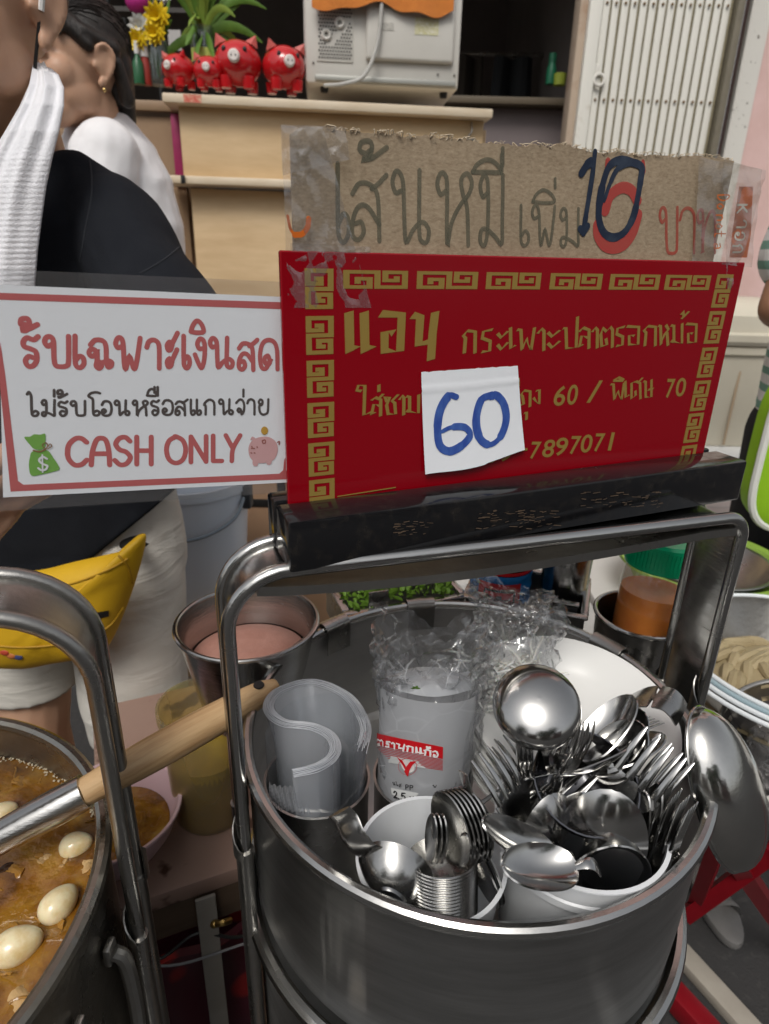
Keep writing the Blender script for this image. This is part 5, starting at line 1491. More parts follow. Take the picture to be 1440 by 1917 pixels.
# ================================================================== CUTLERY
def spoon_parts(bl_, w, hl_, depth, hw=.0055):
    """local X from root to tip; bowl from 0 to bl_, handle behind; hollow faces +Z"""
    def wid(x): return w / 2 * max(0, 1 - abs(2 * x ** .86 - 1) ** 2.3) ** .52 if 0 < x < 1 else 0
    def fn(u, v):
        x = .002 + u * .996
        ww = max(wid(x), hw * .45 * (1 - u) ** 3)
        s_ = 2 * v - 1
        z = -depth * (1 - s_ * s_) * math.sin(math.pi * x) ** .75
        return (x * bl_, s_ * ww, z)
    bowl = grid(fn, 40, 22, .0011)
    pts = [V((bl_ * .03 - hl_ * t, 0, .005 * math.sin(t * 3.1) - .002 * t)) for t in [i / 10 for i in range(11)]]
    hand_ = tube(pts, [hw * .40 + hw * .5 * (i / 10) for i in range(11)], 10, sq=(.22 * 1.0, 1.0), up=(0, 0, 1))
    return bowl, hand_
def fork_parts(L, w, hl_, hw=.005):
    """tines along +X"""
    pl_ = []
    base = L * .42
    def palm(u, v):
        x = u * base
        ww = hw * .5 + (w / 2 - hw * .5) * min(1, u * 1.25) ** .8
        return (x, (2 * v - 1) * ww, .0035 * math.sin(u * 1.5) - .0012 * (1 - (2 * v - 1) ** 2))
    pl_.append(grid(palm, 10, 8, .0011))
    tw = w / 4 * .60
    for i in range(4):
        y = (-1.5 + i) * w / 4 * 1.02
        pts = [V((base * .98 + (L - base) * t, y * (1 + .03 * t), .0035 + .004 * math.sin(t * 1.6) - .0045 * t * t)) for t in [k / 6 for k in range(7)]]
        pl_.append(tube(pts, [tw / 2, tw / 2, tw / 2 * .95, tw / 2 * .9, tw / 2 * .8, tw / 2 * .65, tw / 2 * .3], 8, sq=(.6, 1), up=(0, 0, 1)))
    pts = [V((base * .03 - hl_ * t, 0, .004 * math.sin(t * 3.1))) for t in [i / 10 for i in range(11)]]
    hand_ = tube(pts, [hw * .45 + hw * .45 * (i / 10) for i in range(11)], 10, sq=(.25, 1), up=(0, 0, 1))
    return join(*pl_), hand_
def place(name, cat, label, tip, base, w, face, hl_=.09, depth=.007, group='cutlery in the white cup', m_=None, fork=False, shift=(0, 0, 0)):
    """tip and base as (u, v, y): picture point at a known distance"""
    a = W(tip[0], tip[1], y=tip[2]) + V(shift); b_ = W(base[0], base[1], y=base[2]) + V(shift)
    w *= 1.1
    t = thing(name, label, cat, b_, 0, group)
    M = frame_of(a - b_, face, b_)
    t.matrix_basis = M
    WM[t.name] = M
    L = (a - b_).length
    if fork:
        head, hand_ = fork_parts(L, w, hl_)
        mesh('tines', head, m_ or steel_bright, t)
    else:
        head, hand_ = spoon_parts(L, w, hl_, depth)
        mesh('bowl', head, m_ or steel_bright, t, sharp=75)
    mesh('handle', hand_, m_ or steel_bright, t)
    return t
TOCAM = V((-.12, -.70, .62)); AWAY = -TOCAM
G = 'cutlery in the white cup'
place('spoon', 'spoon', 'largest shiny spoon, back turned to the street, centre of the white cup', (1152, 1480, .305), (1100, 1668, .300), .0490, AWAY + V((.1, 0, .1)), depth=.010, hl_=.075)
place('spoon', 'spoon', 'spoon with rounded back left of the largest spoon', (1030, 1487, .315), (1012, 1612, .312), .0370, AWAY + V((-.5, 0, 0)), depth=.011, hl_=.075)
place('spoon', 'spoon', 'spoon wedged between the two round-backed spoons', (1092, 1496, .318), (1052, 1640, .314), .0400, AWAY + V((-.3, 0, 0)), depth=.009, hl_=.075, shift=(0, .006, 0))
place('spoon', 'spoon', 'dark hollow spoon at the front of the white cup', (1148, 1580, .288), (1120, 1720, .295), .0520, TOCAM + V((.1, .1, .25)), depth=.010, hl_=.07, shift=(0, -.002, 0))
place('spoon', 'spoon', 'spoon lying out over the left rim of the cup, upper one', (905, 1537, .278), (1042, 1600, .285), .0190, V((-.1, -.3, .9)), depth=.006, hl_=.02)
place('spoon', 'spoon', 'spoon lying out over the left rim of the cup, lower one with glassy hollow', (941, 1618, .262), (1082, 1622, .268), .0235, V((.1, -.25, .95)), depth=.007, hl_=.015)
place('spoon', 'spoon', 'narrow pointed spoon seen edge-on, rear one', (1184, 1302, .370), (1080, 1420, .345), .030, V((-.85, -.2, .45)), depth=.009, hl_=.08)
place('spoon', 'spoon', 'pointed spoon seen edge-on, second from the back', (1202, 1330, .365), (1096, 1440, .343), .032, V((-.75, -.45, .5)), depth=.009, hl_=.08)
place('spoon', 'spoon', 'pointed spoon seen edge-on, third from the back', (1196, 1348, .358), (1110, 1450, .338), .030, V((-.7, -.55, .4)), depth=.009, hl_=.08, shift=(0, -.003, 0))
place('spoon', 'spoon', 'thin spoon edge above the black ladle bowl', (1178, 1394, .345), (1040, 1448, .335), .022, V((-.3, .55, .8)), depth=.006, hl_=.06)
place('spoon', 'spoon', 'broad spoon right behind the large fork', (1240, 1372, .360), (1120, 1430, .345), .030, V((-.2, .3, .9)), depth=.008, hl_=.07)
for k in range(3):
    place('fork', 'fork', 'fork in the upright bundle behind the round ladle', (1064 + 14 * k, 1338 + 3 * k, .345 - .002 * k), (1034 + 8 * k, 1452 + 6 * k, .335), .019, TOCAM + V((.5 * k - .3, 0, 0)), group=G, fork=True, hl_=.09)
place('fork', 'fork', 'fork leaning out to the left over the bowls, front one', (899, 1402, .335), (988, 1545, .315), .0260, TOCAM + V((.5, 0, .1)), fork=True, hl_=.08)
place('fork', 'fork', 'fork leaning out to the left over the bowls, rear one', (916, 1400, .342), (1000, 1540, .320), .0250, TOCAM + V((.9, 0, .3)), fork=True, hl_=.08, shift=(.002, .004, 0))
place('fork', 'fork', 'big fork with bright wide tines pointing up right', (1250, 1388, .335), (1150, 1520, .322), .0330, TOCAM + V((-.3, .1, .2)), fork=True, hl_=.08)
place('fork', 'fork', 'fork behind the big bright fork, same slant', (1268, 1408, .335), (1168, 1525, .322), .0300, TOCAM + V((-.5, .1, .1)), fork=True, hl_=.08, shift=(.003, .005, -.001))
place('fork', 'fork', 'thin fork far back right, tines over the bowls', (1234, 1354, .370), (1118, 1420, .350), .018, V((-.2, .35, .9)), fork=True, hl_=.07)
for k in range(4):
    place('fork', 'fork', 'fork in the nested stack at the right side of the cup', (1290 - 7 * k, 1480 + 3 * k, .315), (1222 - 4 * k, 1640, .305), .0205, V((-.82, -.45, .3)), fork=True, hl_=.06, shift=(0, -.001 * k, 0))
place('spoon', 'spoon', 'dark narrow spoon handle side left of the nested forks', (1232, 1468, .322), (1190, 1620, .310), .016, V((-.9, -.3, .2)), depth=.005, hl_=.06)
place('spoon', 'spoon', 'dark narrow spoon just right of the largest spoon', (1208, 1484, .318), (1178, 1610, .308), .015, V((-.9, -.35, .2)), depth=.005, hl_=.06)
# round ladle standing bowl-up, back of the bowl to the street
def dome(r, deep=.8, t=.001, n=40, k=14):
    pr_ = [(max(.0001, r * math.sin(a)), r * deep * math.cos(a)) for a in [math.pi / 2 * i / k for i in range(k + 1)]]
    pr_ += [(max(.0001, (r - t) * math.sin(a)), (r - t) * deep * math.cos(a)) for a in [math.pi / 2 * (k - i) / k for i in range(k + 1)]]
    return lathe(pr_, n)
lc2 = W(1006, 1318, y=.345)
rl_ = thing('serving_ladle', 'small round ladle with a mirror-bright bowl, highest in the cup', 'ladle', lc2)
ax = V((-.08, -.50, .80)).normalized()
Q = ax.to_track_quat('Z', 'Y').to_matrix().to_4x4()
mesh('bowl', xf(dome(.0290, .52), Matrix.Translation(-ax * .004) @ Q), steel_bright, rl_)
rt = W(985, 1500, y=.335) - lc2
st_ = W(983, 1372, y=.345) - lc2
for dx in (-.0035, .0, .0035): mesh('handle', tube([st_ + V((dx, .003, 0)), st_.lerp(rt, .5) + V((dx, .002, 0)), rt + V((dx, .004, 0))], .0021, 8, sq=(1.2, .8)), steel_bright, rl_)
bk = thing('black_ladle', 'deep dark ladle bowl lying open in the middle of the cutlery', 'ladle', W(1098, 1462, y=.325))
ax2 = V((.05, -.42, .9)).normalized()
Q2 = (-ax2).to_track_quat('Z', 'Y').to_matrix().to_4x4()
mesh('bowl', xf(dome(.0350, .75), Q2), mat('dark_steel', (.20, .20, .21), .12, 1, rvar=.1, vs=50), bk)
mesh('handle', tube([V((.0, .02, -.01)), V((.0, .02, -.05)), V((.005, .015, -.10))], .004, 8, sq=(.5, 1)), steel_bright, bk)
# big ladle hooked over the right rim
bgc = W(1342, 1470, y=.372)
bg = thing('hanging_ladle', 'big battered steel ladle hooked over the right rim of the pot', 'ladle', bgc)
axb = V((.66, -.58, .42)).normalized()
Qb = axb.to_track_quat('Z', 'Y').to_matrix().to_4x4()
up_l = V((-.34, .12, 1)); up_l = (up_l - axb * up_l.dot(axb)).normalized()
sd_l = axb.cross(up_l)
Mb = Matrix((( sd_l.x, up_l.x, axb.x, 0), (sd_l.y, up_l.y, axb.y, 0), (sd_l.z, up_l.z, axb.z, 0), (0, 0, 0, 1)))
vsd, fsd = dome(.044, .66, .0012)
mesh('bowl', xf((vsd, fsd), Mb @ Matrix.Translation((.004, 0, .002)) @ Matrix.Diagonal((.90, 1.50, 1, 1))), mat('battered_ladle_steel', (.58, .57, .54), .11, 1, var=.35, vs=25, rvar=.12, bump=.16, bs=45), bg)
mesh('rim', tube([Mb @ V((.004 + .0396 * math.cos(a), .066 * math.sin(a), .002)) for a in [2 * math.pi * i / 48 for i in range(48)]], .0013, 8, closed=True), steel_bright, bg)
hp_ = [Mb @ V(p) for p in ((-.004, .058, -.010), (-.004, .066, -.012), (-.004, .072, -.018), (-.004, .072, -.035), (-.004, .060, -.06))]
mesh('handle', tube(crom(hp_, 5), .0034, 10, sq=(.5, 4.2), up=tuple(axb)), steel_worn, bg)

# ---- nested short soup spoons in the front cup
def soup_spoon(name, label, M, a, b_, dp, m_, hand_pts=None, hw=.007, group='nested soup spoons'):
    t = thing(name, label, 'spoon', M.to_translation(), 0, group)
    t.matrix_basis = M; WM[t.name] = M
    def fn(u, v):
        an = u * 2 * math.pi
        q = v
        r_ = q
        z = -dp * (1 - r_ ** 2.6)
        return (a * r_ * math.cos(an), b_ * r_ * math.sin(an), z)
    vs, fs = grid(lambda u, v: fn(1 - u, .02 + .98 * v), 36, 10, .0010, closed_u=True)
    mesh('bowl', (vs, fs), m_, t)
    if hand_pts: mesh('handle', tube(crom(hand_pts, 5), hw, 12, sq=(.16, 1.0), up=(0, 0, 1)), m_, t)
    return t
stk_c = [W(828, 1598 + 92 * i / 15, z=.803 - .030 * i / 15) for i in range(16)]
for i in range(16):
    ax3 = V((-.06, .40, 1)).normalized()
    M = frame_of(V((-.25, -1, .3)), ax3, stk_c[15 - i] + V((0, -.0015, .0)))
    soup_spoon('soup_spoon', 'lowest spoon of the nested stack, its rounded belly showing' if i == 0 else 'soup spoon in the nested stack of rims, front cup', M, .0215, .0212, .0125, steel_worn, [(-.019, 0, -.002), (-.028, 0, .001), (-.034, 0, -.008), (-.036, 0, -.03)] if i in (0, 15) else None)
for i in range(6):
    ax4 = V((-.82, -.42, .35)).normalized()
    p = W(842, 1552, z=.818) + V((.0022, .0009, -.0003)) * i * 1.3
    M = frame_of(V((-.15, .25, 1)), ax4, p)
    soup_spoon('soup_spoon', 'upright soup spoon with dark hollow, front of its row' if i == 0 else 'soup spoon in the upright nested row at the back of the front cup', M, .0235, .0195, .009, steel_worn, [(.021, 0, -.001), (.030, 0, .001), (.036, 0, .002)] if i == 5 else None, .005)
for i in range(3):
    M = frame_of(V((.05, .2, 1)), V((-.9, -.3, .3)), W(806 + 9 * i, 1570, z=.810) + V((0, 0, 0)))
    soup_spoon('soup_spoon', 'thin upright spoon edge in the middle of the front cup', M, .0165, .008, .004, steel_bright)
for i in range(2):
    M = frame_of(V((-.45, .25, 1)), V((-.85, -.5, .15)), W(898 + 8 * i, 1632 - 6 * i, z=.790))
    soup_spoon('soup_spoon', 'pale leaf-shaped spoon against the right wall of the front cup' if i == 1 else 'spoon edge beside the leaf-shaped spoon', M, .0275, .0115, .005, steel_bright)
fc = W(748, 1624, z=.792)
axf = V((-.58, -.58, .45)).normalized()
Mf = frame_of(V((-.66, .10, .70)), -axf, fc + axf * .004)
fsn = soup_spoon('soup_spoon', 'large short-handled soup spoon with flat foot, leaning left', Mf, .0245, .0215, .0175, steel_worn, [(.020, 0, -.003), (.028, 0, -.006), (.038, 0, -.004), (.046, 0, .001), (.053, 0, .0015)], .0094)
mesh('foot_ring', xf(lathe([(.0001, 0), (.0078, 0), (.0086, .0012), (.0092, .0035)], 28), Matrix.Translation((-.002, 0, -.0195)) @ Matrix.Diagonal((1.1, .8, 1, 1))), mat('foot_dark_steel', (.22, .22, .22), .3, 1), fsn)

# ================================================================== HUNG ON THE POT'S RIM
def clip(parent, az, w=.030, drop=.026, r=PR + .0016):
    """bent steel tab over the rim, world placed"""
    a0 = R(az); dw = w / 2 / r
    prof = [(r - .006, RZ - drop), (r - .0065, RZ - .004), (r - .005, RZ + .004), (r + .001, RZ + .0066), (r + .007, RZ + .004), (r + .0085, RZ - .008)]
    vs, fs = grid(lambda u, v: (PC.x + crom([V((a, b_, 0)) for a, b_ in prof], 4)[int(v * 20)].x * math.cos(a0 + (u - .5) * 2 * dw), PC.y + crom([V((a, b_, 0)) for a, b_ in prof], 4)[int(v * 20)].x * math.sin(a0 + (u - .5) * 2 * dw), crom([V((a, b_, 0)) for a, b_ in prof], 4)[int(v * 20)].y), 6, 20, .0010)
    return mesh('rim_clip', (vs, fs), steel_dull, parent, world=True)
mince_m = mat('pink_mince', (.52, .27, .21), .5, var=.7, vs=45, vcol=(.42, .19, .14), bump=.6, bs=110)
t = thing('mince_cup', 'tapered steel cup of pink mince hung behind the left of the pot', 'cup', (-.130, .535, .712))
mesh('wall', lathe(cup_prof(.046, .066, .104, .0012, .0016), 64), steel, t)
mesh('rim', rim_tube(.0672, .104, .0026, 64), steel, t)
clip(t, 133)
o = mesh('minced_meat', lathe([(.0001, .010), (.025, .012), (.045, .006), (.0565, 0), (.050, -.006), (.0001, -.006)], 48), mince_m, loc=(-.130, .535, .778)); tag(o, 'pink minced meat filling the tapered steel cup', 'minced meat')
# herb tray
def tray(label, c, rz, sx, sy, z0, z1, open_=True):
    t = thing('steel_tray', label, 'tray', (c[0], c[1], z0), rz)
    h = z1 - z0
    for (x, y, a, b_) in ((0, -sy / 2, sx, .0014), (0, sy / 2, sx, .0014), (-sx / 2, 0, .0014, sy), (sx / 2, 0, .0014, sy)):
        mesh('wall', box(a, b_, h, (x, y, h / 2), .0004, 1), steel_dull, t)
    mesh('bottom', box(sx - .002, sy - .002, .0014, (0, 0, .001)), steel_dull, t)
    for (x, y, a, b_) in ((0, -sy / 2, sx + .008, .0085), (0, sy / 2, sx + .008, .0085), (-sx / 2, 0, .0085, sy - .0085), (sx / 2, 0, .0085, sy - .0085)):
        mesh('rolled_rim', box(a, b_, .004, (x, y, h + .001), .0018, 2), steel, t)
    return t
tc_ = V((.013, .641))
t = tray('shallow steel tray of chopped green herbs hung behind the pot', tc_, R(19.5), .135, .086, .755, .800)
clip(t, 101)
mesh('divider', box(.022, .002, .020, (-.032, -.040, .056), .0006), steel_dull, t)
mesh('label_tab', box(.026, .0015, .05, (.052, .035, .07), .0005), mat('wood_tab', (.40, .28, .2), .7), t)
hb = random.Random(8)
herbs = []
for i in range(520):
    x, y = hb.uniform(-.062, .062), hb.uniform(-.04, .04)
    z = .040 + .012 * (1 - (x / .07) ** 2) + hb.uniform(-.004, .007)
    a = hb.uniform(0, 6.28)
    L = hb.uniform(.004, .009)
    c_ = V((x, y, z)); d = V((math.cos(a), math.sin(a), hb.uniform(-.2, .9))).normalized()
    herbs.append(blade(c_, c_ + d * L * .5 + V((0, 0, .001)), c_ + d * L, L * .42, .35, 3))
vsH, fsH = join(*herbs)
M = Matrix.Translation((tc_.x, tc_.y, .755)) @ Matrix.Rotation(R(19.5), 4, 'Z')
hl2 = mesh('chopped_herbs', xf((vsH, fsH), M), mat('coriander', (.24, .42, .05), .5, var=.7, vs=60, vcol=(.12, .27, .02))); tag(hl2, 'chopped green coriander heaped in the steel tray', 'herbs', kind='stuff')
# bottle tray
t2c = V((.166, .645))
t = tray('steel tray with the blue-labelled bottle and steel cup hung behind the pot', t2c, R(-18), .126, .090, .745, .800)
clip(t, 66)
bt = thing('sauce_bottle', 'dark sauce bottle with blue ribbed label and red square', 'bottle', (.134, .650, .748))
bt.scale = (1.08, 1.08, 1)
mesh('body', lathe([(.0001, 0), (.029, 0), (.031, .004), (.031, .10), (.026, .125), (.012, .14), (.012, .17), (.0001, .17)], 40), mat('soy_dark', (.02, .008, .006), .12), bt)
mesh('label', lathe([(.0316 + .0006 * math.sin(i * .9), .006 + i * .0024) for i in range(32)], 48), mat('label_blue', (.012, .16, .42), .35, var=.2, vs=40), bt)
mesh('red_ring', lathe([(.0322, .0815), (.0324, .0835), (.0322, .0855)], 48), red_lab, bt)
lb_red = mat('label_red2', (.42, .02, .025), .4)
def on_bottle(u0, v0, u1, v1, n, r_): # curved patch by angle and height
    return grid(lambda u, v: (r_ * math.sin(R(u0 + (u1 - u0) * u)), -r_ * math.cos(R(u0 + (u1 - u0) * u)), v0 + (v1 - v0) * v), n, 2)
mesh('red_square', on_bottle(-52, .030, 28, .072, 16, .0327), lb_red, bt)
for (a0, b0, a1, b1) in ((-40, .036, -36, .062), (14, .036, 18, .062), (-38, .062, 16, .065), (-32, .044, -22, .056), (-16, .042, -6, .058), (2, .044, 10, .054), (-30, .050, 8, .0525)):
    mesh('black_mark', on_bottle(a0, b0, a1, b1, 8, .0331), ink, bt)
sc2 = thing('steel_tumbler', 'plain steel tumbler standing next to the sauce bottle', 'tumbler', (.207, .650, .748))
mesh('wall', lathe(cup_prof(.024, .028, .118, .001, .001), 40), steel, sc2)
blk = thing('label_holder', 'small black box with steel edge in the bottle tray', 'box', (.196, .606, .748), R(-18))
mesh('body', box(.03, .006, .05, (0, 0, .03), .001), black_rub, blk); mesh('top_edge', box(.032, .008, .004, (0, 0, .057), .0012), steel, blk)
# jar of chilli sauce in its cup
JC = V((.268, .575))
t = thing('jar_cup', 'dark steel cup holding the chilli sauce jar, hung behind the right of the pot', 'cup', (JC.x, JC.y, .70))
mesh('wall', lathe(cup_prof(.040, .0455, .112, .0012, .0016), 56), steel_dull, t)
mesh('rim', rim_tube(.0465, .112, .0024, 56), steel, t)
clip(t, 36, .034, .034)
jar = thing('sauce_jar', 'clear jar of orange chilli sauce with a bright green lid', 'jar', (JC.x + .007, JC.y + .004, .728))
jar.rotation_euler = (R(-3), R(3), 0)
mesh('glass', lathe([(.0001, 0), (.032, 0), (.0345, .004), (.035, .115), (.033, .130), (.029, .140), (.029, .150)], 48), film('jar_plastic', (.94, .93, .90), .05, .06, 1.45, .1, 30), jar)
chil = mat('chilli_sauce', (.64, .20, .016), .18, var=.6, vs=50, vcol=(.48, .11, .008), sss=.2)
mesh('sauce', lathe([(.0001, .004), (.0335, .004), (.0342, .104), (.0335, .108), (.0001, .106)], 48), chil, jar)
mesh('lid', lathe([(.0001, .166), (.033, .166), (.0355, .163), (.0362, .138), (.0355, .136), (.033, .138), (.0001, .140)], 64), mat('green_lid', (.0, .36, .15), .30, var=.1, vs=20), jar)
rg = []
for i in range(60):
    a = 2 * math.pi * i / 60
    rg.append(box(.0007, .0010, .020, (.0362, 0, .150), 0, M=Matrix.Rotation(a, 4, 'Z')))
mesh('lid_ribs', join(*rg), MATS['green_lid'], jar, smooth=False)

# ================================================================== LEFT: LITTLE TABLE, BUCKET, BOWL, BAG
tb = thing('low_table', 'small worn pinkish wooden table with dark sauce stains', 'table', (-.151, .477, 0), R(24))
tabm, nt, b, out = nodes_of('stained_table')
co = coords(nt)
n1 = N(nt, 'ShaderNodeTexNoise', Scale=22., Detail=3.); nt.links.new(co, n1.inputs['Vector'])
r1 = N(nt, 'ShaderNodeValToRGB'); e = r1.color_ramp.elements
e[0].position = .57; e[0].color = (.33, .215, .17, 1); e[1].position = .62; e[1].color = (.07, .030, .016, 1)
nt.links.new(n1.outputs['Fac'], r1.inputs[0])
nt.links.new(r1.outputs[0], b.inputs['Base Color']); b.inputs['Roughness'].default_value = .55
n2 = N(nt, 'ShaderNodeTexNoise', Scale=90., Detail=5.); nt.links.new(co, n2.inputs['Vector'])
bp = N(nt, 'ShaderNodeBump', Strength=.2, Distance=.002); nt.links.new(n2.outputs['Fac'], bp.inputs['Height']); nt.links.new(bp.outputs[0], b.inputs['Normal'])
mesh('table_top', box(.185, .33, .022, (-.035, .165, .539), .004), tabm, tb)
for x in (-.115, .04):
    for y in (.02, .31): mesh('leg', box(.025, .025, .528, (x, y, .264), .002), wood_dk, tb)
mesh('apron', box(.16, .012, .05, (-.036, .012, .503), .002), wood_dk, tb)
fb = mesh('flat_bar', box(.020, .004, .34, (-.028, -.012, .37), .001), mat('grey_bar', (.27, .25, .22), .5, var=.5, vs=20, vcol=(.18, .16, .13)), tb)
mesh('brass_latch', join(tube(crom([(-.022, -.018, .505), (-.014, -.022, .508), (-.006, -.020, .505)], 4), .0035, 8), ico((-.022, -.018, .505), .005, .004, .004, 2)), mat('brass', (.45, .30, .10), .3, 1), tb)
mesh('wire', tube(crom([(-.12, -.008, .50), (-.08, -.015, .48), (-.04, -.010, .49), (.0, -.016, .47), (.05, -.01, .46)], 6), .0018, 6), black_rub, tb)
mesh('wire', tube(crom([(-.11, -.008, .48), (-.06, -.018, .465), (.01, -.012, .45), (.05, -.012, .44)], 6), .0014, 6), mat('grey_wire', (.25, .25, .26), .5), tb)
pb = thing('pink_bowl', 'pink melamine bowl with brown sauce beside the soup pot', 'bowl', (-.276, .500, .5505))
pk_m = mat('pink_melamine', (.72, .50, .52), .35, var=.2, vs=14, vcol=(.63, .41, .43))
mesh('body', lathe([(.0001, .004), (.034, .004), (.036, 0), (.04, 0), (.046, .008), (.060, .030), (.069, .056), (.071, .057), (.0705, .059), (.067, .058), (.058, .034), (.044, .012), (.0001, .008)], 64), pk_m, pb)
o = mesh('brown_sauce', lathe([(.0001, .0), (.0555, 0)], 48), gravy, loc=(-.276, .500, .5815)); tag(o, 'brown sauce in the pink bowl', 'sauce')
bkm = film('cloudy_yellow_plastic', (.92, .86, .50), .16, .3, 1.4)
bu = thing('plastic_tub', 'cloudy yellowish plastic tub half full, on the small table', 'tub', (-.190, .556, .5505))
mesh('wall', lathe([(.0001, .001), (.038, .001), (.0405, .006), (.044, .138), (.047, .139), (.047, .150), (.0445, .150), (.043, .139), (.0395, .008), (.0001, .004)], 56), bkm, bu)
mesh('liquid', lathe([(.0001, .006), (.0385, .006), (.0418, .088), (.0001, .088)], 48), mat('yellow_broth', (.50, .37, .07), .15, var=.6, vs=24, vcol=(.22, .15, .06), vlo=.45, vhi=.7), bu)
mg = thing('maroon_bag', 'maroon shopping bag with red and blue print under the small table', 'bag', (-.215, .60, 0), R(24))
mm_, nt, b, out = nodes_of('maroon_print')
co = coords(nt)
vo = N(nt, 'ShaderNodeTexVoronoi', Scale=13.); nt.links.new(co, vo.inputs['Vector'])
r1 = N(nt, 'ShaderNodeValToRGB'); e = r1.color_ramp.elements
e[0].position = .30; e[0].color = (.30, .02, .02, 1); e[1].position = .36; e[1].color = (.075, .012, .022, 1)
nt.links.new(vo.outputs['Distance'], r1.inputs[0]); nt.links.new(r1.outputs[0], b.inputs['Base Color']); b.inputs['Roughness'].default_value = .4
mesh('body', grid(lambda u, v: ((u - .5) * .30, -.10 - .012 * math.sin(u * 7) * v + .01 * noise.noise(V((u * 5, v * 4, 1))), .0 + v * .40 + .008 * math.sin(u * 9) * v), 30, 20, .01), mm_, mg)
mesh('back', grid(lambda u, v: ((u - .5) * .30, .02, v * .38), 10, 8, .01), mm_, mg)
mesh('blue_edge', box(.022, .012, .40, (.135, -.112, .20), .003), mat('blue_print', (.02, .04, .18), .4), mg)
# white pail on a crate, cardboard box behind
cr_ = thing('crate', 'pale crate under the white pail', 'crate', (-.40, 1.26, 0))
for i in range(4): mesh('board', box(.34, .014, .095, (0, -.15, .055 + i * .105), .002), ply, cr_)
mesh('top', box(.34, .32, .02, (0, 0, .440), .003), ply, cr_)
for sx in (-.15, .15): mesh('side', box(.014, .29, .42, (sx, .006, .215), .002), ply, cr_)
pa = thing('white_pail', 'white plastic pail with wire handle behind the seller', 'pail', (-.402, 1.24, .4505))
pail_m = mat('pail_white', (.62, .68, .76), .4, var=.2, vs=8, vcol=(.54, .60, .68))
mesh('wall', lathe([(.0001, 0), (.098, 0), (.1, .004), (.118, .25), (.122, .25), (.122, .27), (.117, .27), (.098, .006), (.0001, .004)], 56), pail_m, pa)
mesh('wire_handle', tube(crom([(.12, -.02, .245), (.105, -.075, .205), (.05, -.125, .185), (-.02, -.14, .185), (-.09, -.11, .205), (-.12, -.02, .245)], 8), .0035, 8), mat('handle_grey', (.20, .24, .28), .4), pa)
mesh('handle_ear', box(.018, .03, .05, (.122, -.02, .235), .004), mat('ear_dark', (.03, .035, .04), .5), pa)
bx = thing('cardboard_box', 'brown cardboard box with black straps behind the white pail', 'box', (-.36, 1.66, .12))
mesh('body', box(.42, .30, .52, (.05, 0, .26), .004), mat('box_brown', (.36, .22, .13), .8, var=.3, vs=9), bx)
mesh('strap', box(.424, .304, .022, (.05, 0, .435), .002), black_rub, bx)
for x in (.10, -.02): mesh('strap', box(.022, .306, .09, (x, 0, .485), .002), black_rub, bx)

# ================================================================== RIGHT: BASINS, COLANDER, RED STAND, BIN
stt = thing('side_table', 'white-topped side table on red crossed legs at the right', 'table', (.66, .86, 0))
red_p2 = mat('red_painted_steel', (.22, .005, .011), .35, var=.5, vs=14, vcol=(.12, .003, .006))
mesh('table_top', box(.62, .70, .02, (.03, .02, .575), .004), mat('white_tabletop', (.62, .61, .58), .5, var=.4, vs=12, vcol=(.5, .49, .46)), stt)
def bar(a, b_, w, m_, parent, name):
    a, b_ = V(a), V(b_)
    return mesh(name, tube([a, b_], w, 4, sq=(1, 1)), m_, parent, smooth=False, world=True)
bar(W(1286, 1712, z=.30), W(1452, 1590, z=.50), .013, red_p2, stt, 'cross_leg')
bar(W(1300, 1700, z=.30), W(1352, 1560, z=.56), .012, red_p2, stt, 'cross_leg')
bar(W(1352, 1570, z=.54), W(1500, 1790, z=.02), .015, red_p2, stt, 'cross_leg')
bar((.92, .55, 0), (.92, .55, .565), .014, red_p2, stt, 'leg'); bar((.92, 1.18, 0), (.92, 1.18, .565), .014, red_p2, stt, 'leg'); bar((.40, 1.18, 0), (.40, 1.18, .565), .014, red_p2, stt, 'leg')
pln = thing('wooden_plank', 'pale plank lying on the asphalt right of the pot', 'plank', W(1340, 1862, z=.012), 0)
a_, b_ = W(1262, 1770, z=.012), W(1425, 1950, z=.012)
mesh('board', xf(box((b_ - a_).length, .036, .022, (0, 0, 0), .003), Matrix.Translation((a_ + b_) / 2 ) @ Matrix.Rotation(math.atan2(b_.y - a_.y, b_.x - a_.x), 4, 'Z')), mat('plank_wood', (.36, .33, .28), .7, var=.5, vs=20, vcol=(.26, .23, .19)), pln, world=True)
rb = thing('red_bar', 'red painted bar lying on the ground below the pot', 'bar', W(1285, 1890, z=.02))
a_, b_ = W(1205, 1800, z=.03), W(1350, 1960, z=.03)
mesh('rod', xf(box((b_ - a_).length, .034, .04, (0, 0, 0), .004), Matrix.Translation((a_ + b_) / 2) @ Matrix.Rotation(math.atan2(b_.y - a_.y, b_.x - a_.x), 4, 'Z')), red_p2, rb, world=True)
cbin = mat('dull_white_scrap', (.16, .155, .15), .6, var=.4, vs=20)
sc3_s = .7
sc3 = thing('slipper', 'grey slipper-shaped stand-in for a pale oval on the asphalt under the red legs', 'slipper', W(1340, 1690, z=.02))  # pale oval of unknown kind, filled in with a slipper's shape
sc3.scale = (sc3_s,) * 3
mesh('sole', loft([((0, 0, -.018), .045, .115), ((0, 0, -.006), .048, .12), ((0, .0, .006), .046, .118), ((0, .0, .010), .040, .11)]), cbin, sc3)
mesh('strap', tube(crom([(-.045, -.02, 0), (-.02, -.03, .045), (.02, -.03, .045), (.045, -.02, 0)], 6), .012, 8, sq=(.3, 1.5)), cbin, sc3)
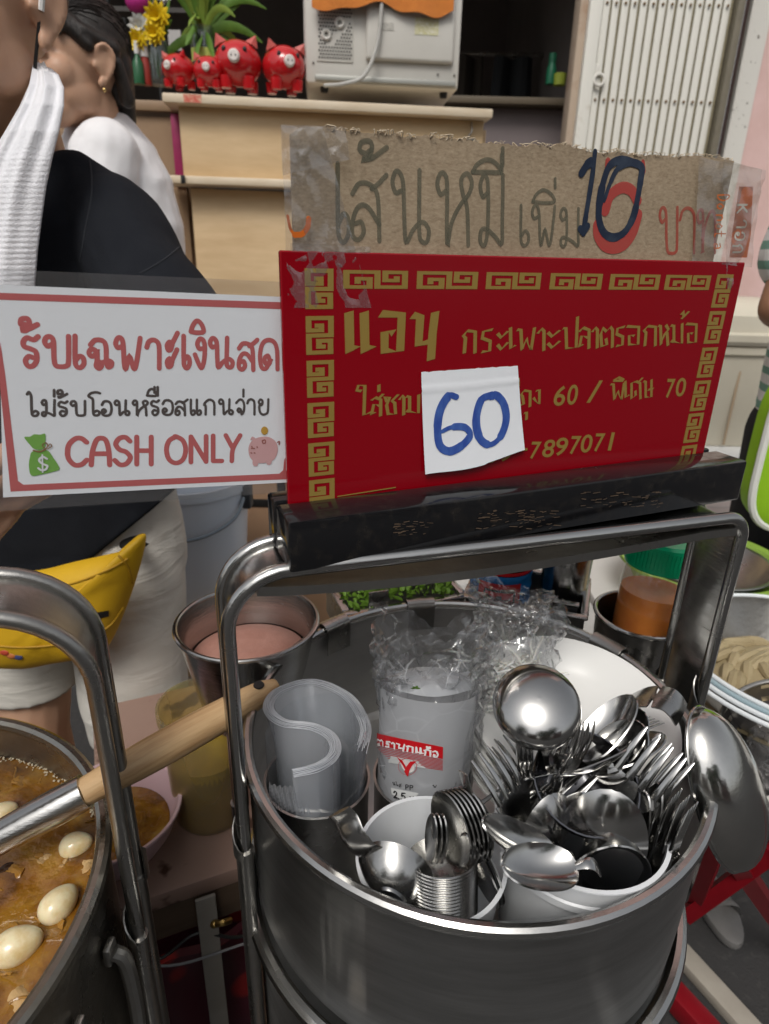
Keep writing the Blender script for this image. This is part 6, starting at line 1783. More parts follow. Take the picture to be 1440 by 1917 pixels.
# enamel basin with pale food
ba = thing('enamel_basin', 'white-rimmed enamel basin of pale fried fish maw at the right edge', 'basin', (.545, .700, .586))
enm = mat('white_enamel', (.72, .76, .78), .25)
mesh('body', lathe([(.0001, .004), (.10, .004), (.10, 0), (.105, 0), (.15, .085), (.152, .098), (.150, .098), (.147, .087), (.102, .006), (.0001, .007)], 72), steel_dull, ba)
for k in range(3): mesh('rim_ring', rim_tube(.1525 + .0055 * k, .098 + .002 - .0032 * k, .0030, 80), enm if k % 2 == 0 else mat('blue_grey_line', (.30, .40, .44), .3), ba)
mesh('rim_ring', rim_tube(.169, .0885, .003, 80), enm, ba)
food = mat('pale_fish_maw', (.38, .31, .18), .5, var=.7, vs=22, vcol=(.25, .19, .10), bump=.5, bs=60)
fd = thing('fish_maw_pile', 'pile of pale long fish maw pieces in the enamel basin', 'food', (.545, .700, .60))
mesh('mound', lathe([(.0001, .060), (.06, .055), (.11, .035), (.128, .02), (.10, -.002), (.0001, -.002)], 40), food, fd)
fr_ = random.Random(14)
for i in range(26):
    a = fr_.uniform(1.6, 4.4); rr_ = fr_.uniform(.02, .115)
    c_ = V((rr_ * math.cos(a), rr_ * math.sin(a), .060 - rr_ * .22))
    d = V((math.cos(a + 1.2 + fr_.uniform(-.5, .5)), math.sin(a + 1.2), fr_.uniform(-.1, .25)))
    mesh('fish_maw_piece', tube(crom([c_ - d * .025, c_ + V((0, 0, .006)), c_ + d * .03], 4), [.004, .006, .007, .008, .0085, .008, .007, .006, .004], 8), food, fd)
# green basin with steel bowl
gb = thing('green_basin', 'green plastic basin with a steel bowl inside, right of the jar', 'basin', (.560, 1.02, .586))
gm = mat('leaf_green_plastic', (.24, .38, .06), .4, var=.2, vs=10)
mesh('body', lathe([(.0001, 0), (.09, 0), (.13, .075), (.142, .076), (.142, .082), (.128, .081), (.088, .005), (.0001, .004)], 64), gm, gb)
sb = thing('steel_bowl', 'steel mixing bowl with scraps sitting in the green basin', 'bowl', (.560, 1.02, .591))
mesh('body', lathe([(.0001, .001), (.05, .001), (.09, .03), (.112, .072), (.116, .074), (.115, .076), (.110, .075), (.088, .033), (.048, .005), (.0001, .004)], 64), steel_dull, sb)
for i in range(14):
    a = fr_.uniform(0, 6.28); rr_ = fr_.uniform(0, .045)
    mesh('food_scrap', ico((rr_ * math.cos(a), rr_ * math.sin(a), .012 + fr_.uniform(0, .012)), fr_.uniform(.006, .016), fr_.uniform(.006, .012), .006, 2), food, sb)
# plastic bag of orange crumbs and colander
crumpled_bag('snack_bag', 'clear bag with orange crumbs against the enamel basin', (.475, .605), .05, .03, .59, .668, .010, 31.0, cat='plastic bag', rz=.6)
cb = thing('colander', 'dark steel colander with round holes at the right edge', 'colander', (.475, .565, .650))
cb.rotation_euler = (R(20), R(-14), 0)
n_u, n_v = 54, 15
vsC, fsC = grid(lambda u, v: (.088 * math.sin((.12 + v * .88) * math.pi / 2) * math.cos(-u * 6.2832), .088 * math.sin((.12 + v * .88) * math.pi / 2) * math.sin(-u * 6.2832), -.062 * math.cos((.12 + v * .88) * math.pi / 2)), n_u, n_v, closed_u=True)
keep = [f for i, f in enumerate(fsC) if not ((i % n_u) % 3 == 1 and (i // n_u) % 3 == 1)]
mesh('bowl', (vsC, keep), mat('colander_steel', (.26, .25, .25), .35, 1, var=.3, vs=30), cb)
mesh('rim', rim_tube(.0885, 0, .003, 60), steel_dull, cb)
# white bench and cream bin
be = thing('white_bench', 'low white bench under the cream bin by the wall', 'bench', (1.22, 2.28, .12))
mesh('bench_top', box(.9, .62, .03, (0, 0, .44), .004), mat('bench_white', (.66, .66, .64), .5), be)
for sx in (-.4, .4):
    for sy in (-.26, .26): mesh('leg', box(.04, .04, .425, (sx, sy, .2125), .003), white_strip, be)
bn = thing('cream_bin', 'cream plastic bin with a rounded lid behind the red sign', 'bin', (1.14, 2.24, .5765))
crm = mat('cream_plastic', (.60, .555, .45), .45, var=.35, vs=6, vcol=(.50, .45, .35))
def sq_loft(secs, n=40, p=5.):
    vs, fs = [], []
    for z, a, b_ in secs:
        for k in range(n):
            t_ = 2 * math.pi * k / n
            c_, s_ = math.cos(t_), math.sin(t_)
            vs.append(V((a * math.copysign(abs(c_) ** (2 / p), c_), b_ * math.copysign(abs(s_) ** (2 / p), s_), z)))
    m_ = len(secs)
    for i in range(m_ - 1):
        for k in range(n): fs.append([i * n + k, i * n + (k + 1) % n, (i + 1) * n + (k + 1) % n, (i + 1) * n + k])
    fs.append(list(range(n))[::-1]); fs.append([(m_ - 1) * n + k for k in range(n)])
    return vs, fs
mesh('body', sq_loft([(0, .165, .15), (.01, .17, .155), (.30, .19, .175), (.305, .2, .185), (.325, .2, .185), (.33, .19, .18)]), crm, bn)
mesh('lid', sq_loft([(.332, .205, .19), (.345, .215, .2), (.365, .215, .2), (.372, .2, .185), (.42, .195, .18), (.45, .17, .15), (.465, .12, .1)]), crm, bn)
mesh('seam', box(.008, .004, .29, (-.02, -.1695, .155), .001), mat('bin_stain', (.40, .30, .20), .6), bn)

# ================================================================== PEOPLE
def head_parts(c, yaw, s=1., jaw=1.):
    M = Matrix.Translation(c) @ Matrix.Rotation(yaw, 4, 'Z') @ Matrix.Scale(s, 4)
    E = lambda p, a, b_, c_, sub=3: xf(ico(p, a, b_, c_, sub), M)
    K = lambda p, r0, q, r1: xf(capsule(p, r0, q, r1, 12, 4), M)
    ps = [E((0, .012, .035), .074, .092, .088, 4), E((0, -.028, -.025), .060, .066, .080, 4), E((0, -.052, -.078), .040 * jaw, .040, .034), E((0, -.072, -.094), .020, .018, .016)]
    for sx in (-1, 1):
        ps += [E((sx * .034, -.052, -.020), .029, .031, .034), E((sx * .042, -.020, -.052), .020, .044, .034), E((sx * .030, -.080, .034), .024, .011, .008), E((sx * .013, -.101, -.030), .0085, .010, .0075), E((sx * .030, -.083, .010), .015, .009, .009)]
        # ear: rim, bowl wall, tragus, lobe
        ear = [V((sx * .074, -.002, .012)), V((sx * .083, .004, .030)), V((sx * .088, .018, .034)), V((sx * .090, .030, .022)), V((sx * .087, .030, .0)), V((sx * .080, .018, -.022)), V((sx * .075, .008, -.034))]
        cc = crom(ear, 4)
        ps.append(xf(tube(cc, [.0050] * len(cc), 10), M))
        ps += [E((sx * .074, .016, .004), .010, .020, .028), E((sx * .077, .007, -.031), .0065, .0085, .010), E((sx * .076, -.004, -.002), .005, .005, .007)]
        inner = crom([V((sx * .080, .004, .016)), V((sx * .082, .018, .020)), V((sx * .082, .022, .004)), V((sx * .079, .012, -.014))], 4)
        ps.append(xf(tube(inner, .0032, 8), M))
    ps += [K((0, -.088, .020), .008, (0, -.106, -.020), .0115), E((0, -.108, -.027), .012, .010, .009), E((0, -.089, -.056), .024, .011, .0065), E((0, -.087, -.067), .020, .011, .0070)]
    return ps, M
def hand_parts(c, fwd, side, s=1.):
    """palm and five bent fingers; fwd = towards the fingertips, side = thumb side"""
    f = V(fwd).normalized(); sd_ = (V(side) - f * V(side).dot(f)).normalized(); n_ = f.cross(sd_)
    P = lambda a, b_, c_: V(c) + f * a * s + sd_ * b_ * s + n_ * c_ * s
    ps = [capsule(P(.02, .012, 0), .020 * s, P(.065, .016, 0), .015 * s), capsule(P(.02, -.010, 0), .018 * s, P(.062, -.016, 0), .014 * s)]
    for b_, L in ((.030, .070), (.010, .078), (-.010, .072), (-.029, .056)):
        q0, q1, q2, q3 = P(.072, b_, 0), P(.072 + L * .45, b_ * 1.1, -.010), P(.072 + L * .72, b_ * 1.12, -.028), P(.072 + L * .85, b_ * 1.12, -.046)
        ps += [capsule(q0, .0095 * s, q1, .0088 * s, 10, 3), capsule(q1, .0088 * s, q2, .008 * s, 10, 3), capsule(q2, .008 * s, q3, .007 * s, 10, 3)]
    q0, q1, q2 = P(.018, .030, -.006), P(.050, .052, -.020), P(.075, .054, -.034)
    ps += [capsule(q0, .013 * s, q1, .011 * s, 10, 3), capsule(q1, .0105 * s, q2, .0085 * s, 10, 3)]
    return ps
def foot_parts(an, d):
    d = V(d).normalized()
    return [capsule(an, .036, V(an) + V((0, 0, -.04)), .034), capsule(V((an[0], an[1], an[2] - .045)) - d * .03, .032, V((an[0], an[1], an[2] - .052)) + d * .11, .026), capsule(V((an[0], an[1], an[2] - .055)) + d * .10, .026, V((an[0], an[1], an[2] - .060)) + d * .17, .018)]

# ---- seller in black T-shirt
earp = W(96, 18, y=.815)
SYAW = R(-12)
hc_ = V(earp) - Matrix.Rotation(SYAW, 3, 'Z') @ V((.084, .016, .0))
sel = thing('person', 'seller in black T-shirt with white towel, yellow waist bag and pale shorts', 'person', (-.46, .87, 0))
hp1, HM = head_parts(hc_, SYAW)
shl, shr = V((-.64, .93, 1.20)), V((-.342, .862, 1.170))          # far and near shoulder
elb, wr = V((-.225, .735, 1.02)), V((-.300, .585, .965))
elb2, wr2 = V((-.76, .86, 1.00)), V((-.72, .70, .86))
hipc = V((-.47, .88, .80))
knr, anr = V((-.375, .815, .42)), V((-.37, .86, .075))
knl, anl = V((-.56, .83, .42)), V((-.58, .90, .075))
nk0, nk1 = V((-.462, .885, 1.235)), V((hc_.x + .006, hc_.y + .014, hc_.z - .06))
body = hp1 + [capsule(nk0, .060, nk1, .052), loft([((-.47, .885, .74), .12, .085), ((-.47, .885, .86), .14, .095), ((-.47, .885, 1.0), .135, .09), ((-.475, .885, 1.13), .145, .095), ((-.47, .885, 1.19), .11, .08), ((-.465, .885, 1.24), .06, .05)]),
              capsule(shr, .052, elb, .040), capsule(elb, .040, wr, .026), capsule(shl, .050, elb2, .040), capsule(elb2, .038, wr2, .026),
              capsule((-.395, .875, .76), .078, knr, .052), capsule(knr, .052, anr, .036), capsule((-.545, .885, .76), .078, knl, .052), capsule(knl, .052, anl, .036)]
body += hand_parts(wr, (-.6, -.55, -.3), (.2, -.3, .9)) + hand_parts(wr2, (.5, -.6, -.5), (.5, .2, .5)) + foot_parts(anr, (.15, -1, 0)) + foot_parts(anl, (-.15, -1, 0))
blob('body', body, skin, sel, .0042, 3)
tee = mat('black_cotton', (.0095, .0108, .0145), .92, var=.5, vs=30, vcol=(.014, .016, .020), bump=.3, bs=420, spec=.2)
def tee_fold(p):
    q = V((p.x * 9, p.y * 9, p.z * 5))
    k = .010 * noise.noise(q) + .006 * noise.noise(q * 2.1)
    q = p + V((k, -abs(k) * .8, k * .3))
    if q.z < .92 and q.y < 1.05 and q.x < 0: q.z += (.92 - q.z) / .175 * max(0., q.x + .415) * .75
    return q
shirt = [loft([((-.47, .872, .742), .178, .120), ((-.47, .875, .90), .176, .122), ((-.475, .88, 1.03), .176, .118), ((-.475, .885, 1.11), .172, .112), ((-.472, .885, 1.17), .150, .10), ((-.466, .887, 1.215), .105, .082), ((-.462, .887, 1.245), .076, .068)]),
         capsule(nk0 + V((.065, -.012, -.022)), .040, shr, .060), capsule(shr, .062, shr.lerp(elb, .50), .063), capsule(shr.lerp(elb, .45), .063, shr.lerp(elb, .80), .067), capsule(nk0 + V((-.08, .02, -.02)), .045, shl, .056), capsule(shl, .058, shl.lerp(elb2, .55), .062)]
tso = blob('t_shirt', shirt, tee, sel, .005, 5, tee_fold)
from mathutils.bvhtree import BVHTree
tbv = BVHTree.FromPolygons([tuple(WM[sel.name] @ v.co) for v in tso.data.vertices], [list(p.vertices) for p in tso.data.polygons])
for nm, px in (('sleeve_hem', ((262, 512), (285, 500), (310, 484), (332, 466), (348, 450))), ('shoulder_seam', ((150, 250), (168, 300), (172, 360), (160, 430), (150, 490)))):
    pts = []
    for p in crom([V((a, b2, 0)) for a, b2 in px], 5):
        h = tbv.ray_cast(EYE, ray(p.x, p.y).normalized())
        if h[0] is not None: pts.append(h[0])
    if len(pts) > 2: mesh(nm, tube(pts, .0011, 6), mat('black_thread', (.016, .018, .023), .9), tso, world=True)
shm, nt, b, out = nodes_of('beige_shorts')
co = coords(nt, (4, 4, 14))
n1 = N(nt, 'ShaderNodeTexNoise', Scale=2.2, Detail=4., Distortion=.8); nt.links.new(co, n1.inputs['Vector'])
b.inputs['Base Color'].default_value = (.58, .555, .50, 1); b.inputs['Roughness'].default_value = .9
bp = N(nt, 'ShaderNodeBump', Strength=.45, Distance=.010); nt.links.new(n1.outputs['Fac'], bp.inputs['Height']); nt.links.new(bp.outputs[0], b.inputs['Normal'])
def short_fold(p):
    k = .004 * math.sin(p.z * 60 + p.x * 40 + 3 * noise.noise(p * 7)) * noise.noise(p * 5) + .004 * noise.noise(V((p.x * 8 + p.z * 8, p.y * 8, p.z * 16)))
    return p + V((k * .5, -abs(k), 0))
shorts = [loft([((-.465, .88, .70), .165, .105), ((-.465, .88, .79), .160, .105), ((-.467, .88, .86), .150, .10)]),
          loft([((-.378, .812, .436), .078, .070), ((-.380, .815, .50), .080, .073), ((-.385, .838, .60), .084, .084), ((-.39, .86, .70), .088, .094), ((-.40, .87, .77), .085, .094)]),
          loft([((-.565, .845, .50), .082, .072), ((-.560, .86, .60), .086, .082), ((-.55, .87, .70), .092, .09), ((-.54, .875, .77), .085, .09)])]
blob('shorts', shorts, shm, sel, .0055, 4, short_fold)
shair = [xf(ico((0, .034, .088), .076, .088, .055, 4), HM), xf(ico((0, .085, .05), .055, .038, .065, 3), HM)]
blob('hair', shair, hair_m, sel, .004, 3)
rows = [(128, 70, 96, .842), (140, 62, 110, .815), (165, 52, 121, .797), (200, 36, 121, .780), (250, 6, 111, .765), (300, -24, 98, .757), (350, -45, 87, .752), (410, -60, 78, .748), (470, -66, 70, .744), (530, -68, 65, .742), (600, -68, 62, .740), (660, -66, 60, .738)]
def towel_fn(u, v):
    f_ = v * (len(rows) - 1); i = min(len(rows) - 2, int(f_)); k = f_ - i
    a, b2 = rows[i], rows[i + 1]
    vv, ul, ur, y = [a[j] + (b2[j] - a[j]) * k for j in range(4)]
    fold = .0032 * math.sin(u * 15 + 1.5 * math.sin(v * 4)) * (1 - .8 * v) + .0016 * math.sin(u * 29 + 2 + v * 3) * (1 - .8 * v)
    rib = .0006 * math.sin(vv * .62 + u * 2.0) * min(1., max(0., (v - .35) * 3))
    bulge = -.016 * math.sin(u * math.pi) ** .7
    p = W(ul + (ur - ul) * u, vv, y=y)
    return p + V((0, fold + bulge + rib, rib * .3))
tw = mesh('towel', grid(lambda u, v: towel_fn(1 - u, v), 64, 200, .006), mat('white_towelling', (.84, .84, .87), .95, var=.3, vs=40, vcol=(.76, .77, .81), bump=.6, bs=500, sheen=.3), sel, world=True, sharp=0)
cordp = [W(u, v, y=y) for u, v, y in ((79, -8, .806), (76, 16, .805), (72, 60, .806), (67, 110, .808), (64, 158, .815))]
mesh('mask_cord', tube(crom(cordp, 6), .0019, 8), black_rub, sel, world=True)
mesh('cord_clip', tube([W(79, -4, y=.803), W(77, 20, y=.803)], .0032, 8), mat('white_clip', (.72, .72, .70), .3), sel, world=True)
mesh('neck_crease', tube(crom([W(58, 152, y=.832), W(30, 180, y=.830), W(0, 202, y=.832)], 6), .0012, 6), skin_dk, sel, world=True)
# waist bag
wb = thing('waist_bag', 'bright yellow waist bag with black slot worn by the seller', 'waist bag', W(110, 1140, y=.735))
yel = mat('yellow_nylon', (.62, .37, .012), .55, var=.35, vs=9, vcol=(.50, .27, .008), bump=.35, bs=60)
ol = [(274, 1003), (268, 1040), (252, 1095), (232, 1150), (212, 1195), (188, 1226), (150, 1232), (100, 1240), (45, 1250), (-20, 1246), (-60, 1225), (-70, 1170), (-60, 1110), (-20, 1082), (30, 1074), (85, 1066), (140, 1052), (195, 1040), (232, 1030), (254, 1006), (264, 1000)]
ol = [W(u, v, y=.715) for u, v in ol]
ol = crom(ol, 3, True)
cen = sum(ol, V()) / len(ol)
def puff(front, thick):
    vs, fs = [], []
    n_ = len(ol)
    lv = [1.0, .985, .95, .88, .76, .6, .4, .2]
    for k, s_ in enumerate(lv):
        d = thick * (1 - s_ ** 3) ** .6
        for p in ol:
            q = cen + (p - cen) * s_
            w_ = (.006 * noise.noise(V((q.x * 26, q.z * 26, 3))) + .003 * noise.noise(V((q.x * 70, q.z * 50, 8)))) * min(1, (1 - s_) * 4)
            vs.append(q + V((0, (-d if front else d * .6) + w_, 0)))
    for k in range(len(lv) - 1):
        for i in range(n_):
            j = (i + 1) % n_
            f = [k * n_ + i, k * n_ + j, (k + 1) * n_ + j, (k + 1) * n_ + i]
            fs.append(f if not front else f[::-1])
    fs.append([(len(lv) - 1) * n_ + i for i in range(n_)])
    return vs, fs
o = mesh('body', join(puff(True, .034), puff(False, .04)), yel, wb, world=True, sharp=0); fixn(o)
from mathutils.bvhtree import BVHTree
bvh = BVHTree.FromPolygons([tuple(p) for p in puff(True, .034)[0]], puff(True, .034)[1])
def onbag(u, v, lift=.0008):
    h = bvh.ray_cast(EYE, ray(u, v).normalized())
    p = h[0] if h[0] is not None else W(u, v, y=.70)
    return p - ray(u, v).normalized() * lift
dy_ = mat('darker_yellow', (.38, .21, .006), .6)
for nm, pts in (('zip_seam', ((240, 1046), (205, 1066), (150, 1088), (90, 1103), (30, 1112), (-20, 1114))), ('lower_seam', ((232, 1136), (205, 1172), (160, 1196), (100, 1208), (40, 1212), (-20, 1208))), ('end_seam', ((222, 1040), (240, 1062), (248, 1092)))):
    cc = crom([V((u, v, 0)) for u, v in pts], 6)
    mesh(nm, tube([onbag(p.x, p.y) for p in cc], .0014, 6), dy_, wb, world=True)
mesh('black_slot', grid(lambda u, v: onbag(152 + 52 * u, 1151 - 8 * u + (15 - 4 * u) * (1 - v), .0014), 8, 3), black_rub, wb, world=True, sharp=0)
for (u, v, c_) in ((8, 1222, (.45, .06, .03)), (20, 1228, (.5, .16, .05)), (34, 1230, (.05, .06, .16))):
    mesh('emblem_patch', xf(ico((0, 0, 0), .006, .0015, .0045, 2), Matrix.Translation(onbag(u, v, .0005))), mat('emblem_%d' % u, c_, .5), wb, world=True)
mesh('strap', tube(crom([W(258, 1022, y=.725), V((-.345, .79, .775)), V((-.36, .86, .785)), V((-.38, .95, .80))], 6), .014, 8, sq=(.25, 1.0)), black_rub, wb, world=True)

# ---- woman in white T-shirt by the counter
ew = W(194, 122, y=1.46)
yaw = R(-37)
hw_ = ew - (Matrix.Rotation(yaw, 3, 'Z') @ V((.080, .012, 0))) * .98
wo = thing('person', 'woman in white T-shirt with dark tied hair, looking left behind the seller', 'person', (-.56, 1.46, .12))
hp2, HM2 = head_parts(hw_, yaw, .96, 1.1)
tz = hw_.z
cxw, cyw = hw_.x + .022, hw_.y + .075
tz += .085
wbody = hp2 + [capsule((cxw - .025, cyw - .01, tz - .19), .058, (hw_.x + .012, hw_.y + .018, tz - .145), .052), loft([((cxw, cyw, .80), .12, .10), ((cxw, cyw, 1.0), .11, .10), ((cxw, cyw, 1.2), .12, .11), ((cxw, cyw, tz - .18), .06, .06)])]
s1, s2 = V((cxw + .028, cyw - .10, tz - .235)), V((cxw - .07, cyw + .12, tz - .235))
e1, w1 = V((cxw - .01, cyw - .17, tz - .48)), V((cxw - .18, cyw - .20, tz - .45))
e2, w2 = V((cxw - .13, cyw + .13, tz - .48)), V((cxw - .26, cyw - .02, tz - .45))
wbody += [capsule(s1, .048, e1, .036), capsule(e1, .036, w1, .025), capsule(s2, .048, e2, .036), capsule(e2, .036, w2, .025)] + hand_parts(w1, (-1, .1, 0), (0, .3, 1)) + hand_parts(w2, (-1, -.3, 0), (0, .3, 1))
for dx, dy in ((.05, -.06), (-.05, .06)):
    wbody += [capsule((cxw + dx, cyw + dy, .86), .075, (cxw + dx - .02, cyw + dy, .54), .052), capsule((cxw + dx - .02, cyw + dy, .54), .05, (cxw + dx, cyw + dy, .20), .034)] + foot_parts((cxw + dx, cyw + dy, .20), (-1, -.4, 0))
blob('body', wbody, skin, wo, .0042, 2)
wt = mat('white_cotton', (.80, .785, .79), .9, var=.2, vs=12, vcol=(.72, .71, .72), bump=.25, bs=300, sheen=.2)
def wt_fold(p):
    k = .006 * noise.noise(V((p.x * 16 + p.z * 6, p.y * 8, p.z * 7))) + .003 * noise.noise(p * 30)
    return p + V((k, -abs(k), 0))
tw_ = [loft([((cxw + .01, cyw, .86), .122, .13), ((cxw + .01, cyw, 1.0), .124, .13), ((cxw + .012, cyw, tz - .36), .124, .135), ((cxw + .008, cyw, tz - .27), .115, .13), ((cxw - .0, cyw, tz - .205), .094, .108), ((cxw - .01, cyw, tz - .165), .070, .078), ((cxw - .012, cyw - .004, tz - .148), .060, .064)]),
       capsule(s1, .066, s1.lerp(e1, .55), .068), capsule(s2, .060, s2.lerp(e2, .5), .064)]
blob('t_shirt', tw_, wt, wo, .005, 6, wt_fold)
blob('trousers', [loft([((cxw, cyw, .78), .13, .12), ((cxw, cyw, .9), .13, .12)]), capsule((cxw + .05, cyw - .06, .80), .088, (cxw + .04, cyw - .06, .30), .062), capsule((cxw - .05, cyw + .06, .80), .088, (cxw - .06, cyw + .06, .30), .062)], mat('dark_trousers', (.03, .03, .035), .9), wo, .008, 4)
wh = [xf(ico((0, .030, .062), .081, .088, .076, 4), HM2), xf(ico((0, .074, .010), .064, .042, .072, 3), HM2), xf(capsule((0, .10, -.01), .028, (.0, .105, -.075), .020), HM2), xf(capsule((.03, -.066, .094), .016, (.071, -.018, .050), .012), HM2), xf(capsule((.071, -.018, .052), .012, (.074, .040, .034), .018), HM2), xf(capsule((-.03, -.066, .094), .016, (-.071, -.018, .050), .012), HM2), xf(ico((0, -.052, .088), .060, .040, .032, 3), HM2), xf(capsule((.050, -.062, .074), .014, (.074, -.012, .030), .012), HM2), xf(capsule((.040, -.074, .080), .012, (.058, -.060, .044), .007), HM2), xf(capsule((.078, .046, .01), .012, (.070, .066, -.05), .016), HM2)]
blob('hair', wh, hair_m, wo, .0038, 2)
T2 = lambda p: HM2 @ V(p)
hsr = random.Random(4)
strands = []
for i in range(260):
    x0 = hsr.uniform(-1, 1)
    d0 = V((x0 * .95, -hsr.uniform(.25, .95), hsr.uniform(.25, .95))).normalized()
    d1 = V((hsr.uniform(-.35, .45), 1, hsr.uniform(-.9, -.2))).normalized()
    pts = []
    for k in range(8):
        t_ = k / 7
        d = d0.lerp(d1, t_); d.z += .55 * math.sin(t_ * math.pi) * .4; d.normalize()
        rr_ = 1.0 + hsr.uniform(.0, .012)
        pts.append(T2((d.x * .081 * rr_, .030 + d.y * .090 * rr_, .062 + d.z * .077 * rr_)))
    strands.append(tube(pts, hsr.uniform(.0005, .0011), 4))
o = mesh('hair_strands', join(*strands), mat('hair_strand', (.018, .014, .012), .35), wo, world=True); o['kind'] = 'stuff'
for sx in (-1, 1):
    mesh('eyebrow', tube(crom([T2((sx * .012, -.093, .040)), T2((sx * .032, -.088, .047)), T2((sx * .052, -.070, .040))], 5), [.0012, .0018, .002, .0022, .0022, .0022, .002, .0018, .0014, .001, .0008], 8, sq=(.6, 1)), hair_m, wo, world=True)
    mesh('eye', xf(ico((0, 0, 0), .0118, .0105, .0075, 3), HM2 @ Matrix.Translation((sx * .031, -.0835, .012))), mat('eye_white', (.45, .40, .36), .3), wo, world=True)
    mesh('eyelid', tube(crom([T2((sx * .017, -.0895, .012)), T2((sx * .031, -.0945, .0165)), T2((sx * .046, -.084, .0115))], 5), [.0012, .0014, .0018, .002, .002, .002, .0018, .0016, .0014, .0012, .001], 8), hair_m, wo, world=True)
    mesh('iris', xf(ico((0, 0, 0), .0052, .002, .0045, 2), HM2 @ Matrix.Translation((sx * .031, -.0938, .0115))), black_rub, wo, world=True)
mesh('lips', xf(ico((0, 0, 0), .019, .006, .006, 3), HM2 @ Matrix.Translation((0, -.0955, -.061))), mat('lip', (.36, .13, .10), .4), wo, world=True)
mesh('earring', xf(ico((0, 0, 0), .0035, .0035, .0045, 2), HM2 @ Matrix.Translation((.081, .008, -.043))), mat('gold_metal', (.7, .5, .2), .25, 1), wo, world=True)

# ---- passer-by at the right edge: striped shirt, black trousers
ps_ = thing('person', 'passer-by in white and green striped shirt cut by the right edge', 'person', (.965, 1.34, .0))
pc = V((.965, 1.34, 0))
hp3, HM3 = head_parts(V((.955, 1.32, 1.545)), R(20))
sA, sB = V((.81, 1.32, 1.315)), V((1.12, 1.34, 1.315))
eA, wA = V((.725, 1.235, 1.075)), V((.825, 1.02, 1.03))
eB, wB = V((1.175, 1.30, 1.03)), V((1.135, 1.12, .92))
pb_ = hp3 + [capsule((.965, 1.345, 1.36), .055, (.96, 1.33, 1.48), .052), loft([((.965, 1.34, .80), .13, .10), ((.965, 1.34, 1.05), .125, .09), ((.965, 1.34, 1.28), .14, .085), ((.965, 1.34, 1.36), .07, .06)]), capsule(sA, .048, eA, .038), capsule(eA, .037, wA, .025), capsule(sB, .048, eB, .038), capsule(eB, .037, wB, .025)]
pb_ += hand_parts(wA, (.7, -.7, -.1), (.2, .1, 1)) + hand_parts(wB, (-.3, -.9, -.2), (-.5, .1, 1))
for dx in (-.085, .085): pb_ += [capsule((.965 + dx, 1.34, .84), .08, (.965 + dx, 1.32, .47), .054), capsule((.965 + dx, 1.32, .47), .052, (.965 + dx, 1.36, .09), .036)] + foot_parts((.965 + dx, 1.36, .075), (0, -1, 0))
blob('body', pb_, skin_dk, ps_, .0048, 3)
strm, nt, b, out = nodes_of('striped_cotton')
co = coords(nt)
sp_ = N(nt, 'ShaderNodeSeparateXYZ'); nt.links.new(co, sp_.inputs[0])
md_ = N(nt, 'ShaderNodeMath', operation='MODULO'); md_.inputs[1].default_value = .034
ad_ = N(nt, 'ShaderNodeMath', operation='ADD'); ad_.inputs[1].default_value = 5
nt.links.new(sp_.outputs[2], ad_.inputs[0]); nt.links.new(ad_.outputs[0], md_.inputs[0])
gt = N(nt, 'ShaderNodeMath', operation='GREATER_THAN'); gt.inputs[1].default_value = .019; nt.links.new(md_.outputs[0], gt.inputs[0])
mx_ = N(nt, 'ShaderNodeMix', data_type='RGBA'); mx_.inputs[6].default_value = (.64, .64, .62, 1); mx_.inputs[7].default_value = (.16, .30, .24, 1)
nt.links.new(gt.outputs[0], mx_.inputs[0]); nt.links.new(mx_.outputs[2], b.inputs['Base Color']); b.inputs['Roughness'].default_value = .9
blob('striped_shirt', [loft([((.965, 1.34, .86), .175, .125), ((.965, 1.34, 1.0), .172, .122), ((.965, 1.34, 1.2), .172, .115), ((.965, 1.34, 1.30), .155, .10), ((.965, 1.34, 1.355), .085, .072)]), capsule(sA, .062, sA.lerp(eA, .62), .068), capsule(sB, .062, sB.lerp(eB, .6), .066)], strm, ps_, .0055, 5, tee_fold)
blob('trousers', [loft([((.965, 1.34, .78), .155, .115), ((.965, 1.34, .92), .15, .112)]), capsule((.88, 1.34, .82), .096, (.88, 1.33, .18), .07), capsule((1.05, 1.34, .82), .096, (1.05, 1.33, .18), .07)], mat('black_trousers', (.012, .012, .014), .9, bump=.4, bs=80), ps_, .007, 4)
ph = [xf(ico((0, .030, .066), .080, .092, .076, 4), HM3), xf(ico((0, .075, .01), .068, .045, .075, 3), HM3)]
blob('hair', ph, hair_m, ps_, .0045, 2)
ps_.location.x -= .010
gbg = thing('green_bag', 'lime green bag with white piping hanging at the right edge', 'bag', (.80, 1.10, .72))
lime = mat('lime_fabric', (.26, .50, .01), .6, var=.2, vs=20, bump=.3, bs=60)
def bag_out(s_, y): return [V((.145 * s_ * math.copysign(abs(math.cos(t_)) ** .45, math.cos(t_)), y, .125 + .145 * s_ * math.copysign(abs(math.sin(t_)) ** .45, math.sin(t_)))) for t_ in [2 * math.pi * i / 48 for i in range(48)]]
vs, fs = [], []
lays = [(.9, -.035), (.985, -.028), (1, -.015), (1, .015), (.985, .028), (.9, .035)]
for s_, y in lays: vs += bag_out(s_, y)
for k in range(5):
    for i in range(48): fs.append([k * 48 + i, (k + 1) * 48 + i, (k + 1) * 48 + (i + 1) % 48, k * 48 + (i + 1) % 48])
fs.append(list(range(48))); fs.append([240 + i for i in range(48)][::-1])
o = mesh('body', (vs, fs), lime, gbg); fixn(o)
mesh('piping', tube(bag_out(1.01, -.022), .0075, 8, closed=True), mat('white_piping', (.66, .66, .62), .7), gbg)
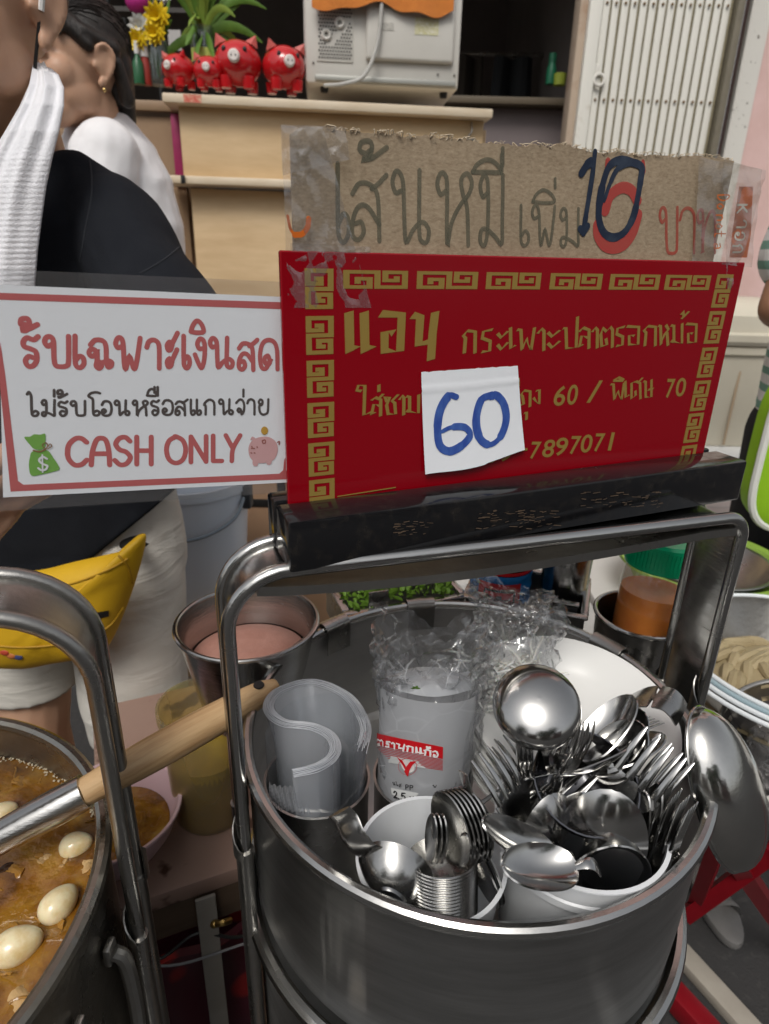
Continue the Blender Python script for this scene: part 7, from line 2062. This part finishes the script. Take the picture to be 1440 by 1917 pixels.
mesh('strap', tube(crom([(-.10, 0, .27), (-.09, .02, .42), (-.02, .1, .56), (.06, .14, .6)], 6), .012, 8, sq=(.3, 1.2)), lime, gbg)

# ================================================================== ACROSS THE STREET (behind the camera; shophouses added to darken reflections in the steel)
rf = random.Random(2)
for k, (x, w_, h_) in enumerate(((-11, 7, 6.2), (-3.6, 5.5, 4.2), (3.2, 6, 7.4), (10.5, 6.5, 5.0))):
    fac = thing('shophouse', ('tall grey', 'low brown', 'tallest cream', 'squat pink')[k] + ' shophouse added unseen across the street to darken reflections in the steel', 'building', (x, -15, 0))
    mesh('wall', box(w_, .4, h_, (0, 0, h_ / 2)), mat('facade_%d' % k, ((.22, .22, .22), (.20, .15, .11), (.34, .31, .25), (.30, .20, .18))[k], .8, var=.4, vs=1), fac)
    for i in range(3):
        for j in range(int(h_ // 2.2)): mesh('window', box(1.0, .08, 1.2, ((i - 1) * w_ * .3, .22, 1.5 + j * 2.2), .02), mat('window_dark', (.04, .045, .05), .15), fac)
tree_leaf = mat('street_tree_leaf', (.05, .09, .025), .6, var=.5, vs=3, vcol=(.03, .055, .012))
for k, (x, y, h_) in enumerate(((-5.5, -9, 5.6), (4.6, -10, 6.4), (.8, -12, 5.2))):
    tr_ = thing('street_tree', ('left', 'right', 'far middle')[k] + ' street tree across the road, seen only in the steel', 'tree', (x, y, 0))
    mesh('trunk', tube(crom([(0, 0, 0), (.05, .02, h_ * .3), (-.05, .05, h_ * .6), (.1, 0, h_ * .8)], 4), [.2 - .012 * i for i in range(13)], 8), wood_dk, tr_)
    lv = []
    for i in range(900):
        d = V((rf.gauss(0, 1), rf.gauss(0, 1), rf.gauss(0, .8))).normalized() * (rf.random() ** .4)
        cl = V((math.sin(i * 1.7) * .6, math.cos(i * 2.3) * .6, math.sin(i * 3.1) * .5))
        p = V((0, 0, h_ * .75)) + d * 1.7 + cl
        e_ = V((rf.uniform(-1, 1), rf.uniform(-1, 1), rf.uniform(-.6, .6))).normalized() * .32
        lv.append(blade(p, p + e_ * .5, p + e_, .13, .2, 2))
    mesh('crown', join(*lv), tree_leaf, tr_)
